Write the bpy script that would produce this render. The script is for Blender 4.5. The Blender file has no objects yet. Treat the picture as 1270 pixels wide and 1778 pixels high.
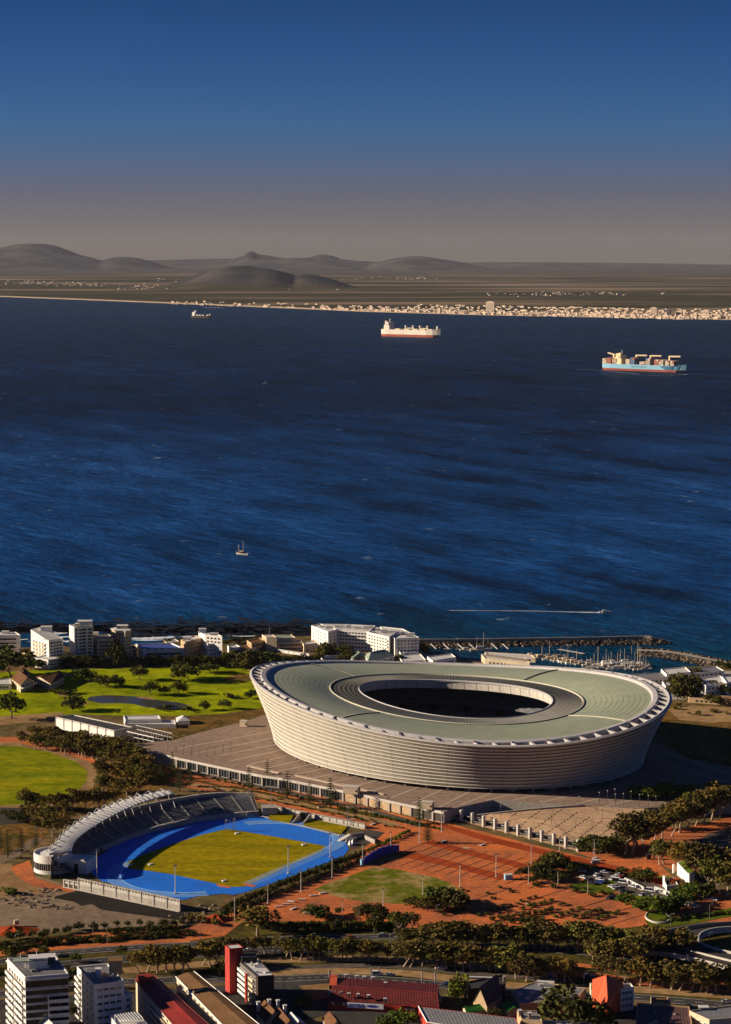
import bpy, math, random
from mathutils import Vector
R = math.radians
SC = bpy.context.scene
COL = SC.collection
rnd = random.Random(7)

# ------------------------------------------------------------------ camera
FPX, H_CAM = 3800.0, 350.0                       # focal length in photo pixels, height above the sea
PITCH = math.atan((889 - 450) / FPX)
cam_d = bpy.data.cameras.new('camera')
cam_d.sensor_fit = 'VERTICAL'; cam_d.sensor_height = 36.0; cam_d.sensor_width = 36.0
cam_d.lens = 36.0 * FPX / 1778.0
cam_d.clip_start = 1.0; cam_d.clip_end = 300000.0
cam = bpy.data.objects.new('camera', cam_d); COL.objects.link(cam)
cam.location = (0, 0, H_CAM); cam.rotation_euler = (R(90) - PITCH, 0, 0)
SC.camera = cam

# ------------------------------------------------------------------ sky and sun
SUN_EL, SUN_BACK = 18.5, 2.0                      # sun low, from the left and a touch from behind the stadium
sdir = Vector((-math.cos(R(SUN_EL)) * math.cos(R(SUN_BACK)), math.cos(R(SUN_EL)) * math.sin(R(SUN_BACK)), math.sin(R(SUN_EL))))
W = bpy.data.worlds.new('World'); SC.world = W; W.use_nodes = True
nt = W.node_tree; nt.nodes.clear()
sky = nt.nodes.new('ShaderNodeTexSky'); sky.sky_type = 'NISHITA'; sky.sun_disc = False
sky.sun_elevation = R(SUN_EL); sky.sun_rotation = math.atan2(sdir.x, sdir.y)
sky.altitude = 300; sky.air_density = 1.0; sky.dust_density = 0.6; sky.ozone_density = 3.0
tc = nt.nodes.new('ShaderNodeTexCoord'); sep = nt.nodes.new('ShaderNodeSeparateXYZ')
nt.links.new(tc.outputs['Generated'], sep.inputs[0])
mr = nt.nodes.new('ShaderNodeMapRange'); mr.inputs[1].default_value = 0.0; mr.inputs[2].default_value = 0.13
nt.links.new(sep.outputs['Z'], mr.inputs[0])
rp = nt.nodes.new('ShaderNodeValToRGB')
SKY_TINT = [(0, (0.18013, 0.15542, 0.17082, 1)), (0.13, (0.14963, 0.13272, 0.18717, 1)), (0.219, (0.12405, 0.11551, 0.20128, 1)), (0.337, (0.07954, 0.11265, 0.24254, 1)), (0.475, (0.04670, 0.11341, 0.26439, 1)), (0.65, (0.02906, 0.08964, 0.22529, 1)), (0.863, (0.01623, 0.06787, 0.17524, 1))]
while len(rp.color_ramp.elements) < len(SKY_TINT): rp.color_ramp.elements.new(.5)
for e, (p, c) in zip(rp.color_ramp.elements, SKY_TINT): e.position = p; e.color = c
nt.links.new(mr.outputs[0], rp.inputs[0])
mx = nt.nodes.new('ShaderNodeMix'); mx.data_type = 'RGBA'; mx.blend_type = 'MULTIPLY'; mx.inputs[0].default_value = 1
nt.links.new(sky.outputs[0], mx.inputs[6]); nt.links.new(rp.outputs[0], mx.inputs[7])
bg = nt.nodes.new('ShaderNodeBackground'); bg.inputs[1].default_value = 0.15
out = nt.nodes.new('ShaderNodeOutputWorld')
nt.links.new(mx.outputs[2], bg.inputs[0]); nt.links.new(bg.outputs[0], out.inputs[0])
sd = bpy.data.lights.new('sun', 'SUN'); sd.energy = 5.0; sd.angle = R(0.5); sd.color = (1.0, .86, .68)
sun = bpy.data.objects.new('sun', sd); COL.objects.link(sun); sun.location = sdir * 2000
sun.rotation_euler = (-sdir).to_track_quat('-Z', 'Y').to_euler()
SC.render.engine = 'CYCLES'
SC.cycles.use_denoising = True
SC.cycles.max_bounces = 5; SC.cycles.diffuse_bounces = 2; SC.cycles.volume_bounces = 0
vs = SC.view_settings; vs.view_transform = 'Standard'; vs.look = 'None'; vs.gamma = 1; vs.exposure = 0.7; vs.use_curve_mapping = False

# ------------------------------------------------------------------ helpers
G = 12.0                                          # street level above the sea
def at(px, py, z=G):
    """the place at height z that the photograph shows at this pixel"""
    dx = (px - 635) / FPX; dz = (889 - py) / FPX
    y = math.cos(PITCH) + dz * math.sin(PITCH); zz = -math.sin(PITCH) + dz * math.cos(PITCH)
    t = (z - H_CAM) / zz
    return Vector((dx * t, y * t, z))
def mpp(py, z=G):
    return at(635, py, z).y / FPX                 # metres per photo pixel at that row

def mat(name, col, rough=.8, var=.25, scale=.1, scale2=None, col2=None, metal=0, spec=.3, bump=0, bscale=1.0, obj=False, thresh=None, stretch=None):
    m = bpy.data.materials.new(name); m.use_nodes = True
    n = m.node_tree; b = n.nodes['Principled BSDF']
    b.inputs['Roughness'].default_value = rough; b.inputs['Metallic'].default_value = metal
    b.inputs['Specular IOR Level'].default_value = 0.0 if rough > .82 else spec
    g = n.nodes.new('ShaderNodeNewGeometry')
    src = g.outputs['Position']
    if stretch:
        mp = n.nodes.new('ShaderNodeMapping'); mp.inputs['Scale'].default_value = stretch[:3]
        if len(stretch) > 3: mp.inputs['Rotation'].default_value = (0, 0, stretch[3])
        n.links.new(src, mp.inputs[0]); src = mp.outputs[0]
    nz = n.nodes.new('ShaderNodeTexNoise'); nz.inputs['Scale'].default_value = scale; nz.inputs['Detail'].default_value = 5
    nz.inputs['Roughness'].default_value = .65
    n.links.new(src, nz.inputs['Vector'])
    r = n.nodes.new('ShaderNodeValToRGB')
    c2 = col2 or tuple(c * (1 - var) for c in col)
    lo, hi = thresh or (.35, .65)
    r.color_ramp.elements[0].position = lo; r.color_ramp.elements[1].position = hi
    r.color_ramp.elements[0].color = (*c2, 1); r.color_ramp.elements[1].color = (*col, 1)
    n.links.new(nz.outputs[0], r.inputs[0]); last = r.outputs[0]
    if scale2:
        n2 = n.nodes.new('ShaderNodeTexNoise'); n2.inputs['Scale'].default_value = scale2; n2.inputs['Detail'].default_value = 3
        n.links.new(g.outputs['Position'], n2.inputs['Vector'])
        q = n.nodes.new('ShaderNodeMapRange'); q.inputs[1].default_value = .3; q.inputs[2].default_value = .7
        q.inputs[3].default_value = 1 - var; q.inputs[4].default_value = 1 + var * .6
        n.links.new(n2.outputs[0], q.inputs[0])
        k = n.nodes.new('ShaderNodeMix'); k.data_type = 'RGBA'; k.blend_type = 'MULTIPLY'; k.inputs[0].default_value = 1
        n.links.new(last, k.inputs[6]); n.links.new(q.outputs[0], k.inputs[7]); last = k.outputs[2]
    if obj:
        oi = n.nodes.new('ShaderNodeObjectInfo')
        q = n.nodes.new('ShaderNodeValToRGB'); E_ = q.color_ramp.elements; E_.new(.35); E_.new(.7)
        for e_, (p_, c_) in zip(E_, ((0, (.62, .60, .7, 1)), (.35, (1.0, 1.0, .9, 1)), (.7, (1.35, 1.15, .9, 1)), (1, (.85, 1.15, .8, 1)))): e_.position = p_; e_.color = c_
        n.links.new(oi.outputs['Random'], q.inputs[0])
        k = n.nodes.new('ShaderNodeMix'); k.data_type = 'RGBA'; k.blend_type = 'MULTIPLY'; k.inputs[0].default_value = 1
        n.links.new(last, k.inputs[6]); n.links.new(q.outputs[0], k.inputs[7]); last = k.outputs[2]
    n.links.new(last, b.inputs['Base Color'])
    if bump:
        n3 = n.nodes.new('ShaderNodeTexNoise'); n3.inputs['Scale'].default_value = bscale; n3.inputs['Detail'].default_value = 4
        n.links.new(g.outputs['Position'], n3.inputs['Vector'])
        bp = n.nodes.new('ShaderNodeBump'); bp.inputs['Strength'].default_value = 1; bp.inputs['Distance'].default_value = bump
        n.links.new(n3.outputs[0], bp.inputs['Height']); n.links.new(bp.outputs[0], b.inputs['Normal'])
    return m

M = {}
def D(k, *a, **kw): M[k] = mat(k, *a, **kw)
D('ground', (.22, .13, .06), .95, .4, .02, .15, (.10, .09, .035))
D('golf_grass', (.34, .36, .006), .95, .35, .012, .12, (.17, .20, .006))
D('lawn_grass', (.15, .17, .014), .95, .3, .05, .3, (.08, .10, .010))
D('oval_grass', (.31, .27, .008), .95, .3, .02, .2, (.13, .17, .006), stretch=(1, 3, 1, .5))
D('pitch_grass', (.35, .25, .006), .95, .3, .03, .25, (.20, .165, .006), stretch=(.5, 3, 1, -.6))
D('patchy_grass', (.13, .14, .012), .95, .35, .045, .3, (.36, .24, .09), thresh=(.40, .52))
D('verge_grass', (.125, .095, .022), .95, .4, .05, .4, (.055, .045, .016))
D('dry_scrub', (.24, .12, .035), .95, .5, .05, .3, (.09, .07, .02), bump=.5)
D('paving', (.70, .185, .052), .9, .30, .035, .6, (.34, .118, .055))
D('paving_dark', (.40, .07, .022), .9, .25, .05, .6)
D('sand', (.40, .25, .115), .95, .3, .02, .2, (.26, .15, .065))
D('sandy_lot', (.27, .19, .12), .95, .25, .015, .3, (.19, .135, .09))
D('asphalt', (.075, .066, .06), .85, .3, .05, .5)
D('asphalt_new', (.04, .033, .028), .85, .25, .05, .5)
D('asphalt_dusty', (.14, .11, .085), .9, .3, .04, .4)
D('paint_white', (.75, .72, .66), .7, .15, .5)
D('deck', (.30, .21, .155), .85, .2, .02, .25, (.25, .175, .13))
D('deck_band', (.52, .40, .30), .85, .15, .3)
D('terrace', (.52, .335, .195), .88, .18, .02, .3, (.46, .29, .17))
D('line_dark', (.05, .04, .035), .9, .2, .5)
D('concrete', (.42, .37, .31), .85, .2, .08, .8)
D('concrete_pale', (.58, .52, .44), .85, .18, .08, .8)
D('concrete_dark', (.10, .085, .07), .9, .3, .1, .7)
D('track', (.004, .17, .72), .75, .16, .06, .5, (.008, .135, .56))
D('track_line', (.30, .55, .85), .7, .1, .5)
D('seat', (.17, .165, .17), .8, .35, .25, 1.2)
D('seat_dark', (.022, .024, .03), .8, .5, .3, 1.2)
D('white', (.60, .57, .52), .6, .12, .05, .6)
D('wall_white', (.78, .73, .65), .8, .10, .06, .7)
D('wall_cream', (.64, .51, .34), .85, .15, .06, .7)
D('wall_tan', (.54, .37, .21), .85, .2, .06, .7)
D('wall_brown', (.06, .033, .025), .8, .3, .1, .8)
D('wall_red', (.44, .040, .025), .75, .2, .1, .8)
D('wall_orange', (.60, .095, .03), .8, .12, .06, .8)
D('wall_blue', (.025, .045, .36), .6, .2, .2)
D('roof_grey', (.22, .21, .21), .7, .3, .06, .9)
D('roof_pale', (.66, .62, .56), .75, .2, .08, .9)
D('roof_dark', (.045, .042, .042), .8, .35, .1, .9)
D('roof_brown', (.26, .14, .065), .85, .25, .1, 1.0)
D('roof_tile', (.19, .095, .05), .85, .3, .2, 1.2)
D('roof_red', (.34, .03, .02), .7, .25, .1, .9)
D('roof_redbrown', (.20, .028, .022), .7, .3, .1, .9, stretch=(3, .4, 1))
D('roof_green', (.30, .36, .26), .7, .2, .1, .8)
D('roof_blue', (.06, .10, .34), .6, .3, .1)
D('roof_plum', (.15, .085, .075), .8, .25, .2, 1.0)
D('green_bright', (.03, .26, .02), .6, .3, .3)
D('lawn_roof', (.22, .30, .03), .9, .2, .4)
D('glass', (.012, .016, .022), .12, .3, .5, spec=.6)
D('glass_mid', (.07, .085, .10), .15, .3, .5, spec=.6)
D('metal', (.30, .28, .26), .5, .2, .5, metal=.3)
D('metal_dark', (.07, .065, .06), .6, .2, .5)
D('facade_panel', (.52, .47, .375), .62, .12, .04, .4, obj=False)
D('facade_back', (.20, .18, .155), .8, .2, .1)
D('facade_lit_rail', (.68, .62, .52), .55, .1, .2)
D('stadium_roof', (.33, .345, .22), .5, .10, .01, .12, (.31, .33, .215), spec=.35)
D('stadium_ring', (.21, .22, .175), .55, .15, .05, .5, spec=.3)
D('rim_white', (.48, .44, .41), .6, .15, .05, .6)
D('joint_light', (.50, .46, .34), .7, .15, .2)
D('bark', (.20, .135, .085), .95, .4, .3, 1.5)
D('bark_pale', (.46, .33, .22), .95, .35, .3, 1.5)
D('bark_dark', (.06, .042, .03), .95, .3, .5)
D('leaf_gum', (.205, .150, .042), .9, .4, .25, .9, (.075, .062, .018), obj=True, spec=.1)
D('leaf_dark', (.105, .098, .028), .9, .4, .3, .9, (.042, .046, .014), obj=True, spec=.1)
D('leaf_green', (.11, .14, .022), .9, .4, .3, .9, (.055, .078, .015), obj=True, spec=.1)
D('leaf_pine', (.06, .066, .022), .9, .4, .3, .9, obj=True, spec=.1)
D('rock', (.10, .078, .06), .95, .5, .4, 1.5, bump=.3)
D('rock_pale', (.34, .25, .17), .95, .4, .4, 1.5)
D('foam', (.72, .74, .74), .9, .2, .1, spec=.1)
D('kelp', (.010, .012, .012), .6, .4, .1)
D('hull_white', (.70, .60, .48), .6, .12, .01)
D('hull_red', (.42, .10, .06), .7, .2, .02)
D('hull_blue', (.22, .44, .55), .6, .1, .01)
D('hull_darkblue', (.03, .13, .22), .6, .1, .01)
D('ship_cream', (.75, .58, .32), .6, .1, .01)
D('box_cream', (.58, .46, .33), .7, .15, .1); D('box_red', (.36, .12, .08), .7, .15, .1)
D('box_grey', (.34, .31, .30), .7, .15, .1); D('box_blue', (.10, .15, .26), .7, .15, .1)
D('car_white', (.75, .73, .70), .3, .05, .5, spec=.5); D('car_silver', (.40, .40, .41), .3, .05, .5, spec=.5)
D('car_dark', (.03, .032, .038), .3, .1, .5, spec=.5); D('car_blue', (.03, .08, .30), .3, .1, .5, spec=.5)
D('car_red', (.40, .03, .02), .3, .1, .5, spec=.5)
D('tyre', (.02, .02, .02), .9, .1, .5)
D('far_wall', (.66, .50, .36), .9, .2, .002)
D('flag_green', (.02, .30, .10), .7, .2, .5)

class MB:
    """collects shapes and links them as ONE mesh object"""
    def __init__(s): s.v = []; s.f = []; s.m = []
    def add(s, vs_, fs, m=0):
        o = len(s.v); s.v += [tuple(p) for p in vs_]
        for f in fs: s.f.append(tuple(i + o for i in f)); s.m.append(m)
        return s
    def box(s, c, sz, rz=0, m=0, taper=1):
        cx, cy, cz = c; a, b, h = sz[0] / 2, sz[1] / 2, sz[2]; q = []
        for z, k in ((0, 1), (h, taper)):
            for x, y in ((-a, -b), (a, -b), (a, b), (-a, b)):
                x *= k; y *= k
                q.append((cx + x * math.cos(rz) - y * math.sin(rz), cy + x * math.sin(rz) + y * math.cos(rz), cz + z))
        return s.add(q, [(3, 2, 1, 0), (4, 5, 6, 7), (0, 1, 5, 4), (1, 2, 6, 5), (2, 3, 7, 6), (3, 0, 4, 7)], m)
    def prism(s, poly, z0, z1, m=0, mt=None, bottom=False):
        n = len(poly); lo = z0 if isinstance(z0, (list, tuple)) else [z0] * n; hi = z1 if isinstance(z1, (list, tuple)) else [z1] * n
        q = [(p[0], p[1], l) for p, l in zip(poly, lo)] + [(p[0], p[1], h) for p, h in zip(poly, hi)]
        s.add(q, [(i, (i + 1) % n, n + (i + 1) % n, n + i) for i in range(n)], m)
        s.add(q[n:], [tuple(range(n))], m if mt is None else mt)
        if bottom: s.add(q[:n], [tuple(reversed(range(n)))], m)
        return s
    def tube(s, pts, r, n=6, m=0, cap=True):
        pts = [Vector(p) for p in pts]; rr = r if isinstance(r, (list, tuple)) else [r] * len(pts); q = []
        for i, p in enumerate(pts):
            t = (pts[min(i + 1, len(pts) - 1)] - pts[max(i - 1, 0)]).normalized()
            a = t.cross(Vector((0, 0, 1))); a = a.normalized() if a.length > 1e-3 else Vector((1, 0, 0)); b = t.cross(a)
            for k in range(n):
                an = 2 * math.pi * k / n; q.append(p + (a * math.cos(an) + b * math.sin(an)) * rr[i])
        fs = [(i * n + k, i * n + (k + 1) % n, (i + 1) * n + (k + 1) % n, (i + 1) * n + k) for i in range(len(pts) - 1) for k in range(n)]
        if cap: fs += [tuple(reversed(range(n))), tuple(range((len(pts) - 1) * n, len(pts) * n))]
        return s.add(q, fs, m)
    def grid(s, rows, m=0, closed=False, flip=False):
        nr, nc = len(rows), len(rows[0]); q = [p for r_ in rows for p in r_]; fs = []
        for i in range(nr - 1):
            for j in range(nc if closed else nc - 1):
                k = (j + 1) % nc; f = (i * nc + j, i * nc + k, (i + 1) * nc + k, (i + 1) * nc + j)
                fs.append(f[::-1] if flip else f)
        return s.add(q, fs, m)
    def mesh(s, name, mats, off=(0, 0, 0), smooth=False):
        me = bpy.data.meshes.new(name)
        me.from_pydata([(a - off[0], b - off[1], c - off[2]) for a, b, c in s.v], [], s.f)
        for x in (mats if isinstance(mats, (list, tuple)) else [mats]): me.materials.append(M[x] if isinstance(x, str) else x)
        me.polygons.foreach_set('material_index', s.m)
        if smooth: me.polygons.foreach_set('use_smooth', [True] * len(s.f))
        me.update(); return me
    def build(s, name, mats, parent=None, smooth=False):
        off = tuple(root_of(parent).location) if parent is not None else (0, 0, 0)
        return link(name, s.mesh(name, mats, off, smooth), parent)
def root_of(o):
    while o.parent is not None: o = o.parent
    return o
def link(name, me, parent=None, loc=None, rz=0):
    o = bpy.data.objects.new(name, me); COL.objects.link(o)
    if parent is not None: o.parent = parent
    if loc is not None: o.location = loc
    if rz: o.rotation_euler = (0, 0, rz)
    return o
def tag(o, label=None, cat=None, group=None, kind=None):
    if label: o['label'] = label
    if cat: o['category'] = cat
    if group: o['group'] = group
    if kind: o['kind'] = kind
    return o
def thing(name, label, cat, loc, group=None, rz=0):
    o = bpy.data.objects.new(name, None); COL.objects.link(o); o.location = loc; o.rotation_euler = (0, 0, rz)
    o.empty_display_size = .5
    return tag(o, label, cat, group)
def copy_thing(root, loc, rz=0, sc=1.0, label=None, group=None):
    r = root.copy(); COL.objects.link(r); r.location = loc; r.rotation_euler = (0, 0, rz)
    r.scale = sc if isinstance(sc, tuple) else (sc, sc, sc)
    if label: r['label'] = label
    if group: r['group'] = group
    for ch in root.children:
        c = ch.copy(); COL.objects.link(c); c.parent = r
        for g in ch.children:
            d = g.copy(); COL.objects.link(d); d.parent = c
    return r
def struct(name, mb, mats, parent=None, smooth=False):
    o = mb.build(name, mats, parent, smooth)
    if parent is None: o['kind'] = 'structure'
    return o
def sheet(name, px, m, lift, z=G, kind='structure'):
    mb = MB(); pts = [at(x, y, z) for x, y in px]
    mb.add([(p.x, p.y, z + lift) for p in pts], [tuple(range(len(pts)))])
    me_area = sum(pts[i].x * pts[(i + 1) % len(pts)].y - pts[(i + 1) % len(pts)].x * pts[i].y for i in range(len(pts)))
    if me_area < 0: mb.f = [f[::-1] for f in mb.f]
    o = mb.build(name, m); o['kind'] = kind; return o
def smooth_path(pts, n=6):
    out_ = []
    P = [Vector(p) for p in pts]
    for i in range(len(P) - 1):
        p0, p1, p2, p3 = P[max(i - 1, 0)], P[i], P[i + 1], P[min(i + 2, len(P) - 1)]
        for k in range(n):
            t = k / n
            out_.append(.5 * ((2 * p1) + (p2 - p0) * t + (2 * p0 - 5 * p1 + 4 * p2 - p3) * t * t + (3 * p1 - p0 - 3 * p2 + p3) * t ** 3))
    out_.append(P[-1]); return out_
def offset_path(P, d):
    q = []
    for i, p in enumerate(P):
        t = P[min(i + 1, len(P) - 1)] - P[max(i - 1, 0)]; n = Vector((t.y, -t.x, 0)).normalized()
        q.append(p + n * d)
    return q
def strip(mb, P, w, lift=0, m=0):
    a, b = offset_path(P, w / 2), offset_path(P, -w / 2)
    mb.grid([[(p.x, p.y, p.z + lift) for p in a], [(p.x, p.y, p.z + lift) for p in b]], m, flip=False)
def road(name, px, w, m, lift, z=G, lines=0):
    P = smooth_path([at(x, y, z) for x, y in px]); mb = MB(); strip(mb, P, w, lift)
    o = mb.build(name, m); o['kind'] = 'structure'
    if lines:
        for off in ([-w / 2 + .5, w / 2 - .5] + [w * (k / lines - .5) for k in range(1, lines)]):
            l = MB(); Q = offset_path(P, off)
            if abs(off) > w / 2 - .6: strip(l, Q, .22, lift + .03)
            else:
                for i in range(0, len(Q) - 1, 1):
                    a, b = Q[i], Q[i + 1]; nd = max(1, int((b - a).length / 9))
                    for k in range(nd):
                        u, v = a.lerp(b, k / nd), a.lerp(b, (k + .45) / nd); strip(l, [u, v], .2, lift + .03)
            l.build('lane_marking', 'paint_white', o)
    return o
def pond_mat():
    m = mat('pond', (.06, .06, .05), .12, .2, .1, spec=.12); return m
M['pond'] = pond_mat()
# ================================================================== SETTING
# ---- sea
def sea_material():
    m = bpy.data.materials.new('sea_water'); m.use_nodes = True; n = m.node_tree; b = n.nodes['Principled BSDF']
    g = n.nodes.new('ShaderNodeNewGeometry')
    def noise(scale, stretch, detail=4, rough=.6, rot=0.0):
        mp = n.nodes.new('ShaderNodeMapping'); mp.vector_type = 'TEXTURE'; mp.inputs['Scale'].default_value = (1 / stretch[0], 1 / stretch[1], 1); mp.inputs['Rotation'].default_value = (0, 0, rot)
        n.links.new(g.outputs['Position'], mp.inputs[0])
        z = n.nodes.new('ShaderNodeTexNoise'); z.inputs['Scale'].default_value = scale; z.inputs['Detail'].default_value = detail
        z.inputs['Roughness'].default_value = rough
        n.links.new(mp.outputs[0], z.inputs['Vector']); return z.outputs[0]
    def ramp(src, stops):
        r = n.nodes.new('ShaderNodeValToRGB')
        while len(r.color_ramp.elements) < len(stops): r.color_ramp.elements.new(.5)
        for e, (p, c) in zip(r.color_ramp.elements, stops): e.position = p; e.color = (*c, 1)
        n.links.new(src, r.inputs[0]); return r.outputs[0]
    def mixc(f, a, c, mode='MIX'):
        k = n.nodes.new('ShaderNodeMix'); k.data_type = 'RGBA'; k.blend_type = mode
        if isinstance(f, float): k.inputs[0].default_value = f
        else: n.links.new(f, k.inputs[0])
        for i, s in ((6, a), (7, c)):
            if isinstance(s, tuple): k.inputs[i].default_value = (*s, 1)
            else: n.links.new(s, k.inputs[i])
        return k.outputs[2]
    # deep water, with shallow teal water near both shores (depth really changes there)
    sp = n.nodes.new('ShaderNodeSeparateXYZ'); n.links.new(g.outputs['Position'], sp.inputs[0])
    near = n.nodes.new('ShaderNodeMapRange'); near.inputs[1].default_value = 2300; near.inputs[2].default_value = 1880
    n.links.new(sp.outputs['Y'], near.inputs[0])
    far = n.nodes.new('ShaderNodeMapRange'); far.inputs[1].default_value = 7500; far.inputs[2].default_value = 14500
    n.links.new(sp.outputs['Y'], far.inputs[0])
    big = noise(.0011, (.6, 1.0, 1), 3, .5, -1.0); slick = noise(.0085, (.36, 1.05, 1), 7, .60, -1.12); rip = noise(.060, (.36, 1.15, 1), 4, .7, -.85); grain = noise(.22, (.5, 1, 1), 2, .6, -.5)
    def mth(op, a, c):
        k = n.nodes.new('ShaderNodeMath'); k.operation = op
        for i, s in ((0, a), (1, c)):
            if isinstance(s, (int, float)): k.inputs[i].default_value = s
            else: n.links.new(s, k.inputs[i])
        return k.outputs[0]
    lvl = mth('ADD', mth('MULTIPLY', slick, .62), mth('MULTIPLY', big, .38))
    deep = ramp(lvl, [(.385, (.0, .006, .022)), (.435, (.001, .018, .062)), (.54, (.004, .034, .115)), (.64, (.010, .058, .185))])
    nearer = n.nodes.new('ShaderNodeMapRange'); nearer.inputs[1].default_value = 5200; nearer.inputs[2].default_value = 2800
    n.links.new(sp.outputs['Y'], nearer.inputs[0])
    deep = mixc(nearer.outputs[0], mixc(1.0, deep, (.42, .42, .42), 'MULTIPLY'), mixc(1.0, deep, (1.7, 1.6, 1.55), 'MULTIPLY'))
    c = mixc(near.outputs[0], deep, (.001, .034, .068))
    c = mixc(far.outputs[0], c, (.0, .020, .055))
    ripple_shade = n.nodes.new('ShaderNodeMapRange'); ripple_shade.inputs[1].default_value = .33; ripple_shade.inputs[2].default_value = .67; ripple_shade.inputs[3].default_value = .25; ripple_shade.inputs[4].default_value = 1.75
    n.links.new(mth('ADD', mth('MULTIPLY', rip, .65), mth('MULTIPLY', grain, .35)), ripple_shade.inputs[0])
    c = mixc(1.0, c, ripple_shade.outputs[0], 'MULTIPLY')  # light and dark of the ripples painted into the water colour
    # whitecaps: torn specks of foam, a few metres long
    cap = noise(.042, (.8, .8, 1), 3, .6, .1); capm = ramp(cap, [(.672, (0, 0, 0)), (.71, (1, 1, 1))])
    gate = ramp(noise(.0022, (.6, .8, 1), 3), [(.44, (0, 0, 0)), (.6, (1, 1, 1))])
    c2 = mixc(mth('MULTIPLY', capm, gate), c, (.20, .25, .30))
    n.links.new(c2, b.inputs['Base Color'])
    rr = n.nodes.new('ShaderNodeMapRange'); rr.inputs[1].default_value = .35; rr.inputs[2].default_value = .65
    rr.inputs[3].default_value = .28; rr.inputs[4].default_value = .16
    n.links.new(slick, rr.inputs[0]); n.links.new(rr.outputs[0], b.inputs['Roughness'])
    b.inputs['Specular IOR Level'].default_value = 0.0
    w1 = noise(.035, (.4, 1.2, 1), 5, .6, -.85); w2 = noise(.16, (.5, 1.2, 1), 4, .6, -.7); w3 = noise(.009, (.4, 1.0, 1), 4, .6, -1.1)
    prev = None
    for src, dist in ((w3, 8.0), (w1, 5.0), (w2, 2.2)):
        bp = n.nodes.new('ShaderNodeBump'); bp.inputs['Strength'].default_value = 1; bp.inputs['Distance'].default_value = dist
        n.links.new(src, bp.inputs['Height'])
        if prev: n.links.new(prev, bp.inputs['Normal'])
        prev = bp.outputs[0]
    n.links.new(prev, b.inputs['Normal'])
    gl = n.nodes.new('ShaderNodeBsdfGlossy'); n.links.new(rr.outputs[0], gl.inputs['Roughness']); n.links.new(prev, gl.inputs['Normal'])
    gl.inputs['Color'].default_value = (.75, .9, 1, 1)
    ms = n.nodes.new('ShaderNodeMixShader'); ms.inputs[0].default_value = .075
    n.links.new(b.outputs[0], ms.inputs[1]); n.links.new(gl.outputs[0], ms.inputs[2])
    n.links.new(ms.outputs[0], n.nodes['Material Output'].inputs['Surface'])
    return m
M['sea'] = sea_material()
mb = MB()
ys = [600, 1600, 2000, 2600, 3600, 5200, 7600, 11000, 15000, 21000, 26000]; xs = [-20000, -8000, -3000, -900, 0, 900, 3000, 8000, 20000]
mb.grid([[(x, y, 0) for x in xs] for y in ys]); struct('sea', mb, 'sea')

# ---- the far shore: one sheet of land with hills
def shore_y(x):                                   # far waterline, measured along the coast
    k = [(0, 515), (160, 521), (330, 528), (500, 535), (635, 541), (850, 547), (1060, 551), (1270, 555)]
    best = None
    P_ = [at(a, b, 2) for a, b in k]
    if x <= P_[0].x: return P_[0].y + (P_[0].x - x) * .9
    for a, b in zip(P_, P_[1:]):
        if a.x <= x <= b.x: return a.y + (b.y - a.y) * (x - a.x) / (b.x - a.x)
    return P_[-1].y
def px_x(px, y): return (px - 635) / FPX * y * 1.0
def vnoise(x, y, seed=0):
    def h(i, j):
        n_ = (i * 374761393 + j * 668265263 + seed * 1442695) & 0xffffffff; n_ = ((n_ ^ (n_ >> 13)) * 1274126177) & 0xffffffff
        return (n_ & 0xffff) / 65535
    i, j = math.floor(x), math.floor(y); u, v = x - i, y - j; u = u * u * (3 - 2 * u); v = v * v * (3 - 2 * v)
    return (h(i, j) * (1 - u) + h(i + 1, j) * u) * (1 - v) + (h(i, j + 1) * (1 - u) + h(i + 1, j + 1) * u) * v
def fbm(x, y, o=4, seed=0):
    s = 0; a = .5
    for k in range(o): s += a * vnoise(x, y, seed + k); x *= 2.03; y *= 2.03; a *= .5
    return s
HILLS = []                                       # px left, px top, px right, row of the top, distance, depth, sharpness
for pl, pt, pr, row, d, dep, sh in (
    (255, 420, 610, 461, 25500, 1500, 1.0), (330, 460, 560, 466, 25300, 1300, 1.2), (470, 530, 640, 476, 25400, 1200, 1.1),
    (-330, 62, 330, 434, 50000, 4500, 1.3), (-900, -100, 560, 447, 56000, 5000, 1.1), (-100, 420, 1000, 449, 56500, 5000, 1.1), (300, 900, 1700, 455, 57000, 4500, 1.1), (-150, 62, 260, 422, 50500, 4200, 1.3), (130, 215, 330, 445, 50500, 3500, 1.2),
    (300, 530, 780, 447, 50000, 4000, 1.1), (350, 437, 640, 442, 50300, 3000, 1.3), (398, 437, 484, 435, 50300, 2400, 1.3), (500, 560, 640, 441, 50200, 2600, 1.2),
    (590, 715, 900, 445, 49000, 4000, 1.15), (760, 900, 1150, 455, 55000, 4000, 1.1), (1000, 1150, 1500, 458, 55000, 4000, 1.1), (-700, -300, 60, 432, 50000, 4500, 1.2)):
    HILLS.append((px_x(pl, d), px_x(pt, d), px_x(pr, d), at(635, row, 0) if False else None, row, d, dep, sh))
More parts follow.
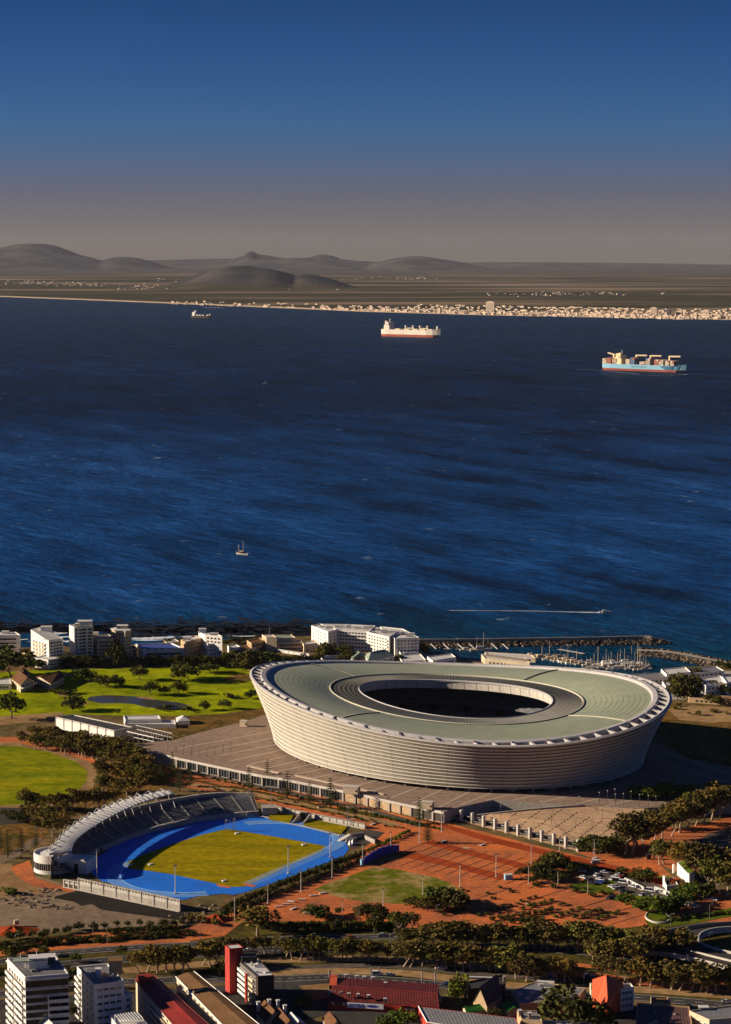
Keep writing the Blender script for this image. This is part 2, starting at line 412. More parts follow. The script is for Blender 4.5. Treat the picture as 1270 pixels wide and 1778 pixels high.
def far_h(x, y):
    sh = shore_y(x); t = y - sh
    if t < 0: return -3.0
    h = min(t / 60, 1) * 3 + min(max(t - 250, 0) / 1200, 1) * 10
    h += 8 * fbm(x / 900, y / 900) * min(t / 2500, 1)
    h += max(0, y - 26000) / 32000 * 150 + 26 * (fbm(x / 3500, y / 3500, 4, 5) - .4) * min(max(t - 3000, 0) / 6000, 1)
    top = h
    for xl, xt, xr, _, row, d, dep, shp in HILLS:
        if x < xl or x > xr or abs(y - d) > dep: continue
        u = (x - xt) / ((xt - xl) if x < xt else (xr - xt)); v = (y - d) / dep
        ang = math.atan((889 - row) / FPX) - PITCH
        peak = H_CAM + math.tan(ang) * d
        base = h * .6
        r2 = min(1, u * u + v * v)
        k = (1 - r2) ** (2 if shp < 1.25 else 3)
        hh = base + (peak - base) * k * (.93 + .14 * fbm(x / 420 + 5, y / 420, 4, 9))
        top = max(top, hh)
    return top
mb = MB(); rows = []
NX, NY = 250, 130
for j in range(NY + 1):
    row = []
    for i in range(NX + 1):
        u = i / NX
        a = (-110 + 1500 * u - 635) / FPX
        f = j / NY
        y0 = shore_y(a * 15500) - 60
        y = y0 * (62000 / y0) ** (f ** 1.25)
        x = a * y; row.append((x, y, far_h(x, y)))
    rows.append(row)
mb.grid(rows)
def far_material():
    m = bpy.data.materials.new('far_land'); m.use_nodes = True; n = m.node_tree; b = n.nodes['Principled BSDF']
    b.inputs['Roughness'].default_value = 1; b.inputs['Specular IOR Level'].default_value = 0
    g = n.nodes.new('ShaderNodeNewGeometry'); sp = n.nodes.new('ShaderNodeSeparateXYZ'); n.links.new(g.outputs['Position'], sp.inputs[0])
    def noise(sc, st, det=5):
        mp = n.nodes.new('ShaderNodeMapping'); mp.inputs['Scale'].default_value = st; n.links.new(g.outputs['Position'], mp.inputs[0])
        z = n.nodes.new('ShaderNodeTexNoise'); z.inputs['Scale'].default_value = sc; z.inputs['Detail'].default_value = det
        n.links.new(mp.outputs[0], z.inputs['Vector']); return z.outputs[0]
    r = n.nodes.new('ShaderNodeValToRGB'); E_ = r.color_ramp.elements
    st = [(.30, (.030, .030, .014)), (.50, (.055, .048, .026)), (.545, (.10, .075, .045)), (.60, (.19, .135, .085)), (.74, (.34, .24, .15))]
    while len(E_) < len(st): E_.new(.5)
    for e, (p, c) in zip(E_, st): e.position = p; e.color = (*c, 1)
    n.links.new(noise(.0007, (.32, .8, 1), 6), r.inputs[0])
    # sandy beach below four metres, dark fynbos on the slopes
    beach = n.nodes.new('ShaderNodeMapRange'); beach.inputs[1].default_value = 4.6; beach.inputs[2].default_value = 3.0
    n.links.new(sp.outputs['Z'], beach.inputs[0])
    k = n.nodes.new('ShaderNodeMix'); k.data_type = 'RGBA'; n.links.new(beach.outputs[0], k.inputs[0])
    n.links.new(r.outputs[0], k.inputs[6]); k.inputs[7].default_value = (.62, .46, .29, 1)
    hi = n.nodes.new('ShaderNodeMapRange'); hi.inputs[1].default_value = 60; hi.inputs[2].default_value = 110
    n.links.new(sp.outputs['Z'], hi.inputs[0])
    k2 = n.nodes.new('ShaderNodeMix'); k2.data_type = 'RGBA'; n.links.new(hi.outputs[0], k2.inputs[0])
    n.links.new(k.outputs[2], k2.inputs[6])
    r2 = n.nodes.new('ShaderNodeValToRGB'); r2.color_ramp.elements[0].position = .4; r2.color_ramp.elements[1].position = .66
    r2.color_ramp.elements[0].color = (.034, .036, .038, 1); r2.color_ramp.elements[1].color = (.095, .080, .068, 1)
    n.links.new(noise(.002, (1, 1, 1)), r2.inputs[0]); n.links.new(r2.outputs[0], k2.inputs[7])
    n.links.new(k2.outputs[2], b.inputs['Base Color']); return m
M['far_land'] = far_material()
struct('far_shore', mb, 'far_land', smooth=True)

# far town along the beach: small pale buildings
hm = []
for k in range(6):
    q = MB(); w, d_, h_ = [(14, 12, 7), (22, 14, 9), (30, 16, 13), (12, 12, 11), (40, 18, 10), (18, 16, 17)][k]
    q.box((0, 0, 0), (w, d_, h_), m=0); q.box((w * .1, 0, h_), (w * .55, d_ * .6, 3), m=0)
    for f in range(max(1, int(h_ / 4))): q.box((0, -d_ / 2 - .1, 1.5 + f * 4), (w * .8, .3, 1.4), m=1)
    hm.append(q.mesh('house', ['far_wall', 'glass_mid']))
mass = MB()
for k in range(1250):
    px = rnd.uniform(560, 1300) if rnd.random() < .9 else rnd.uniform(300, 560)
    if px < 760 and rnd.random() < .5: continue
    x = (px - 635) / FPX * 15000
    s = shore_y(x); dep = 60 + 1900 * rnd.random() ** 1.5 * (1 if px > 700 else .55)
    y = s + dep + 60; x = (px - 635) / FPX * y
    if k < 290:
        o = link('house', hm[k % 6], None, (x, s + 90 + (dep * .25), far_h(x, s + 90 + dep * .25) - .5), rnd.uniform(-1.1, -.3))
        o.scale = (1, 1, rnd.uniform(.8, 1.3))
        tag(o, 'small pale house of the seaside town along the far beach', 'house', 'houses of the town on the far shore')
    else:
        mass.box((x, y, far_h(x, y) - 1), (rnd.uniform(12, 34), 12, rnd.uniform(5, 10)), rnd.uniform(-1.1, -.3))
for k in range(500):                              # scattered settlements further inland and to the left
    c_ = [(40, 494, 60), (130, 496, 90), (380, 492, 120), (520, 500, 60), (60, 452, 80), (700, 487, 80), (250, 500, 60), (1000, 512, 120)][k % 8]
    p = at(c_[0] + rnd.gauss(0, c_[2] * .5), c_[1] + rnd.gauss(0, 1.6), 14)
    if far_h(p.x, p.y) > 60: continue
    mass.box((p.x, p.y, far_h(p.x, p.y) - 1), (rnd.uniform(15, 40), 14, rnd.uniform(6, 11)), rnd.uniform(-.6, .6))
o = mass.build('distant_town', 'far_wall'); o['kind'] = 'stuff'
def far_block(px, row, w, h_, lab, dk=12, m='far_wall'):
    p = at(px, row, 8); t = thing('tower_block', lab, 'apartment block', (p.x, p.y, far_h(p.x, p.y) - 1))
    q = MB(); q.box((p.x, p.y, t.location.z), (w, dk, h_)); w_o = q.build('wall', m, t); t.rotation_euler = (0, 0, -.6)
    f = MB()
    for k in range(int(h_ / 4) - 1):
        f.box((p.x, p.y - dk / 2 - .2, t.location.z + 2 + k * 4), (w * .86, .5, 1.3))
    f.build('window_band', 'glass_mid', t)
    q = MB(); q.box((p.x, p.y, t.location.z + h_), (w * .4, dk * .5, 3)); q.build('roof_house', m, t)
far_block(852, 541, 62, 66, 'tall pale tower block standing alone in the far seaside town')
far_block(1136, 546, 42, 44, 'pale apartment block left of the dark one in the far town', 14)
far_block(1160, 547, 36, 36, 'dark grey apartment block in the far seaside town', 14, 'metal_dark')
far_block(1226, 547, 44, 30, 'broad cream block near the right end of the far town', 14)
far_block(1180, 547, 40, 26, 'low cream block just right of the dark far block', 14)

# ---- near land
coast = [(-420, 1126), (-60, 1125), (60, 1124), (200, 1121), (270, 1117), (330, 1113), (430, 1109), (540, 1104), (640, 1103), (728, 1114),
         (734, 1130), (760, 1139), (800, 1146), (840, 1150), (930, 1156), (1010, 1164), (1060, 1170), (1120, 1172), (1165, 1168), (1185, 1157), (1262, 1156), (1300, 1166), (1420, 1178), (1700, 1190)]
cp = [at(x, y, G) for x, y in coast]
mb = MB(); top, mid, low = [], [], []
for i, p in enumerate(cp):
    harbour = 10 <= i <= 19
    j = .0 if harbour else 1
    top.append((p.x, p.y, G)); mid.append((p.x, p.y + (.5 if harbour else 24), 8 if harbour else 3)); low.append((p.x, p.y + (1 if harbour else 40), -3))
mb.grid([low, mid, top], 1)
mb.add(top + [(1500, 500, G), (-1500, 500, G)], [tuple(reversed(range(len(top) + 2)))], 0)
struct('ground', mb, ['ground', 'rock'])
# rocks and surf along the open shore
def blob(mb, c, r, m=0, sq=.7, seg=6):
    rows_ = []
    jit = [rnd.uniform(.75, 1.2) for _ in range(seg)]
    for a in (-.6, .1, .8):
        rows_.append([(c[0] + math.cos(2 * math.pi * k / seg) * r * math.cos(a) * jit[k], c[1] + math.sin(2 * math.pi * k / seg) * r * math.cos(a) * jit[k], c[2] + r * sq * math.sin(a)) for k in range(seg)])
    mb.grid(rows_, m, closed=True); o_ = len(mb.v) - seg
    mb.f.append(tuple(range(o_, o_ + seg))); mb.m.append(m)
q = MB()
for k in range(420):
    px = rnd.uniform(-20, 545); i = [j for j in range(len(coast) - 1) if coast[j][0] <= px <= coast[j + 1][0]][0]
    f = (px - coast[i][0]) / (coast[i + 1][0] - coast[i][0]); p = cp[i].lerp(cp[i + 1], f)
    blob(q, (p.x, p.y + 38 + rnd.gauss(0, 14), rnd.uniform(-.2, .6)), rnd.uniform(.8, 3.2))
o = q.build('shore_rock', 'rock'); o['kind'] = 'stuff'
def surf(pxs, w, name='surf'):
    P = smooth_path([at(x, y, 0) for x, y in pxs], 5); a, b = [], []
    for i, p in enumerate(P):
        e = math.sin(math.pi * min(1, max(0, i / (len(P) - 1)))) ** .5 * w * rnd.uniform(.5, 1.2) + .4
        a.append((p.x, p.y - e / 2, .16)); b.append((p.x, p.y + e / 2, .16))
    q = MB(); q.grid([a, b]); o = q.build(name, 'foam'); o['kind'] = 'stuff'
surf([(84, 1097), (92, 1099), (104, 1100), (118, 1099)], 11)
surf([(108, 1113), (116, 1114), (123, 1113)], 9)
surf([(175, 1110), (188, 1112), (196, 1112)], 7)
surf([(228, 1108), (250, 1109), (275, 1108), (305, 1106)], 15)
surf([(60, 1106), (84, 1107), (112, 1106), (150, 1105)], 8)
surf([(10, 1110), (30, 1111), (50, 1110)], 6)
surf([(228, 1111), (262, 1112), (300, 1110)], 5)
surf([(310, 1106), (330, 1105), (350, 1104)], 5)
surf([(398, 1104), (420, 1105), (450, 1104)], 4)
surf([(352, 534), (362, 534.4), (372, 534.2), (392, 535)], 60, 'distant_surf')
# kelp beds: dark ragged patches of weed floating off the rocks
q = MB()
for k in range(1700):
    if k % 3 == 0: px, py = rnd.uniform(-20, 215), rnd.gauss(1093, 7)
    else: px, py = rnd.uniform(200, 545), rnd.gauss(1094, 7.5)
    if py > 1107 or (py > 1100 and px < 210): continue
    p = at(px, py, 0); w = rnd.uniform(2, 9); h_ = rnd.uniform(1.5, 6)
    q.add([(p.x + math.cos(a) * w * rnd.uniform(.6, 1.1), p.y + math.sin(a) * h_ * rnd.uniform(.6, 1.1), .1 + .02 * (k % 3)) for a in (0, 1.05, 2.1, 3.14, 4.2, 5.2)], [(0, 1, 2, 3, 4, 5)])
o = q.build('kelp_bed', 'kelp'); o['kind'] = 'stuff'

# ---- breakwater (long outer mole) and the inner mole, heaps of boulders with a road on top
def mole(name, lab, px, w, top_z, nrock, road_w, seed, rmin=1.0, rmax=2.6, spread=None):
    r_ = random.Random(seed); P = smooth_path([at(x, y, 0) for x, y in px], 8)
    t = thing(name, lab, 'breakwater', (P[0].x, P[0].y, 0))
    q = MB(); a = offset_path(P, w / 2 + 3); b = offset_path(P, road_w / 2 + 1.5); c = offset_path(P, -road_w / 2 - 1.5); d_ = offset_path(P, -w / 2 - 3)
    q.grid([[(p.x, p.y, z) for p in L] for L, z in ((a, -2), (b, top_z), (c, top_z), (d_, -2))]); q.build('core', 'rock', t)
    q = MB(); n = 0
    for k in range(nrock):
        i = r_.randrange(len(P) - 1); p = P[i].lerp(P[i + 1], r_.random()); tt = (P[i + 1] - P[i]).normalized(); nn = Vector((tt.y, -tt.x, 0))
        s = r_.choice((-1, 1)) * r_.uniform(road_w / 2 + 1, w / 2 + 2); f = 1 - (abs(s) - road_w / 2 - 1) / (w / 2 + 1 - road_w / 2)
        blob(q, (p.x + nn.x * s, p.y + nn.y * s, max(0, f) * top_z + (1.0 if s < 0 else 0)), r_.uniform(rmin, rmax), 0 if r_.random() < .82 else 1)
    for k in range(int(nrock * .07)):
        p = P[-1]; an = r_.uniform(-1.6, 1.6); rr = r_.uniform(0, w * .6); tt = (P[-1] - P[-2]).normalized()
        blob(q, (p.x + math.cos(an) * rr * tt.x * 1.6, p.y + math.sin(an) * rr, max(0, 1 - rr / w * 1.7) * top_z), r_.uniform(rmin, rmax), r_.choice((0, 1)))
    o = q.build('boulder', ['rock', 'rock_pale'], t); o['kind'] = 'stuff'
    q = MB(); strip(q, [Vector((p.x, p.y, top_z + .3)) for p in P], road_w); q.build('roadway', 'concrete', t)
    return t, P
mt_, MP = mole('breakwater', 'long straight boulder breakwater with a pale walkway, beyond the marina', [(728, 1121), (800, 1120.5), (900, 1119), (1000, 1117.5), (1100, 1115.5), (1132, 1116)], 20, 4.2, 1700, 4, 3, .8, 1.9)
q = MB()
for off, zz in ((-3.2, 5.2),):
    Q = offset_path(MP, 4.0)
    q.grid([[(p.x, p.y, z) for p in L] for L, z in ((offset_path(MP, 3.0), 5.0), (offset_path(MP, 3.0), 6.6), (offset_path(MP, 4.2), 6.6), (offset_path(MP, 4.2), 4.0))])
q.build('parapet', 'concrete', mt_)
mole('breakwater', 'short curved rock mole with sandy top enclosing the marina basin', [(1108, 1136), (1140, 1137), (1180, 1142), (1220, 1150), (1262, 1158), (1310, 1168)], 18, 3.6, 800, 7, 4, .8, 1.8)
mp_, _ = None, None

# ---- ground cover, one sheet above the other
sheet('golf_course', [(-80, 1175), (60, 1163), (150, 1162), (230, 1160), (330, 1158), (440, 1157), (560, 1150), (560, 1200), (470, 1228), (440, 1237), (380, 1241), (300, 1243), (215, 1243), (120, 1240), (60, 1247), (-80, 1250)], 'golf_grass', .05)
sheet('fairway_rough', [(405, 1172), (445, 1170), (452, 1180), (420, 1184), (380, 1182)], 'dry_scrub', .10)
sheet('scrub_bank', [(212, 1247), (300, 1244), (380, 1240), (440, 1232), (470, 1226), (480, 1240), (420, 1252), (362, 1266), (300, 1284), (230, 1270)], 'dry_scrub', .09)
sheet('pond', [(156, 1210), (180, 1207.5), (203, 1208), (228, 1209), (250, 1211), (275, 1216), (311, 1220), (330, 1225), (326, 1230), (305, 1232), (275, 1230), (253, 1228), (232, 1222.5), (205, 1221), (174, 1221), (150, 1216)], 'pond', .12) if 'pond' in M else None
for k, pxs in enumerate(([(100, 1204), (112, 1203), (120, 1207), (112, 1210), (100, 1207)], [(130, 1221), (145, 1217), (156, 1221), (148, 1225), (134, 1226)], [(236, 1212), (250, 1209), (266, 1212), (270, 1216), (256, 1214)], [(428, 1163), (438, 1160), (444, 1163), (436, 1166)], [(148, 1182), (160, 1181), (166, 1184), (154, 1186)], [(320, 1226), (330, 1224), (336, 1228), (326, 1231)])):
    sheet('sand_bunker', pxs, 'sand', .14)
sheet('path', [(-60, 1248), (60, 1240), (110, 1237), (108, 1246), (70, 1254), (-60, 1264)], 'sand', .12)
sheet('cart_track', [(104, 1172), (150, 1168), (150, 1170.5), (106, 1175)], 'sand', .12)
# left oval field with its worn edge
sheet('worn_turf', [(-80, 1284), (30, 1287), (90, 1297), (140, 1311), (166, 1327), (170, 1345), (160, 1372), (120, 1398), (40, 1404), (-80, 1408)], 'sand', .06)
sheet('oval_field', [(-80, 1292), (30, 1296), (85, 1306), (130, 1322), (152, 1338), (150, 1358), (128, 1380), (80, 1394), (20, 1398), (-80, 1402)], 'oval_grass', .10)
sheet('walkway', [(-60, 1281), (30, 1280), (120, 1302), (176, 1322), (176, 1330), (120, 1310), (30, 1289), (-60, 1288)], 'paving', .07)
sheet('grove_floor', [(165, 1320), (250, 1318), (300, 1345), (290, 1372), (200, 1392), (110, 1415), (60, 1470), (-60, 1520), (-60, 1420), (120, 1402), (170, 1360)], 'dry_scrub', .07)
sheet('car_park', [(-60, 1400), (56, 1404), (40, 1430), (-60, 1436)], 'asphalt', .11)
sheet('path', [(-60, 1505), (20, 1480), (64, 1452), (74, 1458), (30, 1490), (-60, 1522)], 'sandy_lot', .12)
# promenade between the deck and the track
sheet('promenade', [(250, 1318), (330, 1340), (450, 1362), (600, 1390), (700, 1414), (790, 1432), (1060, 1500), (1280, 1560), (1280, 1640), (1000, 1628), (700, 1622), (560, 1610), (420, 1632), (300, 1634), (430, 1572), (600, 1500), (660, 1450), (560, 1418), (440, 1390), (330, 1368), (250, 1345)], 'paving', .06)
for px, w, m, l in (([(300, 1338), (400, 1352), (480, 1372), (560, 1391), (640, 1408), (735, 1434)], 9, 'asphalt_dusty', .12),
                    ([(330, 1362), (420, 1376), (500, 1392), (580, 1408), (650, 1424), (690, 1434)], 8, 'sand', .11),
                    ([(280, 1342), (380, 1364), (460, 1378), (560, 1400), (660, 1422)], 4, 'dry_scrub', .105),
                    ([(360, 1351), (470, 1373), (560, 1392), (650, 1412)], 3, 'sand', .125),
                    ([(400, 1365), (470, 1379), (540, 1395), (620, 1414)], 3.0, 'verge_grass', .13),
                    ([(440, 1383), (520, 1400), (600, 1416), (640, 1427)], 2.6, 'verge_grass', .13),
                    ([(600, 1392), (680, 1410), (760, 1430)], 3.0, 'dry_scrub', .13)):
    road('walkway', px, w, m, l)
# left construction lot
sheet('gravel_lot', [(-60, 1520), (20, 1505), (60, 1520), (150, 1545), (250, 1572), (340, 1590), (420, 1592), (330, 1604), (160, 1614), (-60, 1630)], 'sandy_lot', .09)
sheet('orange_earth', [(18, 1506), (52, 1494), (62, 1525), (130, 1545), (148, 1540), (120, 1550), (60, 1540), (30, 1522)], 'paving', .12)
sheet('bare_earth', [(-60, 1500), (20, 1500), (40, 1524), (90, 1548), (40, 1558), (-60, 1560)], 'sand', .115)
sheet('asphalt_apron', [(95, 1557), (142, 1545), (235, 1567), (310, 1582), (346, 1589), (310, 1598), (235, 1588), (176, 1580), (160, 1570), (142, 1573), (128, 1566), (96, 1560)], 'asphalt_new', .13)
sheet('planted_verge', [(-60, 1640), (120, 1622), (300, 1612), (440, 1600), (700, 1600), (700, 1617), (440, 1632), (240, 1645), (94, 1655), (-60, 1672)], 'verge_grass', .08)
sheet('walkway', [(60, 1640), (160, 1632), (240, 1626), (280, 1622), (262, 1614), (160, 1620), (60, 1630)], 'paving', .11)
sheet('walkway', [(-60, 1668), (94, 1650), (240, 1640), (330, 1636), (330, 1630), (240, 1633), (94, 1643), (-60, 1658)], 'paving', .12)
sheet('walkway', [(300, 1622), (360, 1598), (425, 1598), (390, 1625), (330, 1634)], 'paving', .115)
sheet('road_median', [(-60, 1725), (160, 1690), (300, 1690), (600, 1700), (1280, 1750), (1280, 1600), (960, 1608), (700, 1612), (420, 1632), (240, 1645), (-60, 1676)], 'verge_grass', .07)
# turf and paving east of the track
sheet('lawn', [(545, 1545), (570, 1534), (610, 1520), (652, 1505), (700, 1512), (760, 1525), (782, 1534), (800, 1545), (760, 1556), (700, 1570), (630, 1566), (580, 1556)], 'patchy_grass', .12)
plaza = sheet('plaza', [(640, 1500), (670, 1478), (740, 1450), (770, 1440), (860, 1462), (960, 1488), (1040, 1508), (1000, 1520), (930, 1530), (860, 1550), (800, 1545), (740, 1520)], 'paving', .10)
def band(px, m='paving_dark', l=.14, name='paving_band', par=plaza):
    o_ = sheet(name, px, m, l); del o_['kind']; o_.parent = par; return o_
band([(735, 1464), (752, 1459), (800, 1472), (860, 1487), (920, 1502), (905, 1508), (840, 1492), (790, 1479)])
band([(690, 1486), (716, 1480), (760, 1490), (820, 1505), (884, 1521), (866, 1529), (800, 1510), (745, 1498)])
band([(640, 1500), (668, 1486), (716, 1497), (790, 1515), (770, 1521), (705, 1508)], 'paving', .12)
prom = sheet('brick_promenade', [(752, 1431), (775, 1432), (860, 1455), (960, 1479), (1075, 1505), (1180, 1535), (1170, 1543), (1060, 1514), (940, 1484), (840, 1460)], 'paving_dark', .12)
for k in range(14):                               # slot drains that cut the plaza into bays
    f = k / 13; a = (652 + 268 * f, 1500 + 44 * f - 2); b_ = (a[0] + 92, a[1] - 36)
    if b_[0] > 1020: continue
    A_, B_ = at(*a), at(*b_); q = MB(); strip(q, [A_, B_], .55, .17); o = q.build('slot_drain', 'line_dark', plaza)
for a, b_ in (((830, 1560), (880, 1545)), ((900, 1570), (1010, 1536)), ((960, 1592), (1060, 1560)), ((1020, 1600), (1120, 1568)), ((1060, 1606), (1140, 1582)), ((880, 1592), (930, 1575)), ((1010, 1576), (1110, 1545))):
    q = MB(); strip(q, [at(*a), at(*b_)], .6, .17); q.build('slot_drain', 'line_dark', plaza)
east = sheet('paving_terrace', [(800, 1545), (860, 1550), (935, 1528), (1000, 1538), (1090, 1556), (1160, 1580), (1150, 1604), (1080, 1612), (960, 1606), (840, 1600), (780, 1585)], 'paving', .11)
for px in ([(990, 1537), (1016, 1530), (1050, 1536), (1072, 1546), (1060, 1552), (1020, 1551), (1000, 1545)], [(1092, 1558), (1120, 1553), (1150, 1562), (1110, 1570)], [(1040, 1530), (1064, 1528), (1075, 1536), (1056, 1538)], [(1140, 1522), (1160, 1520), (1172, 1526), (1150, 1530)]):
    sheet('lawn', px, 'lawn_grass', .13)
sheet('car_park', [(1000, 1524), (1030, 1505), (1060, 1508), (1120, 1528), (1175, 1548), (1215, 1566), (1180, 1574), (1100, 1556), (1075, 1540), (1060, 1530)], 'asphalt_dusty', .12)
sheet('dirt_track', [(1100, 1460), (1180, 1440), (1280, 1415), (1280, 1520), (1180, 1515), (1130, 1495)], 'paving', .07)
sheet('paving_patch', [(1000, 1480), (1026, 1473), (1100, 1444), (1140, 1432), (1190, 1440), (1140, 1495), (1180, 1534), (1060, 1502)], 'paving', .065)
sheet('access_road', [(1200, 1470), (1230, 1448), (1290, 1430), (1290, 1500), (1240, 1492)], 'asphalt_dusty', .12)
sheet('road_verge', [(1120, 1598), (1200, 1590), (1280, 1575), (1280, 1590), (1200, 1604), (1130, 1612)], 'lawn_grass', .13)
sheet('earth_bank', [(1150, 1225), (1175, 1222), (1290, 1226), (1290, 1330), (1240, 1345), (1180, 1318), (1150, 1280)], 'dry_scrub', .06)
sheet('bare_earth', [(1160, 1232), (1185, 1224), (1290, 1229), (1290, 1252), (1230, 1255), (1180, 1250)], 'sand', .09)
sheet('harbour_apron', [(728, 1128), (745, 1138), (800, 1149), (900, 1157), (1010, 1168), (1120, 1176), (1190, 1162), (1290, 1166), (1290, 1215), (1150, 1215), (1000, 1190), (700, 1165), (690, 1140)], 'concrete', .08)
# roads
road('dual_carriageway', [(-60, 1680), (94, 1657), (224, 1646), (320, 1641.5), (475, 1631), (675, 1627), (860, 1626), (1000, 1632), (1100, 1640), (1300, 1668)], 8.5, 'asphalt', .14, lines=2)
road('dual_carriageway', [(-60, 1702), (106, 1676), (224, 1665), (340, 1657), (500, 1650), (675, 1646), (860, 1645), (1000, 1652), (1120, 1664), (1300, 1692)], 10.5, 'asphalt', .15, lines=2)
road('car_park', [(215, 1686), (330, 1676), (470, 1668), (640, 1665), (760, 1672), (870, 1680), (990, 1692)], 9, 'sand', .13)
road('side_street', [(470, 1682), (600, 1677), (700, 1680), (860, 1694), (1000, 1706)], 6, 'asphalt_dusty', .135)
road('pavement', [(460, 1690), (570, 1686), (700, 1690), (790, 1700), (900, 1712), (1100, 1718), (1280, 1730)], 9, 'sand', .125)
road('street', [(-60, 1735), (120, 1712), (300, 1702), (480, 1700), (580, 1697), (700, 1704), (790, 1713), (900, 1722), (1100, 1732), (1290, 1748)], 9, 'asphalt', .16, lines=2)
road('walkway', [(880, 1676), (1000, 1690), (1130, 1708), (1290, 1728)], 9, 'paving', .12)
road('walkway', [(1000, 1675), (1120, 1690), (1290, 1712)], 5, 'paving', .115)
sheet('street_yard', [(480, 1702), (570, 1700), (570, 1760), (520, 1775), (452, 1745)], 'asphalt', .13)
sheet('yard', [(520, 1712), (572, 1708), (572, 1732), (540, 1738)], 'sand', .15)
sheet('yard', [(560, 1750), (760, 1755), (760, 1790), (560, 1790)], 'asphalt', .15)
sheet('yard', [(-60, 1740), (480, 1706), (480, 1860), (-60, 1860)], 'asphalt', .10)
sheet('yard', [(1056, 1745), (1290, 1760), (1290, 1860), (1000, 1860)], 'asphalt', .12)
# ================================================================== THE STADIUM
SX, SY, SROT = 60.5, 1461.0, -.81
DECK = 19.0
def el(a, b, t, z, sad=0.0):
    X, Y = a * math.cos(t), b * math.sin(t); c, s = math.cos(SROT), math.sin(SROT)
    return (SX + X * c - Y * s, SY + X * s + Y * c, z + sad * math.sin(2 * t))
def el_t(px, py, z=57):
    p = at(px, py, z); x, y = p.x - SX, p.y - SY; c, s = math.cos(SROT), math.sin(SROT)
    return math.atan2((-x * s + y * c) / 121, (x * c + y * s) / 158)
NT = 192
TS = [2 * math.pi * k / NT for k in range(NT)]
def ring(mb, rings, m=0, ts=TS, closed=True):
    mb.grid([[el(a, b, t, z, sd_) for t in ts] for a, b, z, sd_ in rings], m, closed=closed)
st = thing('stadium', 'huge oval stadium with ribbed pale facade and flat sage green glass roof', 'stadium', (SX, SY, DECK))
def fac(s, t, out=0.0):                           # point on the facade, s from 0 at the foot to 1 at the rim
    k = s ** 1.25
    a = 137.8 + (158 - 137.8) * k + out; b = 108.5 + (121 - 108.5) * k + out
    z0, z1 = 22.0, 58.5 + 6.33 * math.sin(2 * t)
    x, y, _ = el(a, b, t, 0); return (x, y, z0 + (z1 - z0) * s)
NB, NC = 13, 46
q = MB(); q.grid([[fac(s, t, -1.3) for t in TS] for s in [k / 9 for k in range(10)]], 0, closed=True); q.build('facade_wall', 'facade_back', st)
rest = MB()
for b_ in range(NB):
    for c in range(NC):
        t0, t1 = 2 * math.pi * (c + .008) / NC, 2 * math.pi * (c + .992) / NC
        tm = (t0 + t1) / 2; p = el(1, 1, tm, 0); nx, ny = p[0] - SX, p[1] - SY
        q = MB(); s0, s1 = b_ / NB + .003, (b_ + 1) / NB - .009
        tt = [t0 + (t1 - t0) * i / 3 for i in range(4)]
        q.grid([[fac(s0, t, -.25) for t in tt], [fac(s0 + (s1 - s0) * .3, t, .0) for t in tt], [fac(s0 + (s1 - s0) * .7, t, .40) for t in tt], [fac(s1, t, .95) for t in tt], [fac(s1 + .004, t, -.9) for t in tt]])
        # the side the photograph shows gets its panels one by one
        pm = el(150, 115, tm, 40); toward = ((math.cos(tm) / 158) * math.sin(SROT) + (math.sin(tm) / 121) * math.cos(SROT)) * pm[1] + ((math.cos(tm) / 158) * math.cos(SROT) - (math.sin(tm) / 121) * math.sin(SROT)) * pm[0]
        if toward < .03: q.build('facade_panel', 'facade_panel', st)
        else: rest.add(q.v, q.f)
o = rest.build('facade_panel', 'facade_panel', st); o['kind'] = 'stuff'
for b_ in range(NB + 1):
    q = MB(); s = min(b_ / NB, 1)
    P = [[], [], [], []]
    for t in TS:
        for k, (ds, o_) in enumerate(((-.008, .5), (-.006, 1.25), (.006, 1.1), (.008, .2))): P[k].append(fac(max(0, min(1.01, s + ds)), t, o_))
    q.grid(P + [P[0]], 0, closed=True); q.build('facade_lit_rail', 'facade_lit_rail', st)  # rails coloured paler than the panels to stand in for sunlit edges
# recessed ground floor under the facade, with raking columns
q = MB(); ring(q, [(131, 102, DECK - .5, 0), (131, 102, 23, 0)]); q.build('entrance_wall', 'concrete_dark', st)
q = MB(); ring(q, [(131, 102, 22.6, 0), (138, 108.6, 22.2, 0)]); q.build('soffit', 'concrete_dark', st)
for c in range(56):
    t = 2 * math.pi * (c + .5) / 56; q = MB()
    q.tube([el(134.5, 105.5, t, DECK), el(137, 107.8, t, 22.6)], [.9, .55], 6); q.build('column', 'concrete', st)
for c in range(28):
    t = 2 * math.pi * (c + .25) / 28; a, b = t - .03, t + .03; q = MB()
    q.grid([[el(132.4, 103.4, k, DECK) for k in (a, b)], [el(132.4, 103.4, k, 21.6) for k in (a, b)]]); q.grid([[el(132.4, 103.4, k, 21.6) for k in (a, b)], [el(130, 101, k, 21.6) for k in (a, b)]]); q.build('kiosk', 'concrete', st)
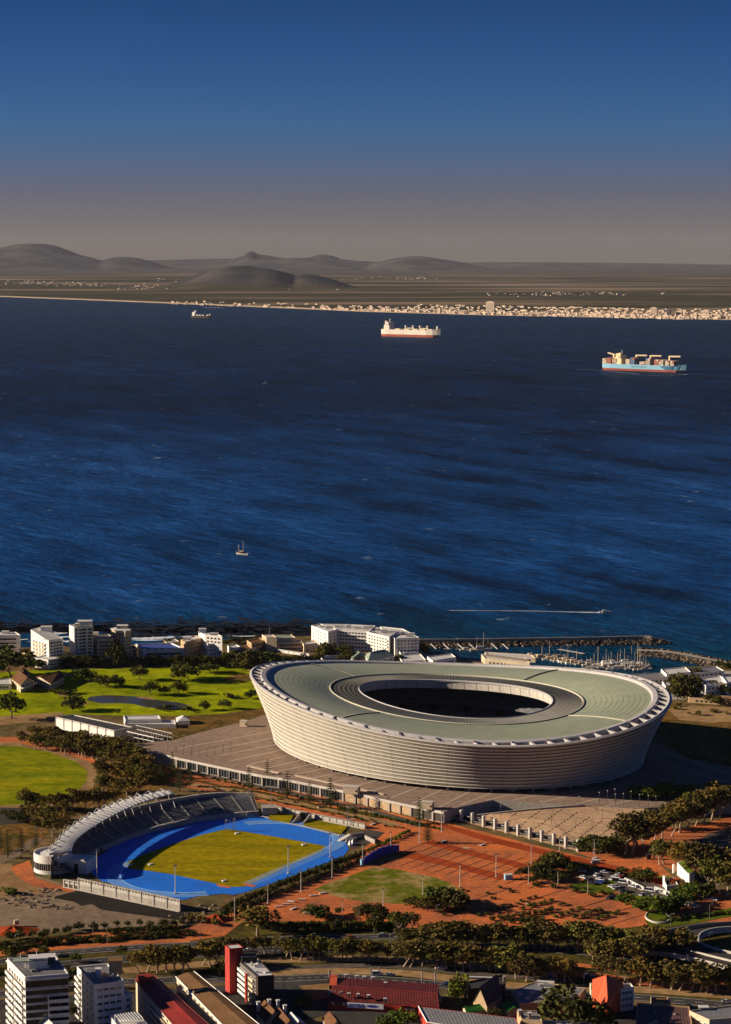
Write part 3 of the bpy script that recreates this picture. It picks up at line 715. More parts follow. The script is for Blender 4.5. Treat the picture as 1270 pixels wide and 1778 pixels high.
# rim: outer edge ring, radial fins over the gutter, broad inner ring beam
RZ, RS = 58.5, 6.33
q = MB(); ring(q, [(157.2, 120.2, RZ - 1.2, RS), (158.4, 121.4, RZ - .6, RS), (158.6, 121.6, RZ + .5, RS), (157.6, 120.6, RZ + .9, RS), (156.4, 119.4, RZ + .4, RS), (156.6, 119.6, RZ - 1.2, RS)]); q.build('rim_ring', 'rim_white', st)
q = MB(); ring(q, [(156.8, 119.9, RZ - 2.2, RS), (149.0, 117.0, RZ - 2.6, RS)]); q.build('gutter', 'concrete_dark', st)
q = MB(); ring(q, [(149.4, 117.2, RZ - 2.5, RS), (149.2, 117.0, RZ + .7, 5.9), (148.2, 116.2, RZ + 1.3, 5.8), (145.0, 113.6, RZ + 1.2, 5.5), (144.0, 112.8, RZ + .4, 5.3), (143.7, 112.5, RZ - .8, 5.3)]); q.build('ring_beam', 'rim_white', st)
for c in range(72):
    t = 2 * math.pi * (c + .5) / 72; d = .0052; q = MB()
    o_ = [el(157, 120.2, t - d, RZ + .35, RS), el(149.2, 117.0, t - d, RZ + .9, 5.9), el(149.2, 117.0, t - d, RZ - 2.4, RS), el(157, 120.2, t - d, RZ - 1.9, RS)]
    p_ = [el(157, 120.2, t + d, RZ + .35, RS), el(149.2, 117.0, t + d, RZ + .9, 5.9), el(149.2, 117.0, t + d, RZ - 2.4, RS), el(157, 120.2, t + d, RZ - 1.9, RS)]
    q.add(o_ + p_, [(0, 1, 2, 3), (7, 6, 5, 4), (0, 4, 5, 1), (1, 5, 6, 2), (3, 2, 6, 7), (0, 3, 7, 4)]); q.build('rim_fin', 'rim_white', st)
for c in range(36):                               # floodlight brackets along the near roof edge
    t = 2 * math.pi * (c + .25) / 36; q = MB(); x, y, z = el(149.6, 117.4, t, RZ + .6, 5.9)
    q.box((x, y, z), (1.6, 1.0, .9), rnd.random()); q.build('floodlight', 'metal', st)
# glass roof in four fields between expansion joints, each in concentric rows that step down inwards
jt = sorted((el_t(*p) % (2 * math.pi)) for p in ((526, 1154), (640, 1238), (1040, 1249), (945, 1170)))
NR = 12
def roof_pt(f, t): return el(143.9 + (96.4 - 143.9) * f, 112.7 + (73.9 - 112.7) * f, t, 58.3 + (55.5 - 58.3) * f + 1.0 * math.sin(math.pi * f), 5.3 + (1.6 - 5.3) * f)
for k in range(4):
    t0, t1 = jt[k], jt[(k + 1) % 4]
    if t1 < t0: t1 += 2 * math.pi
    n = int((t1 - t0) / (2 * math.pi) * 160) + 2; tt = [t0 + .006 + (t1 - t0 - .012) * i / n for i in range(n + 1)]
    q = MB()
    for r_ in range(NR):
        A_, B_ = [roof_pt(r_ / NR, t) for t in tt], [roof_pt((r_ + .94) / NR, t) for t in tt]
        A_ = [(x, y, z + .02) for x, y, z in A_]; C_ = [roof_pt((r_ + 1) / NR, t) for t in tt]
        B2 = [(x, y, z - .16) for x, y, z in B_]
        q.grid([A_, B_, B2, [(x, y, z - .16) for x, y, z in C_]])
    q.build('roof_glazing', 'stadium_roof', st)
    q = MB()
    for f0 in range(10): pass
    q.grid([[tuple(v + w_ for v, w_ in zip(roof_pt(f / 10, t0 - .0062), (0, 0, .5))) for f in range(11)], [tuple(v + w_ for v, w_ in zip(roof_pt(f / 10, t0 + .0062), (0, 0, .5))) for f in range(11)]])
    q.grid([[roof_pt(f / 10, t0 - .0062) for f in range(11)], [tuple(v + w_ for v, w_ in zip(roof_pt(f / 10, t0 - .0062), (0, 0, .5))) for f in range(11)]])
    o = q.build('expansion_joint', 'joint_light' if k != 1 else 'metal_dark', st)
# translucent inner ring with concentric steps and fine radial ribs
def in_pt(f, t, up=0): return el(95.4 + (74.2 - 95.4) * f, 72.9 + (55.7 - 72.9) * f, t, 55.2 - .2 * f + up, 1.6)
q = MB(); ring(q, [(96.6, 74.1, 55.9, 1.6), (96.4, 73.9, 56.3, 1.6), (95.6, 73.1, 56.3, 1.6), (95.4, 72.9, 54.9, 1.6)]); q.build('ring_rail', 'joint_light', st)
NI = 6
for r_ in range(NI):
    q = MB(); q.grid([[in_pt(r_ / NI, t, .0) for t in TS], [in_pt((r_ + .9) / NI, t, .28) for t in TS], [in_pt((r_ + .9) / NI, t, -.3) for t in TS], [in_pt((r_ + 1) / NI, t, -.3) for t in TS]], 0, closed=True); q.build('ring_glazing', 'stadium_ring', st)
q = MB()
for c in range(240):
    t = 2 * math.pi * c / 240; d = .0026
    q.grid([[in_pt(f / 3, t - d, .42) for f in range(4)], [in_pt(f / 3, t + d, .42) for f in range(4)]]); q.grid([[in_pt(f / 3, t - d, -.2) for f in range(4)], [in_pt(f / 3, t - d, .42) for f in range(4)]])
o = q.build('ring_rib', 'facade_back', st); o['kind'] = 'stuff'
q = MB(); ring(q, [(74.4, 55.9, 55.4, 1.6), (74.0, 55.5, 55.9, 1.6), (73.2, 54.8, 55.6, 1.6), (73.4, 55.0, 54.6, 1.6)]); q.build('edge_ring', 'rim_white', st)
for c in range(48):
    t0, t1 = 2 * math.pi * (c + .02) / 48, 2 * math.pi * (c + .98) / 48; tt = [t0, (t0 + t1) / 2, t1]; q = MB()
    q.grid([[el(74.0, 55.5, t, 54.9, 1.6) for t in tt], [el(75.2, 56.5, t, 49.2, 1.4) for t in tt]]); q.build('fascia_panel', 'concrete_pale', st)
q = MB(); ring(q, [(75.4, 56.7, 49.2, 1.4), (140, 109, 50, 4.0), (148, 116.5, 55, 5.5)]); q.build('ceiling', 'facade_back', st)
# seating bowl: three tiers, gangways, pitch
for nm, rings in (('upper_tier', [(138, 107, 49.5, 3), (120, 92, 41, 2), (104, 78, 35, 1), (103, 77, 32, 0)]), ('middle_tier', [(116, 88, 31, 0), (98, 73, 26, 0), (97, 72, 23.5, 0)]), ('lower_tier', [(108, 82, 23.5, 0), (88, 64, 17.5, 0), (72, 49, 13.8, 0), (71.5, 48.5, 12.8, 0)])):
    q = MB(); rr = []
    for i in range(len(rings) - 1):
        A_, B_ = rings[i], rings[i + 1]; n = 9 if i < len(rings) - 2 else 1
        for k in range(n):
            f, g_ = k / n, (k + 1) / n; L_ = lambda u: [A_[j] + (B_[j] - A_[j]) * u for j in range(4)]
            a1, b1 = L_(f), L_(g_); rr.append(a1); rr.append([b1[0], b1[1], a1[2], a1[3]])
        rr.append(list(B_))
    ring(q, [tuple(x) for x in rr], ts=TS[::2]); q.build(nm, 'seat', st)
q = MB(); pts = [el(71.5, 48.5, t, 12.9) for t in TS[::4]]; q.add(pts, [tuple(range(len(pts)))]); q.build('pitch', 'golf_grass', st)
for c in range(24):
    t = 2 * math.pi * c / 24; q = MB(); q.box(el(101, 75.6, t, 27.5), (7, 3, 3.2), t); q.build('vomitory', 'seat_dark', st)

# ================================================================== THE DECK ROUND IT
front = [(228, 1295), (308, 1315), (362, 1326.5), (456, 1346), (485, 1350), (576, 1368), (639, 1381), (677, 1390), (772, 1409.5), (790, 1403), (832, 1394), (856, 1389)]
back = [(1017, 1399), (1100, 1404), (1180, 1400), (1300, 1392), (1420, 1360), (1420, 1322), (1270, 1331), (1194, 1317), (1171, 1302), (1133, 1289)]
fd = [at(x, y, DECK) for x, y in front]; bd = [at(x, y, DECK) for x, y in back]
left = [at(x, y, DECK) for x, y in [(456, 1242), (420, 1254), (362, 1268), (297, 1286), (262, 1288)]]
mid_ = [Vector(el(150, 122, el_t(*p), DECK)) for p in ((1120, 1240), (1000, 1165), (800, 1150), (600, 1150), (480, 1180))]
poly = fd + bd + [Vector((bd[-1].x - 10, bd[-1].y + 90, DECK)), Vector((60, 1610, DECK)), Vector((-40, 1590, DECK))] + left
q = MB(); q.prism(poly, G - .5, DECK, 1, 0); deck = struct('stadium_deck', q, ['deck', 'concrete'])
def deckline(a, b, w=1.25, m='deck_band', lift=.04, z=DECK, name='paving_band'):
    A_, B_ = at(*a, z), at(*b, z); q = MB(); strip(q, [A_, B_], w, lift); o = q.build(name, m, deck); return o
for a, b in (((310, 1300), (480, 1268)), ((340, 1308), (486, 1279)), ((372, 1314), (492, 1290)), ((402, 1321), (500, 1300)), ((432, 1328), (512, 1309)), ((462, 1334), (530, 1318)), ((470, 1342), (556, 1324)), ((500, 1347), (580, 1331)),
             ((532, 1354), (610, 1337)), ((566, 1361), (640, 1343)), ((600, 1369), (672, 1351)), ((636, 1377), (704, 1356)), ((676, 1386), (740, 1362)), ((716, 1395), (782, 1365)), ((762, 1402), (826, 1369)), ((800, 1398), (868, 1371)), ((844, 1390), (918, 1372)), ((890, 1390), (968, 1372)), ((940, 1393), (1018, 1375)), ((1000, 1396), (1066, 1380)), ((1050, 1400), (1112, 1386)),
             ((1140, 1300), (1270, 1345)), ((1130, 1318), (1270, 1360)), ((1100, 1340), (1250, 1376)), ((1060, 1360), (1190, 1388))):
    deckline(a, b)
for a, b in (((430, 1330), (486, 1343)), ((514, 1347), (668, 1380)), ((590, 1362), (616, 1366))):    # low benches along the edge
    A_, B_ = at(*a, DECK), at(*b, DECK); q = MB(); strip(q, [A_, B_], 2.2, .55); d_ = (B_ - A_).normalized(); n_ = Vector((d_.y, -d_.x, 0)) * 1.1
    q.add([tuple(p) for p in (A_ + n_, B_ + n_, B_ + n_ + Vector((0, 0, .55)), A_ + n_ + Vector((0, 0, .55)))], [(0, 1, 2, 3)]); q.build('kerb_step', 'deck_band', deck)
# parapet fascia and the wall bays below it
q = MB(); fa = fd[:9]
q.grid([[(p.x, p.y, z) for p in L] for L, z in ((fa, DECK + .05), (offset_path(fa, .5), DECK + .05), (offset_path(fa, .5), DECK - 1.5), (fa, DECK - 1.5))]); q.build('fascia', 'concrete_pale', deck)
wall_len = []
for a, b in zip(fa[1:], fa[2:]):
    L_ = (b - a).length; n = max(1, round(L_ / 9.5)); d_ = (b - a).normalized(); nn = Vector((d_.y, -d_.x, 0)); rz = math.atan2(d_.y, d_.x)
    for k in range(n):
        p = a.lerp(b, (k + .5) / n); w = L_ / n; u = a.lerp(b, k / n)
        q = MB(); c_ = u + nn * .45; q.box((c_.x, c_.y, G), (1.3, .9, DECK - 1.5 - G), rz); q.build('pilaster', 'concrete', deck)
        px_here = 635 + FPX * p.x / p.y
        c_ = p + nn * .12
        q = MB(); q.box((c_.x, c_.y, G + .6), (w - 1.8, .2, 4.6), rz); q.build('bay_panel', 'glass' if px_here < 600 else ('wall_tan' if px_here < 720 else 'concrete_dark'), deck)
        for j in range(3 if px_here < 600 else 0):
            c2 = a.lerp(b, (k + .25 + .25 * j) / n) + nn * .3; q = MB(); q.box((c2.x, c2.y, G + .6), (.25, .25, 4.6), rz); q.build('mullion', 'metal', deck)
for px, py, w, d_, h_, lab in ((611, 1377, 9.5, 6, 4.2, 'pale plant box on the deck edge, the one nearer the track'), (742, 1404, 7.5, 5, 4.2, 'pale plant box near the outer corner of the deck'), (424, 1261, 5, 4, 4, 'small white hut beside the planted ramp at the deck')):
    p = at(px, py, DECK); t = thing('roof_box', lab, 'plant box', p); q = MB(); q.box(p, (w, d_, h_), -.3); q.build('wall', 'wall_cream', t)
    q = MB(); q.box((p.x, p.y, p.z + h_), (w + .4, d_ + .4, .25), -.3); q.build('roof', 'concrete_pale', t)
    q = MB(); q.box((p.x + w * .3, p.y - d_ * .5 - w * .09 - .1, p.z + 1.6), (1.2, .2, 1.2), -.3); q.build('vent', 'glass', t)
# sloping terrace down to the turnstiles
TN = [(782, 1421), (1004, 1478)]
tq = [at(782, 1421, G + .6), at(1004, 1478, G + .6), at(1026, 1472, G + .6), at(1100, 1442, G + 4), at(1120, 1404, DECK - .1), at(1017, 1400, DECK - .05), at(930, 1404, 18.2), at(850, 1413, 16.5), at(826, 1417, 15.0)]
q = MB(); cen = sum((p for p in tq), Vector()) / len(tq)
q.add([tuple(p) for p in tq] + [tuple(cen)], [(i, (i + 1) % len(tq), len(tq)) for i in range(len(tq))]); terr = struct('terrace', q, 'terrace')
q = MB(); W_ = smooth_path([at(826, 1417, 15.3), at(880, 1411, 17), at(950, 1404, 18.4), at(1017, 1399, 19.4)], 5); W2 = [p + Vector((0, 1.2, 0)) for p in W_]
q.grid([[(p.x, p.y, p.z - 3) for p in W_], [(p.x, p.y, p.z + .7) for p in W_], [(p.x, p.y, p.z + .7) for p in W2], [(p.x, p.y, p.z - 3) for p in W2]]); o = q.build('retaining_wall', 'concrete'); tag(o, 'low curved concrete wall between the deck and the sandy terrace', 'wall')
q = MB(); a_, b_ = at(786, 1406, DECK), at(832, 1394.5, DECK)
def tz(p):                                         # height of the terrace at a place
    import mathutils
    for i in range(len(tq)):
        A_, B_, C_ = tq[i], tq[(i + 1) % len(tq)], cen
        h_ = mathutils.geometry.barycentric_transform(Vector((p.x, p.y, 0)), Vector((A_.x, A_.y, 0)), Vector((B_.x, B_.y, 0)), Vector((C_.x, C_.y, 0)), A_, B_, C_)
        if mathutils.geometry.intersect_point_tri_2d(Vector((p.x, p.y)), Vector((A_.x, A_.y)), Vector((B_.x, B_.y)), Vector((C_.x, C_.y))): return h_.z
    return G + 1
def tl(a, b, w, dash=False):
    A_, B_ = at(*a, 15.5), at(*b, 15.5); n = 14; q = MB()
    for k in range(n):
        u, v = A_.lerp(B_, k / n), A_.lerp(B_, (k + (.62 if dash else 1)) / n); u.z = tz(u); v.z = tz(v); strip(q, [u, v], w, .12)
    q.build('bollard_row' if dash else 'paving_line', 'line_dark', terr)
for k in range(9):
    f = k / 8; a = (806 + 200 * f, 1422 + 47 * f); tl(a, (a[0] + 92 - 30 * f, a[1] - 37 + 2 * f), .55, True)
for a, b in (((868, 1412), (1050, 1455)), ((925, 1406), (1085, 1441)), ((985, 1403), (1100, 1425)), ((828, 1420), (1010, 1465))): tl(a, b, .4)
# turnstile line: tall pale fins with dark gates and small canopies between them
tA, tB = at(*TN[0], G), at(*TN[1], G); td = (tB - tA).normalized(); tn = Vector((td.y, -td.x, 0)); trz = math.atan2(td.y, td.x)
tg = thing('turnstile_row', 'row of tall pale fins with dark turnstile gates between them', 'turnstile gates', tA)
NF = 11
for k in range(NF + 1):
    p = tA.lerp(tB, k / NF); q = MB(); q.box((p.x, p.y, G), (1.3, 2.0, 7.0), trz); q.build('fin', 'concrete_pale', tg)
    if k < NF:
        c_ = tA.lerp(tB, (k + .5) / NF) - tn * 2.0; L_ = (tB - tA).length / NF
        q = MB(); q.box((c_.x, c_.y, G), (L_ - 1.6, .4, 3.0), trz); q.build('gate', 'glass' if k % 2 else 'metal_dark', tg)
        q = MB(); c2 = c_ - tn * 1.2; q.box((c2.x - td.x * L_ * .2, c2.y - td.y * L_ * .2, G + 3.1), (L_ * .5, 3.0, .35), trz); q.build('canopy', 'concrete', tg)
        if k % 2 == 0:
            q = MB(); c3 = tA.lerp(tB, (k + .5) / NF)
            for j in range(7): q.box((c3.x + td.x * (j - 3) * .9, c3.y + td.y * (j - 3) * .9, G), (.12, .12, 2.2), trz)
            q.box((c3.x, c3.y, G + 2.1), (6, .14, .14), trz); q.build('railing', 'metal', tg)

# ================================================================== ATHLETICS TRACK
blue = [(152, 1510), (170, 1488), (196, 1470), (240, 1452), (290, 1438), (345, 1428), (400, 1421), (452, 1417), (500, 1423), (540, 1431), (575, 1445), (600, 1462), (606, 1475), (596, 1487), (560, 1502), (520, 1517), (470, 1535), (425, 1550), (405, 1554), (388, 1552), (345, 1556), (318, 1563), (250, 1549), (176, 1530)]
tr = sheet('running_track', blue, 'track', .12)
inf = [(214, 1501), (250, 1484), (300, 1466), (350, 1450), (394, 1439.5), (430, 1445), (500, 1457), (566, 1469.5), (560, 1478), (500, 1505), (436, 1535), (424, 1540), (404, 1540.5), (372, 1534), (300, 1519), (262, 1513), (225, 1509)]
o = sheet('infield', inf, 'pitch_grass', .18)
IN = [at(*p) for p in ((214, 1503), (394, 1439), (567, 1470), (418, 1541))]
ctr = sum(IN, Vector()) / 4; U = ((IN[1] - IN[0]) + (IN[2] - IN[3])).normalized(); V = Vector((U.y, -U.x, 0))
def lane(d, a0, a1, name='lane_line', w=.55):
    hl, hr = 41, 36.5 + d; P = []
    pts = [(hr, -hl), (hr, hl)] if a0 is None else [(math.sin(a) * hr, (hl if math.cos(a) > 0 else -hl) + math.cos(a) * hr) for a in [a0 + (a1 - a0) * k / 40 for k in range(41)]]
    for v_, u_ in pts:
        p = ctr + U * u_ + V * v_; P.append(Vector((p.x, p.y, G)))
    q = MB(); strip(q, P, w, .19); q.build(name, 'track_line', tr)
for k in range(7):
    lane(.8 + 1.22 * k, math.pi * -.3, math.pi * .5, w=.8 if k in (0,) else .5)
    lane(.8 + 1.22 * k, math.pi * .72, math.pi * 1.5, w=.9 if k in (0, ) else .5)
    lane(.8 + 1.22 * k, None, None, w=.32)
q = MB()
def uv(u, v, z=G): p = ctr + U * u + V * v; return Vector((p.x, p.y, z))
for nm, px, m in (('jump_pit', [(375, 1535), (398, 1539), (402, 1543), (380, 1540)], 'paving'), ('runway', [(420, 1536), (438, 1541), (446, 1539), (428, 1534)], 'paving'), ('jump_pit', [(300, 1437), (316, 1432), (320, 1434), (304, 1438)], 'paving')):
    o = sheet(nm, px, m, .22); del o['kind']; o.parent = tr
for px, lab in (((390, 1530.5), 'white landing mat on the near end of the infield'), ((528, 1468), 'white landing mat near the right corner of the infield'), ((412, 1448), 'white landing mat at the far left corner of the infield'), ((262, 1502), 'small pale mat lying in the shaded corner of the infield')):
    p = at(*px); q = MB(); q.box((p.x, p.y, G + .18), (2.6, 2.0, .5), .5); q.box((p.x, p.y, G + .68), (2.3, 1.7, .12), .5); tag(q.build('landing_mat', 'white'), lab, 'mat')
# throwing cage at the far corner
p = at(400, 1442); t = thing('throwing_cage', 'tall thin frame of a hammer cage at the far infield corner', 'throwing cage', p)
for k in range(7):
    a = R(200 + k * 35); q = MB(); x, y = p.x + 3 * math.cos(a), p.y + 3 * math.sin(a); q.tube([(x, y, G), (x, y, G + 7)], .12, 5); q.build('post', 'metal', t)
q = MB(); q.tube([(p.x + 3 * math.cos(R(200 + k * 35)), p.y + 3 * math.sin(R(200 + k * 35)), G + 6.9) for k in range(7)], .1, 5); q.build('hoop', 'metal', t)

# ---- grandstand, a curved sweep behind the left straight
fr = smooth_path([at(*p) for p in ((128, 1520), (140, 1500), (170, 1482), (211, 1464), (250, 1450), (286, 1440), (345, 1428), (406, 1420), (450, 1416))], 6)
bk = smooth_path([at(x, y, G + 8.5) for x, y in ((88, 1500), (104, 1474), (128, 1452), (165, 1430), (205, 1413), (250, 1400), (315, 1387.5), (375, 1380), (440, 1381))], 6)
gs = thing('grandstand', 'curved concrete grandstand with a white canopy over its left half', 'grandstand', fr[0])
n = len(fr); bk = [Vector((p.x, p.y, G)) for p in bk]
def gp(i, f, z): p = fr[i].lerp(bk[i], f); return (p.x, p.y, z)
q = MB(); q.grid([[gp(i, 0, G) for i in range(n)], [gp(i, 0, G + 2.8) for i in range(n)], [gp(i, .10, G + 2.8) for i in range(n)]]); q.build('front_wall', 'concrete', gs)
rowsn = 14; q = MB(); L_ = []
for r_ in range(rowsn):
    f0, f1 = .10 + .8 * r_ / rowsn, .10 + .8 * (r_ + 1) / rowsn; z = G + 2.2 + 6.0 * (r_ + 1) / rowsn
    L_ += [[gp(i, f0, z) for i in range(n)], [gp(i, f1, z) for i in range(n)]]
q.grid(L_); q.build('seating_tier', 'seat', gs)
q = MB(); q.grid([[gp(i, .9, G + 8) for i in range(n)], [gp(i, .9, G + 12.2 - 2.0 * min(1, i / (n * .6))) for i in range(n)], [gp(i, .97, G + 12.2 - 2.0 * min(1, i / (n * .6))) for i in range(n)], [gp(i, 1, G) for i in range(n)]]); q.build('rear_wall', 'concrete', gs)
q = MB(); q.grid([[gp(n - 1, .0, G), gp(n - 1, .1, G), gp(n - 1, .9, G), gp(n - 1, 1, G)], [gp(n - 1, .0, G + 2.8), gp(n - 1, .1, G + 2.8), gp(n - 1, .9, G + 8.4), gp(n - 1, 1, G + 8.4)]]); q.build('end_wall', 'concrete', gs)
for k in range(2, n - 1, 3):                       # gangways between the seating blocks
    q = MB(); a0, a1 = Vector(gp(k, .1, G + 3.0)), Vector(gp(k, .9, G + 8.5)); strip(q, [a0, a1], 1.1, .12); q.build('gangway', 'concrete', gs)
for k in range(1, n - 2, 4):
    c_ = Vector(gp(k, .05, G)); d_ = (fr[k + 1] - fr[k]).normalized(); q = MB(); q.box((c_.x, c_.y, G + .2), (2.2, 1.9, 2.2), math.atan2(d_.y, d_.x)); q.build('doorway', 'seat_dark', gs)
def rail(ii, f, z, nm='handrail'):
    q = MB(); q.tube([gp(i, f, z) for i in ii], .08, 4); q.build(nm, 'metal', gs)
rail(range(n), .1, G + 3.9); rail(range(n), .45, G + 6.2)
# canopy: thin vaulted sheets on a row of raking masts
ne = int(n * .70)
for k in range(0, ne, 1):
    q = MB(); w0 = .45 + .5 * (k / ne); h0 = 0
    def cp_(i, f):                                 # deep and low over the left end, narrow towards the far end
        wdt = 1.0 - .62 * (min(i, ne) / ne) ** .8
        ff = 1.06 - f * wdt; zz = G + 13.2 + 1.6 * math.sin(math.pi * (.25 + .5 * f)) - 1.9 * (1 - i / ne) * (.3 + f * .4) + (0.9 * (i / ne))
        return gp(i, ff, zz)
    A_ = [cp_(k, f / 6) for f in range(7)]; B_ = [cp_(k + 1, f / 6) for f in range(7)]
    m_ = [tuple((a + b) / 2 + (0, 0, .35)[j] for j, (a, b) in enumerate(zip(x, y))) for x, y in zip(A_, B_)]
    B_ = [tuple(a + (b - a) * .97 for a, b in zip(x, y)) for x, y in zip(A_, B_)]
    q.grid([A_, m_, B_]); q.grid([[(x, y, z - .5) for x, y, z in A_], [(x, y, z - .5) for x, y, z in B_]]); q.grid([[A_[-1], m_[-1], B_[-1]], [(x, y, z - .5) for x, y, z in (A_[-1], m_[-1], B_[-1])]]); q.grid([[A_[0], m_[0], B_[0]], [(x, y, z - .5) for x, y, z in (A_[0], m_[0], B_[0])]])
    q.build('canopy_sheet', 'white', gs)
for k in range(0, ne + 1, 2):                      # white truss on top and struts below
    if k < ne:
        q = MB(); a0, b0 = Vector(cp_(k, 0)), Vector(cp_(min(k + 2, ne), 0)); mm = (a0 + b0) / 2 + Vector((0, 0, 1.8)); q.tube([a0, mm, b0], .22, 5)
        q.tube([mm, Vector(cp_(k + 1, .5))], .18, 5); q.build('truss', 'white', gs)
    for f, z in ((.92, G + 9.5), (.62, G + 8)):
        q = MB(); q.tube([gp(k, f, z - 1.2), cp_(k, .05 if f > .9 else .4)], .26, 5); q.build('strut', 'white', gs)
for k in (n - 14, n - 10, n - 6, n - 2):
    q = MB(); x, y, z = gp(k, .95, G + 10.2)
    q.box((x - .6, y, z), (.35, .6, 2.2)); q.box((x + .6, y, z), (.35, .6, 2.2)); q.box((x, y, z + 2.0), (1.6, .6, .3)); q.build('mast_stub', 'wall_cream', gs)
# stair and box room at the right end
q = MB(); x, y, z = gp(n - 2, .25, G); q.box((x + 9, y, G), (9, 8, 4.6), .1); q.box((x + 9, y, G + 4.6), (9.4, 8.4, .3), .1); q.build('end_room', 'concrete', gs)
q = MB()
for k in range(8): q.box((x - 4 + k * 1.1, y - 9 - .5 * k * 0, G), (1.1, 2, 3.6 - k * .45), .1)
q.build('stair', 'concrete', gs)
# drum building at the near-left end
dp = at(82, 1518); dm = thing('drum_building', 'white round drum building with a dark window band, end of the grandstand', 'pavilion', dp)
rad = 10.5; ts_ = [2 * math.pi * k / 48 for k in range(48)]
dx, dy = dp.x + 2, dp.y + 9
q = MB(); q.grid([[(dx + rad * math.cos(t), dy + rad * math.sin(t), z) for t in ts_] for z in (G, G + 2.2)], closed=True)
q.grid([[(dx + r_ * math.cos(t), dy + r_ * math.sin(t), z) for t in ts_] for r_, z in ((rad, G + 6.0), (rad, G + 10.6), (rad - .5, G + 10.6), (rad - .5, G + 9.6))], closed=True)
q.add([(dx + (rad - .5) * math.cos(t), dy + (rad - .5) * math.sin(t), G + 9.6) for t in ts_], [tuple(range(48))])
q.build('wall', 'wall_white', dm)
q = MB(); q.grid([[(dx + (rad - .6) * math.cos(t), dy + (rad - .6) * math.sin(t), z) for t in ts_] for z in (G + 2.0, G + 6.2)], closed=True); q.build('window_band', 'glass', dm)
for k in range(26, 48):
    t = ts_[k]; q = MB(); q.tube([(dx + (rad - .4) * math.cos(t), dy + (rad - .4) * math.sin(t), G + 2.1), (dx + (rad - .4) * math.cos(t), dy + (rad - .4) * math.sin(t), G + 6.1)], .13, 4); q.build('mullion', 'metal', dm)
for zz in (G + 2.9, G + 4.3):
    q = MB(); tt = [ts_[k] for k in range(37, 46)]; q.grid([[(dx + (rad + o_) * math.cos(t), dy + (rad + o_) * math.sin(t), zz + h_) for t in tt] for o_, h_ in ((.0, 0), (.5, 0), (.5, .7), (.0, .7))]); q.build('sun_shade', 'wall_white', dm)
q = MB(); q.prism([(dx + 9, dy - 6), (dx + 20, dy - 9), (dx + 24, dy + 2), (dx + 9, dy + 6)], G, G + 7.6, 0); q.build('annex', 'wall_white', dm)
q = MB(); q.box((dx + 14, dy - 7.75, G + .1), (2.2, .3, 5.5), -.27); q.build('door', 'glass', dm)
for k in range(4):
    q = MB(); q.tube([(dx - 4 + 3 * k, dy + 2, G + 9.6), (dx - 1 + 3 * k, dy + 5, G + 13)], .22, 5); q.tube([(dx + 2 + 2 * k, dy, G + 9.6), (dx - 1 + 3 * k, dy + 5, G + 13)], .2, 5); q.build('roof_strut', 'white', dm)
# screen wall in front of the track: pale panels between posts
def panel_wall(name, lab, a, b, h_, nbay, mats, cap=True, base=.0, cat='wall'):
    A_, B_ = at(*a), at(*b); d_ = (B_ - A_).normalized(); nn = Vector((d_.y, -d_.x, 0)); rz = math.atan2(d_.y, d_.x); t = thing(name, lab, cat, A_); L_ = (B_ - A_).length / nbay
    for k in range(nbay + 1):
        p = A_.lerp(B_, k / nbay); q = MB(); q.box((p.x, p.y, G), (.7, .9, h_ + .1), rz); q.build('post', mats[1], t)
        if k < nbay:
            c_ = A_.lerp(B_, (k + .5) / nbay); q = MB(); q.box((c_.x, c_.y, G), (L_ - .7, .35, h_ * .5), rz); q.build('lower_panel', mats[2], t)
            q = MB(); q.box((c_.x, c_.y, G + h_ * .5), (L_ - .7, .3, h_ * .45), rz); q.build('upper_panel', mats[0], t)
            for j in range(4):
                e = A_.lerp(B_, (k + .14 + .24 * j) / nbay) + nn * .2; q = MB(); q.box((e.x, e.y, G + h_ * .78), (L_ * .14, .12, h_ * .12), rz); q.build('slot', 'concrete_dark', t)
    if cap: q = MB(); c_ = (A_ + B_) / 2; q.box((c_.x, c_.y, G + h_ * .96), ((B_ - A_).length, .8, .25), rz); q.build('coping', mats[1], t)
    q = MB(); c_ = (A_ + B_) / 2 + nn * .9; q.box((c_.x, c_.y, G), ((B_ - A_).length, 1.0, .35), rz); q.build('plinth', 'concrete_pale', t)
    return t
panel_wall('screen_wall', 'long pale panelled screen wall along the near end of the track', (137, 1545), (313, 1583), 6.6, 8, ('concrete_pale', 'concrete', 'concrete'))
panel_wall('screen_wall', 'short pale railing wall between drum building and panelled screen', (112, 1540), (137, 1545), 4.2, 3, ('concrete_pale', 'concrete_pale', 'concrete_dark'))
panel_wall('boundary_wall', 'low pale panelled wall behind the grass bank of the track', (465, 1405), (634, 1439), 3.0, 14, ('concrete_pale', 'concrete', 'concrete'))
# grass banks at the far end, framed in concrete
for px in ([(470, 1412), (510, 1416), (503, 1430), (466, 1424)], [(533, 1421), (604, 1436), (592, 1450), (526, 1434)]): sheet('grass_bank', px, 'pitch_grass', .5)
road('kerb', [(455, 1418), (500, 1430), (545, 1440), (590, 1452)], 2.2, 'concrete_pale', .35)
p = at(518, 1428); t = thing('tunnel_mouth', 'concrete tunnel ramp between the two grass banks of the track', 'tunnel', p)
q = MB(); q.prism([(p.x - 3.5, p.y - 3), (p.x - 2.7, p.y - 3), (p.x + 1.5, p.y + 9), (p.x + .7, p.y + 9)], G, [G + 1, G + 1, G + 4, G + 4]); q.build('wing_wall', 'concrete', t)
q = MB(); q.prism([(p.x + 3, p.y - 4), (p.x + 3.8, p.y - 4), (p.x + 8, p.y + 8), (p.x + 7.2, p.y + 8)], G, [G + 1, G + 1, G + 4, G + 4]); q.build('wing_wall', 'concrete_pale', t)
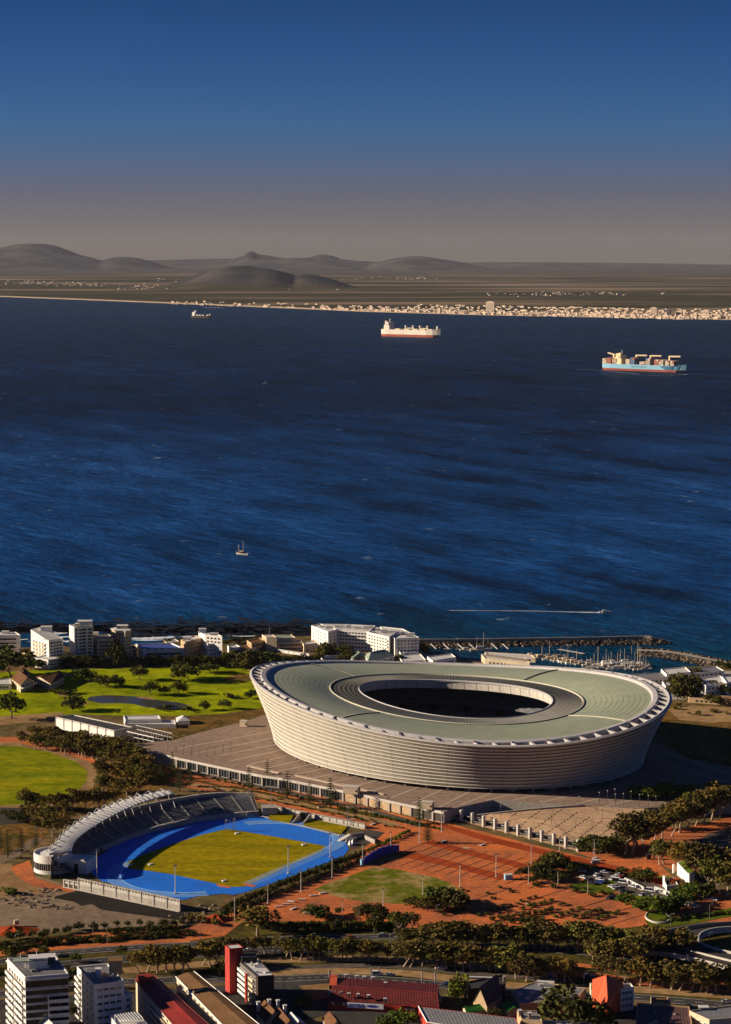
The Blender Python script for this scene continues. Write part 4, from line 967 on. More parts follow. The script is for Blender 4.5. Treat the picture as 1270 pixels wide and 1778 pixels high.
q = MB(); q.prism([(p.x + 1.5, p.y + 8), (p.x + 7.2, p.y + 7), (p.x + 7.6, p.y + 8), (p.x + 1.7, p.y + 9)], G, G + 4); q.build('portal', 'seat_dark', t)
p = at(655, 1462); t = thing('bunker_stair', 'grey concrete stair block with an open pit beside the track bend', 'stair block', p)
sheet('concrete_yard', [(592, 1452), (640, 1440), (668, 1446), (650, 1460), (612, 1474), (604, 1466)], 'concrete_dark', .14)
q = MB(); q.box((p.x - 12, p.y + 8, G), (10, .8, 3.2), .5); q.box((p.x - 4, p.y + 1, G), (.8, 12, 2.4), .5); q.box((p.x - 15, p.y + 1, G), (7, .6, 2.0), .5); q.build('wall', 'concrete', t)
q = MB()
for k in range(7): q.box((p.x - 22 + k * 1.0, p.y + 2 + k * .7, G + .2), (1.1, 3, .4 + k * .4), .6)
q.build('stair', 'concrete_pale', t)
for k, (px, py) in enumerate(((608, 1468), (613, 1466))):
    p = at(px, py); q = MB(); q.box((p.x, p.y, G + .2), (1.6, 3, 2.4), .4, taper=.5); q.tube([(p.x, p.y, G + 2.6), (p.x, p.y, G + 3.6)], .2); tag(q.build('discus_cover', 'white'), ('white pointed cover standing beside the track bend, outer one', 'white pointed cover standing beside the track bend, nearer the stairs')[k], 'cover')
# blue hoarding wall
A_, B_ = at(631, 1502), at(693, 1478); t = thing('hoarding', 'deep blue curved hoarding wall on the brick paving', 'hoarding', A_)
P = smooth_path([A_, A_.lerp(B_, .35) + Vector((-1, 2, 0)), A_.lerp(B_, .7) + Vector((-1, 2.5, 0)), B_], 4)
for i in range(len(P) - 1):
    u, v = P[i], P[i].lerp(P[i + 1], .985); q = MB(); d_ = (v - u).normalized(); nn = Vector((d_.y, -d_.x, 0)) * .35
    h_ = 3.6 + 1.2 * math.sin(math.pi * i / (len(P) - 2)); q.prism([u - nn, u + nn, v + nn, v - nn][::1], G, G + h_); q.build('panel', 'wall_blue', t)
q = MB(); q.box((A_.x - .6, A_.y - .5, G), (1.6, 1.6, 3.4), .5); q.build('end_post', 'hull_blue', t)
p = at(883, 1527); t = thing('portable_cabin', 'small light blue cabin at the end of the dark shrubs', 'cabin', p); q = MB(); q.box(p, (4.2, 3, 2.8), .2); q.build('wall', 'hull_blue', t); q = MB(); q.box((p.x, p.y, p.z + 2.8), (4.5, 3.3, .2), .2); q.build('roof', 'white', t); q = MB(); q.box((p.x - .6, p.y - 1.6, p.z), (1, .1, 2.1), .2); q.build('door', 'wall_blue', t)
# ================================================================== BUILDINGS
_wm = {}
def win_mesh(kind, w, h_, mats):
    key = (kind, round(w, 1), round(h_, 1), mats)
    if key not in _wm:
        q = MB()
        if kind == 'frame':
            for cx, cz, a, b in ((0, 0, w, .14), (0, h_ - .14, w, .14), (-w / 2 + .07, .14, .14, h_ - .28), (w / 2 - .07, .14, .14, h_ - .28), (0, .14, .1, h_ - .28)): q.box((cx, -.05, cz), (a, .16, b))
            q.box((0, -.12, -.1), (w + .3, .3, .1))
        else: q.box((0, 0, 0), (w - .1, .1, h_ - .1))
        _wm[key] = q.mesh('window' if kind == 'frame' else 'pane', mats)
    return _wm[key]
def windows(t, p0, p1, z0, z1, nr, nc, w, h_, frame=None, pane='glass', m0=.08, m1=.08, skip=0.0):
    """rows of windows on the wall that runs p0 to p1, outside to the right of that direction"""
    d_ = p1 - p0; L_ = d_.length; d_ = d_.normalized(); nn = Vector((d_.y, -d_.x, 0)); rz = math.atan2(d_.y, d_.x); base = root_of(t).location
    for r_ in range(nr):
        z = z0 + (z1 - z0) * (r_ + .28) / nr
        for c in range(nc):
            if skip and rnd.random() < skip: continue
            f = m0 + (1 - m0 - m1) * (c + .5) / nc; p = p0 + d_ * (L_ * f) + nn * .04
            loc = (p.x - base.x, p.y - base.y, z - base.z)
            if frame:
                o = link('window', win_mesh('frame', w, h_, frame), t, loc, rz); c_ = link('pane', win_mesh('pane', w, h_, pane), o, (0, .0, .05))
            else: link('window', win_mesh('pane', w, h_, pane), t, loc, rz)
def poly_px(px, z): return [at(x, y, z) for x, y in px]
def block(name, lab, cat, px, zt, mw, mr, par=.7, z0=G - .3, group=None, roof_in=.5, parent=None):
    """a block under the roof outline px (left, near, right, back ...), its roof at height zt"""
    P = poly_px(px, zt); t = parent or thing(name, lab, cat, (P[1].x, P[1].y, G), group)
    q = MB(); q.prism(P, z0, zt - .05, 0); n = len(P)
    c_ = sum(P, Vector()) / n; I = [p.lerp(c_, roof_in / max(1, (p - c_).length)) for p in P]
    q.grid([[(p.x, p.y, z) for p in L + [L[0]]] for L, z in ((P, zt - .05), (P, zt + par), (I, zt + par), (I, zt + .02))], 0)
    q.build('wall', mw, t)
    q = MB(); q.add([(p.x, p.y, zt + .03) for p in I], [tuple(range(n))]); q.build('roof', mr, t)
    return t, P
def roof_box(t, px, zt, size, mw, rz=0, name='roof_house', mr='roof_pale'):
    p = at(px[0], px[1], zt); q = MB(); q.box((p.x, p.y, zt), size, rz); q.build(name, mw, t)
    q = MB(); q.box((p.x, p.y, zt + size[2]), (size[0] + .5, size[1] + .5, .25), rz); q.build('roof', mr, t)
def balconies(t, p0, p1, z0, z1, nr, depth, m, f0=0.0, f1=1.0, h_=1.1):
    d_ = (p1 - p0); L_ = d_.length; d_ = d_.normalized(); nn = Vector((d_.y, -d_.x, 0)); rz = math.atan2(d_.y, d_.x)
    for r_ in range(nr):
        z = z0 + (z1 - z0) * r_ / nr; c_ = p0 + d_ * (L_ * (f0 + f1) / 2) + nn * (depth / 2); w = L_ * (f1 - f0)
        q = MB(); q.box((c_.x, c_.y, z), (w, depth, .25), rz); e = c_ + nn * (depth / 2 - .1); q.box((e.x, e.y, z + .25), (w, .15, h_), rz)
        for s in (-1, 1):
            g = c_ + d_ * s * (w / 2 - .08); q.box((g.x, g.y, z + .25), (.15, depth - .2, h_), rz)
        q.build('balcony', m, t)
def clutter(t, P, zt, n, seed, m='metal'):
    r_ = random.Random(seed); c_ = sum(P, Vector()) / len(P)
    for k in range(n):
        p = c_.lerp(P[r_.randrange(len(P))], r_.uniform(0, .7)); q = MB()
        if r_.random() < .5: q.box((p.x, p.y, zt), (r_.uniform(.8, 2), r_.uniform(.8, 1.6), r_.uniform(.5, 1.3)), r_.random())
        else: q.tube([(p.x, p.y, zt), (p.x, p.y, zt + r_.uniform(1, 2.2))], r_.uniform(.15, .5), 6)
        q.build('roof_unit', m, t)

# ---- the row by the sea
t, P = block('apartment_block', 'long low white flats at the left edge by the sea', 'apartment block', [(-60, 1104), (36, 1104), (28, 1098.5), (-60, 1098.5)], 31, 'wall_white', 'roof_pale')
windows(t, P[0], P[1], 12, 30, 5, 14, 2.4, 1.5, m0=.3); roof_box(t, (10, 1100), 31, (6, 4, 2), 'wall_white'); balconies(t, P[0], P[1], 14, 29, 5, 1.4, 'wall_white', .78, .9)
t, P = block('apartment_block', 'white flats with a steep sloping top and lit balconies, left of the tall tower', 'apartment block', [(54, 1104), (85, 1113), (110, 1109), (80, 1099)], 33, 'wall_white', 'roof_pale')
windows(t, P[1], P[2], 13, 32, 7, 4, 2.2, 1.5); windows(t, P[0], P[1], 15, 31, 5, 5, 2.0, 1.6, pane='glass_mid'); balconies(t, P[0], P[1], 15, 31, 5, 1.4, 'wall_cream', .2, .8)
q = MB(); a_, b_, c_, d_ = P; q.prism([a_, a_.lerp(b_, .95), c_.lerp(d_, .1), d_], 33, [38.5, 33.2, 33.2, 39.5], 0, 1); q.build('stepped_attic', ['wall_white', 'roof_pale'], t)
roof_box(t, (81, 1099), 35, (9, 7, 5.5), 'wall_white')
q, P2 = block(None, None, None, [(60, 1143), (84, 1147), (131, 1139), (110, 1131)], 19.5, 'wall_white', 'roof_pale', parent=t)
windows(t, P2[1], P2[2], 12, 19, 3, 12, 1.8, 1.3); windows(t, P2[0], P2[1], 12, 19, 3, 5, 1.6, 1.3)
t, P = block('tower_block', 'tallest white tower of the seafront with a stepped penthouse', 'apartment tower', [(120.5, 1086), (129, 1090.5), (162, 1089), (154, 1083.5)], 42.5, 'wall_white', 'roof_pale')
windows(t, P[1], P[2], 14, 42, 10, 2, 3.6, 1.6, m0=.36, m1=.02); windows(t, P[1], P[2], 14, 42, 10, 2, 1.8, 1.4, m0=.02, m1=.58); windows(t, P[0], P[1], 14, 42, 10, 2, 1.5, 1.4)
roof_box(t, (148, 1086), 43, (12, 7, 4), 'wall_white', name='penthouse'); roof_box(t, (148, 1084), 47, (8, 5, 2.6), 'wall_white'); roof_box(t, (136, 1087), 43, (5, 5, 2), 'wall_cream', name='penthouse')
t, P = block('apartment_block', 'cream flats in shade directly right of the tall white tower', 'apartment block', [(161, 1104), (170, 1111), (198, 1109), (189, 1102)], 32, 'wall_cream', 'roof_grey')
windows(t, P[1], P[2], 13, 31, 6, 5, 2, 1.4); windows(t, P[0], P[1], 14, 31, 5, 2, 2, 1.6); balconies(t, P[0], P[1], 15, 31, 5, 1.6, 'wall_tan'); roof_box(t, (166, 1102), 32, (5, 4, 2), 'wall_white')
t, P = block('tower_block', 'slim tan tower with balconies and a flat overhanging cap', 'apartment tower', [(194, 1094), (217.5, 1098), (228, 1096), (206, 1091)], 38, 'wall_cream', 'roof_pale')
balconies(t, P[0], P[1], 15, 37, 8, 1.6, 'wall_tan', .02, .55); windows(t, P[0], P[1], 14, 37, 8, 4, 1.8, 1.6); windows(t, P[1], P[2], 14, 37, 8, 2, 1.6, 1.5); roof_box(t, (213, 1094), 38.6, (9, 7, 4), 'wall_cream', name='penthouse')
q = MB(); p = at(213, 1094, 43); q.box((p.x, p.y, 42.8), (13, 9, .5)); q.build('cap_slab', 'roof_pale', t)
q = MB(); c_ = sum(P, Vector()) / 4; q.prism([c_.lerp(p, 1.12) for p in P], 38.75, 39.2); q.build('cap_slab', 'wall_white', t)
t, P = block('office_block', 'low white office with a bright blue roof', 'office block', [(236, 1119.5), (249, 1130.5), (322, 1128.5), (298, 1118)], 21.5, 'wall_white', 'roof_blue', par=1.0)
windows(t, P[1], P[2], 12, 21, 2, 9, 3.2, 1.7); windows(t, P[0], P[1], 12, 21, 2, 4, 2, 1.5)
for k in range(6): roof_box(t, (252 + 12 * k, 1128.6), 22.2, (2.5, 1.6, 1.2), 'wall_white')
t, P = block('apartment_block', 'warm tan flats, lower neighbour of the white stepped block', 'apartment block', [(314, 1112), (322, 1116), (350, 1109), (338, 1104)], 28, 'wall_tan', 'roof_pale')
windows(t, P[1], P[2], 13, 27, 4, 4, 1.8, 1.3); windows(t, P[0], P[1], 13, 27, 4, 2, 1.6, 1.3); roof_box(t, (326, 1111), 28, (6, 4, 2.2), 'wall_white')
t, P = block('apartment_block', 'white stepped block with roof terraces beside the tan flats', 'apartment block', [(349.5, 1111), (361, 1119.5), (385, 1117.5), (374, 1108)], 25, 'wall_white', 'roof_pale')
windows(t, P[1], P[2], 12, 25, 4, 3, 2.2, 1.4); windows(t, P[0], P[1], 13, 24, 3, 2, 1.6, 1.3)
q, P2 = block(None, None, None, [(345, 1097.5), (356, 1103), (386, 1106), (372, 1099)], 32, 'wall_white', 'roof_pale', parent=t, z0=20); roof_box(t, (352, 1098.5), 32, (6, 5, 3.4), 'wall_white'); roof_box(t, (372, 1102), 32, (7, 4, 1.2), 'wall_cream')
windows(t, P2[1], P2[2], 25.5, 31.5, 2, 4, 2.2, 1.4)
for px, zt, lab, mw in (([(429, 1113), (437, 1118), (459, 1113), (450, 1108)], 20, 'small tan house among trees left of the cream hall', 'wall_tan'), ([(416, 1123), (430, 1129), (446, 1126), (432, 1121)], 16, 'low tan house with terrace in front of the small tan house', 'wall_cream')):
    t, P = block('house', lab, 'house', px, zt, mw, 'roof_tile'); windows(t, P[1], P[2], 12.5, zt, max(1, int((zt - 12) / 3.4)), 4, 2.0, 1.4); windows(t, P[0], P[1], 12.5, zt, max(1, int((zt - 12) / 3.4)), 2, 1.6, 1.3)
t, P = block('hall', 'cream hall with a long pale green roof and a thin mast', 'hall', [(455, 1103), (463, 1107), (481, 1107.5), (474, 1103)], 24, 'wall_cream', 'roof_pale')
q, P2 = block(None, None, None, [(474, 1103), (481, 1109), (514, 1108.5), (506, 1103)], 22, 'wall_cream', 'roof_green', parent=t)
q, P3 = block(None, None, None, [(478.5, 1115), (482, 1117), (526, 1116), (520, 1112.5)], 19, 'wall_cream', 'roof_pale', parent=t)
windows(t, P3[1], P3[2], 12, 19, 2, 11, 1.3, 1.6); windows(t, P[0], P[1], 14, 23, 3, 2, 1.2, 1.6)
q, P4 = block(None, None, None, [(524, 1115.5), (528, 1120), (552, 1117.5), (546, 1113)], 18.5, 'wall_cream', 'roof_pale', parent=t); windows(t, P4[1], P4[2], 12, 18, 1, 2, 1.2, 1.2)
p = at(468, 1104, 24); q = MB(); q.tube([p, p + Vector((0, 0, 8))], .22, 5); q.build('mast', 'metal', t)
panel_wall('garden_wall', 'low white wall in front of the cream hall', (483, 1132), (537, 1140), 2.4, 6, ('wall_white', 'wall_white', 'wall_white'))
for px, zt, lab, mw, mr in (([(395, 1122), (402, 1127), (418, 1124), (410, 1120)], 17, 'small white house among shore trees right of the stepped block', 'wall_white', 'roof_pale'), ([(284, 1112), (290, 1117), (312, 1115), (304, 1110)], 18, 'pale house on the beach behind the blue roofed office', 'wall_cream', 'roof_pale'), ([(226, 1122), (231, 1128), (238, 1126), (233, 1120)], 22, 'narrow cream house between tan tower and blue roofed office', 'wall_cream', 'roof_tile'), ([(36, 1128), (44, 1136), (58, 1133), (50, 1126)], 19, 'low pinkish house left of the sloping white flats', 'wall_tan', 'roof_tile'), ([(556, 1134), (562, 1141), (600, 1139), (592, 1132)], 16, 'long low white garden building before the hotel courtyard', 'wall_white', 'roof_pale'), ([(690, 1128), (696, 1135), (726, 1132), (718, 1125)], 16, 'low white annex at the right foot of the hotel', 'wall_white', 'roof_pale')):
    t, P = block('house', lab, 'house', px, zt, mw, mr); windows(t, P[1], P[2], 12.4, zt - .2, max(1, int((zt - 12) / 3.2)), 5, 1.8, 1.4); windows(t, P[0], P[1], 12.4, zt - .2, max(1, int((zt - 12) / 3.2)), 2, 1.5, 1.3)
# the big white hotel: a bent slab round a courtyard
t, P = block('hotel', 'large white hotel with wings bent round a courtyard, beside the breakwater', 'hotel', [(541, 1087), (570, 1098), (585, 1094), (556, 1084)], 29, 'wall_white', 'roof_pale')
windows(t, P[0], P[1], 13, 28, 5, 6, 1.5, 1.5, pane='glass_mid'); windows(t, P[1], P[2], 14, 28, 5, 2, 1.6, 1.6)
q, P2 = block(None, None, None, [(556, 1084.2), (584, 1094), (642, 1097.5), (652, 1087.5), (600, 1085)], 28.5, 'wall_white', 'roof_pale', parent=t)
windows(t, P2[1], P2[2], 13, 28, 5, 9, 2.0, 1.6); balconies(t, P2[1], P2[2], 16, 28, 4, 1.1, 'wall_white', .1, .95)
q, P3 = block(None, None, None, [(640, 1087.6), (636, 1098), (676, 1107), (690, 1098)], 28, 'wall_white', 'roof_pale', parent=t); windows(t, P3[1], P3[2], 13, 27, 5, 7, 1.8, 1.6); balconies(t, P3[1], P3[2], 16, 27, 4, 1.1, 'wall_white', .05, .95)
q, P4 = block(None, None, None, [(660, 1089), (686, 1110), (728, 1108), (700, 1093)], 27, 'wall_white', 'roof_pale', parent=t)
windows(t, P4[1], P4[2], 12, 26.5, 5, 6, 1.7, 1.6); windows(t, P4[0], P4[1], 12, 26.5, 5, 8, 1.6, 1.5); balconies(t, P4[1], P4[2], 15, 26, 4, 1.0, 'wall_white', .75, .98)
for k, (x, y) in enumerate(((560, 1089), (572, 1092), (590, 1089), (606, 1090), (622, 1091), (640, 1092), (656, 1094), (668, 1098), (680, 1098), (690, 1101), (702, 1100), (712, 1104), (650, 1100))): roof_box(t, (x, y), 28.6 if k < 8 else 27.6, (4 + k % 3 * 2, 3, 1.4 + k % 2), 'wall_white')
t = thing('pavilion', 'low pavilion with a pale green hipped roof in front of the hotel', 'pavilion', at(640, 1146))
def gable(t, px, ze, zr, mw, mr, z0=G - .2, over=.6, hip=0.0, mats_name='roof'):
    """px: left, near, right, back of the eaves outline; the ridge runs between the mid points of the two short sides"""
    P = poly_px(px, ze); a, b, c, d_ = P
    q = MB(); q.prism(P, z0, ze, 0); q.build('wall', mw, t)
    if (b - a).length + (d_ - c).length > (c - b).length + (a - d_).length: s, e = (b + c) / 2, (a + d_) / 2; order = (b, c, d_, a)
    else: s, e = (a + b) / 2, (c + d_) / 2; order = (a, b, c, d_)
    if (b - a).length + (d_ - c).length > (c - b).length + (a - d_).length: A_, B_, C_, D_ = b, c, d_, a
    else: A_, B_, C_, D_ = a, b, c, d_
    s, e = (A_ + B_) / 2, (C_ + D_) / 2; s2, e2 = s.lerp(e, hip), e.lerp(s, hip); s2 = Vector((s2.x, s2.y, zr)); e2 = Vector((e2.x, e2.y, zr))
    ctr_ = (A_ + B_ + C_ + D_) / 4; O = [p + (p - ctr_).normalized() * over for p in (A_, B_, C_, D_)]
    q = MB(); v = [tuple(p) for p in O] + [tuple(s2 + (s2 - e2).normalized() * over * (hip == 0)), tuple(e2 + (e2 - s2).normalized() * over * (hip == 0))]
    q.add(v, [(1, 2, 5, 4), (3, 0, 4, 5)]); q.add([(x, y, z - .25) for x, y, z in v], [(1, 2, 5, 4), (3, 0, 4, 5)])
    if hip: q.add(v, [(0, 1, 4), (2, 3, 5)])
    q.build(mats_name, mr, t)
    if not hip:
        q = MB(); q.add([tuple(A_), tuple(B_), tuple(s2)], [(0, 1, 2)]); q.add([tuple(C_), tuple(D_), tuple(e2)], [(0, 1, 2)]); q.build('gable_end', mw, t)
    q = MB(); q.tube([s2 + Vector((0, 0, .05)), e2 + Vector((0, 0, .05))], .18, 4); q.build('ridge', mr, t)
    return P
P = gable(t, [(632, 1137), (640, 1147), (685, 1138), (668, 1130)], 17, 21, 'wall_white', 'roof_green', hip=.2); windows(t, P[1], P[2], 12, 17, 1, 7, 1.6, 1.6)
gable(t, [(606, 1136), (612, 1143), (640, 1140), (632, 1133)], 16.5, 20, 'wall_white', 'roof_green', hip=.2)
# golf clubhouse
t = thing('clubhouse', 'golf clubhouse with brown tiled gables, white verandas and a long shaded wing', 'clubhouse', at(40, 1196))
P = gable(t, [(54, 1176), (88, 1187), (112, 1174), (96, 1168)], 17.5, 20.5, 'wall_cream', 'roof_tile'); windows(t, P[1], P[2], 12, 17, 1, 6, 1.6, 1.8); windows(t, P[0], P[1], 12.5, 17.5, 2, 7, 1.5, 1.4)
P = gable(t, [(21, 1178), (36, 1190), (60, 1181), (44, 1170)], 18, 22.5, 'wall_cream', 'roof_tile'); windows(t, P[1], P[2], 12, 18, 2, 4, 1.6, 1.5); windows(t, P[0], P[1], 12, 18, 2, 3, 1.4, 1.4); balconies(t, P[1], P[2], 15.2, 16, 1, 2.4, 'wall_white')
P = gable(t, [(30, 1170), (42, 1172), (52, 1168), (40, 1165)], 19.5, 23.5, 'wall_cream', 'roof_tile', hip=.4)
q, P2 = block(None, None, None, [(-40, 1184), (-40, 1189), (20, 1189), (19, 1179)], 16, 'wall_white', 'roof_pale', parent=t); windows(t, P2[1], P2[2], 12, 16, 1, 10, 1.6, 1.6)
# long pale display wall hall, pergola frame and the small white sheds
t, P = block('exhibition_hall', 'long pale windowless hall with panelled front and flat roof, at the tip of the deck', 'hall', [(97, 1246), (199, 1270), (231, 1264), (128, 1242.5)], 20, 'concrete_pale', 'roof_dark', par=.8)
for k in range(8):
    a = P[0].lerp(P[1], k / 7); d_ = (P[1] - P[0]).normalized(); q = MB(); q.box((a.x, a.y - .35, G), (.5, .5, 8.6), math.atan2(d_.y, d_.x)); q.build('pilaster', 'concrete', t)
    if k < 7:
        b_ = P[0].lerp(P[1], (k + .5) / 7); L_ = (P[1] - P[0]).length / 7; nn = Vector((d_.y, -d_.x, 0)) * .12
        q = MB(); q.box((b_.x + nn.x, b_.y + nn.y, G + .3), (L_ - .9, .2, 7.2), math.atan2(d_.y, d_.x)); q.build('panel', 'wall_white', t)
for k in range(9):
    a, b_ = P[0].lerp(P[1], (k + .5) / 9), P[3].lerp(P[2], (k + .5) / 9); q = MB(); a.z = b_.z = 20.1; strip(q, [a, b_], .5, .12); q.build('roof_seam', 'roof_grey', t)
t = thing('pergola', 'open white post and beam frame between the pale hall and the deck', 'pergola', at(210, 1286))
pa, pb, pc, pd = at(205, 1284), at(268, 1297), at(300, 1290), at(236, 1277)
for i in range(8):
    for j in range(3):
        p = pa.lerp(pb, i / 7).lerp(pd.lerp(pc, i / 7), j / 2); q = MB(); q.box((p.x, p.y, G), (.6, .6, 7.4 - .1 * i)); q.build('post', 'wall_white', t)
for j in range(3):
    a, b_ = pa.lerp(pd, j / 2), pb.lerp(pc, j / 2); q = MB(); q.tube([a + Vector((0, 0, 7.3)), b_ + Vector((0, 0, 6.6))], .4, 4); q.tube([a + Vector((0, 0, 4)), b_ + Vector((0, 0, 3.8))], .25, 4); q.build('beam', 'wall_white', t)
for i in range(15):
    a, b_ = pa.lerp(pb, i / 14), pd.lerp(pc, i / 14); q = MB(); q.tube([a + Vector((0, 0, 7.5 - .05 * i)), b_ + Vector((0, 0, 7.5 - .05 * i))], .22, 4); q.build('rafter', 'concrete_pale', t)
t, P = block('shed', 'low white flat roofed shed behind the brown bank', 'shed', [(215, 1244), (218, 1251), (280, 1250), (276, 1243)], 16.5, 'wall_white', 'roof_pale'); windows(t, P[1], P[2], 12.5, 16, 1, 7, 1.3, 1.0)
t, P = block('shed', 'longer low white wall shed joined to the flat roofed shed', 'shed', [(216, 1251.5), (217, 1258), (306, 1259), (304, 1251)], 14.5, 'wall_white', 'roof_pale')
t = thing('tent', 'small white peaked tent beside the low sheds', 'tent', at(318, 1255)); gable(t, [(306, 1246), (310, 1252), (330, 1251), (326, 1245)], 15, 17.5, 'wall_white', 'white', hip=.35)

# ---- harbour side
for px, zt, lab, mw, mr in (
    ([(690, 1139), (700, 1150), (740, 1147), (730, 1136)], 14.5, 'low white harbour building left of the angled roof', 'wall_white', 'roof_pale'),
    ([(742, 1141), (752, 1148), (792, 1142), (784, 1136)], 16.5, 'white harbour building with an angled flat roof', 'wall_white', 'roof_pale'),
    ([(836, 1137), (842, 1144), (920, 1152), (914, 1143)], 17, 'long cream quayside terrace with several stepped rows', 'wall_cream', 'roof_pale'),
    ([(842, 1133), (846, 1138), (930, 1144), (924, 1138)], 15, 'narrow cream quayside row behind the stepped terrace', 'wall_cream', 'roof_pale'),
    ([(1090, 1172), (1094, 1178), (1165, 1176), (1160, 1169)], 17, 'flat grey roofed marina shed right of the masts', 'wall_white', 'roof_grey'),
    ([(1148, 1163), (1158, 1172), (1200, 1168), (1190, 1159)], 19, 'white marina house behind dark trees', 'wall_white', 'roof_pale'),
    ([(1196, 1162), (1206, 1170), (1258, 1166), (1244, 1158)], 18, 'white long house at the root of the sandy mole', 'wall_white', 'roof_grey'),
    ([(1150, 1184), (1156, 1192), (1182, 1188), (1176, 1181)], 17, 'small white house between the stadium rim and dark trees', 'wall_white', 'roof_pale'),
    ([(1211, 1180), (1226, 1192), (1264, 1186), (1250, 1174)], 20, 'big white gabled villa at the right edge', 'wall_white', 'roof_pale'),
    ([(1254, 1176), (1262, 1186), (1310, 1182), (1300, 1172)], 22, 'tall white block cut by the right edge', 'wall_white', 'roof_pale'),
    ([(1192, 1206), (1196, 1212), (1330, 1222), (1328, 1213)], 15.5, 'long low brown roofed shed below the white villas', 'wall_tan', 'roof_brown')):
    t, P = block('harbour_building', lab, 'building', px, zt, mw, mr); n = max(2, int((P[2] - P[1]).length / 4)); windows(t, P[1], P[2], 12.2, zt - .2, max(1, int((zt - 12) / 3)), n, 2.0, 1.4); windows(t, P[0], P[1], 12.2, zt - .2, 1, 3, 1.6, 1.4)
    if 'terrace' in lab or 'row' in lab:
        for k in range(16): roof_box(t, (846 + k * 4.6, 1139 + k * .6), zt, (2.6, 2.6, 1.5), 'wall_cream')

# ---- foreground street
BZ = 42.0
t, P = block('apartment_block', 'tall white flats with glassy front and open roof terrace, lower left corner', 'apartment block', [(13, 1666), (44, 1698), (119, 1692), (97, 1661)], BZ, 'wall_white', 'roof_grey', par=.5)
q = MB(); c_ = sum(P, Vector()) / 4; q.prism([c_.lerp(p, 1.05) for p in P], BZ - 1.0, BZ - .5, bottom=True); q.build('roof_slab', 'wall_white', t)
q = MB(); a, b_ = P[1], P[2]; nn = Vector(((b_ - a).y, -(b_ - a).x, 0)).normalized()
balconies(t, P[0], P[1], 14, BZ - 2.5, 8, 1.5, 'wall_white', .04, .46); balconies(t, P[0], P[1], 14, BZ - 2.5, 8, 1.5, 'wall_white', .54, .96)
windows(t, P[0], P[1], 13, BZ - 2, 8, 6, 2.0, 2.0, 'wall_white')
windows(t, P[1], P[2], 13.2, BZ - 2.0, 8, 5, 3.6, 2.7, 'metal_dark', m0=.0, m1=.0)
for r_ in range(8):
    z = 13.4 + (BZ - 16) * r_ / 8; d_ = (b_ - a).normalized(); m_ = a.lerp(b_, .5) + nn * .15; q = MB(); q.box((m_.x, m_.y, z), ((b_ - a).length, .3, .55), math.atan2(d_.y, d_.x)); q.build('floor_band', 'wall_white', t)
balconies(t, P[1], P[2], 12, BZ - 8, 7, 2.4, 'wall_white', .52, 1.0, .9)
m_ = a.lerp(b_, .52) + nn * 1.2; q = MB(); q.box((m_.x, m_.y, G), (.4, 2.4, BZ - 8 - G), math.atan2(d_.y, d_.x)); q.build('fin_wall', 'wall_white', t)
roof_box(t, (67, 1679), BZ, (8, 5.5, 4.6), 'wall_white', .15, 'penthouse'); roof_box(t, (84, 1671), BZ, (6, 5, 3), 'wall_blue' if False else 'glass_mid', .15, 'stair_house'); roof_box(t, (52, 1668), BZ + 3.4, (14, 4, .3), 'wall_white', .15, 'canopy', 'roof_green')
for x, y in ((36, 1668), (44, 1680), (64, 1664), (56, 1672)): p = at(x, y, BZ); q = MB(); q.tube([p, p + Vector((0, 0, 3.4))], .18, 5); q.build('canopy_post', 'wall_white', t)
clutter(t, P, BZ, 5, 3)
q = MB(); q.tube([tuple(p + Vector((0, 0, 1.3))) for p in P + [P[0]]], .06, 4); q.build('railing', 'metal', t)
BZ = 35.0
t, P = block('apartment_block', 'white flats with rows of small windows and a dark tower box on its roof', 'apartment block', [(134, 1680), (164, 1712), (216, 1705), (187, 1675)], BZ, 'wall_white', 'roof_grey', par=.6)
windows(t, P[1], P[2], 12.4, BZ - .6, 7, 4, 2.4, 1.4, 'wall_white'); windows(t, P[0], P[1], 12.4, BZ - .6, 7, 4, 1.8, 1.6, 'wall_white'); balconies(t, P[0], P[1], 13, BZ - 2, 7, 1.3, 'wall_white', .0, .22)
roof_box(t, (201, 1690), BZ, (5.6, 4.6, 6.2), 'wall_tan', .1, 'tower_box', 'roof_brown'); roof_box(t, (171, 1692), BZ, (2.4, 2.4, 2.6), 'wall_white', .1, 'chimney'); clutter(t, P, BZ, 9, 5, 'white')
q, P2 = block(None, None, None, [(196, 1722), (206, 1732), (229, 1728), (218, 1719)], 27.5, 'wall_white', 'roof_pale', parent=t); windows(t, P2[1], P2[2], 13, 27, 5, 2, 1.6, 1.4, 'wall_white')
t, P = block('pergola_house', 'small white roof terrace house with striped pergola at the bottom edge', 'house', [(191, 1766), (206, 1786), (258, 1780), (240, 1762)], 24, 'wall_white', 'roof_pale')
for k in range(9):
    a, b_ = at(200 + k * 4.6, 1762 - k * .8, 27.2), at(212 + k * 4.6, 1775 - k * .8, 27.2); q = MB(); q.tube([a, b_], .2, 4); q.build('slat', 'white', t)
for x, y in ((200, 1764), (238, 1757), (212, 1777), (250, 1770)): p = at(x, y, 27); q = MB(); q.tube([Vector((p.x, p.y, 24)), p], .2, 4); q.build('post', 'white', t)
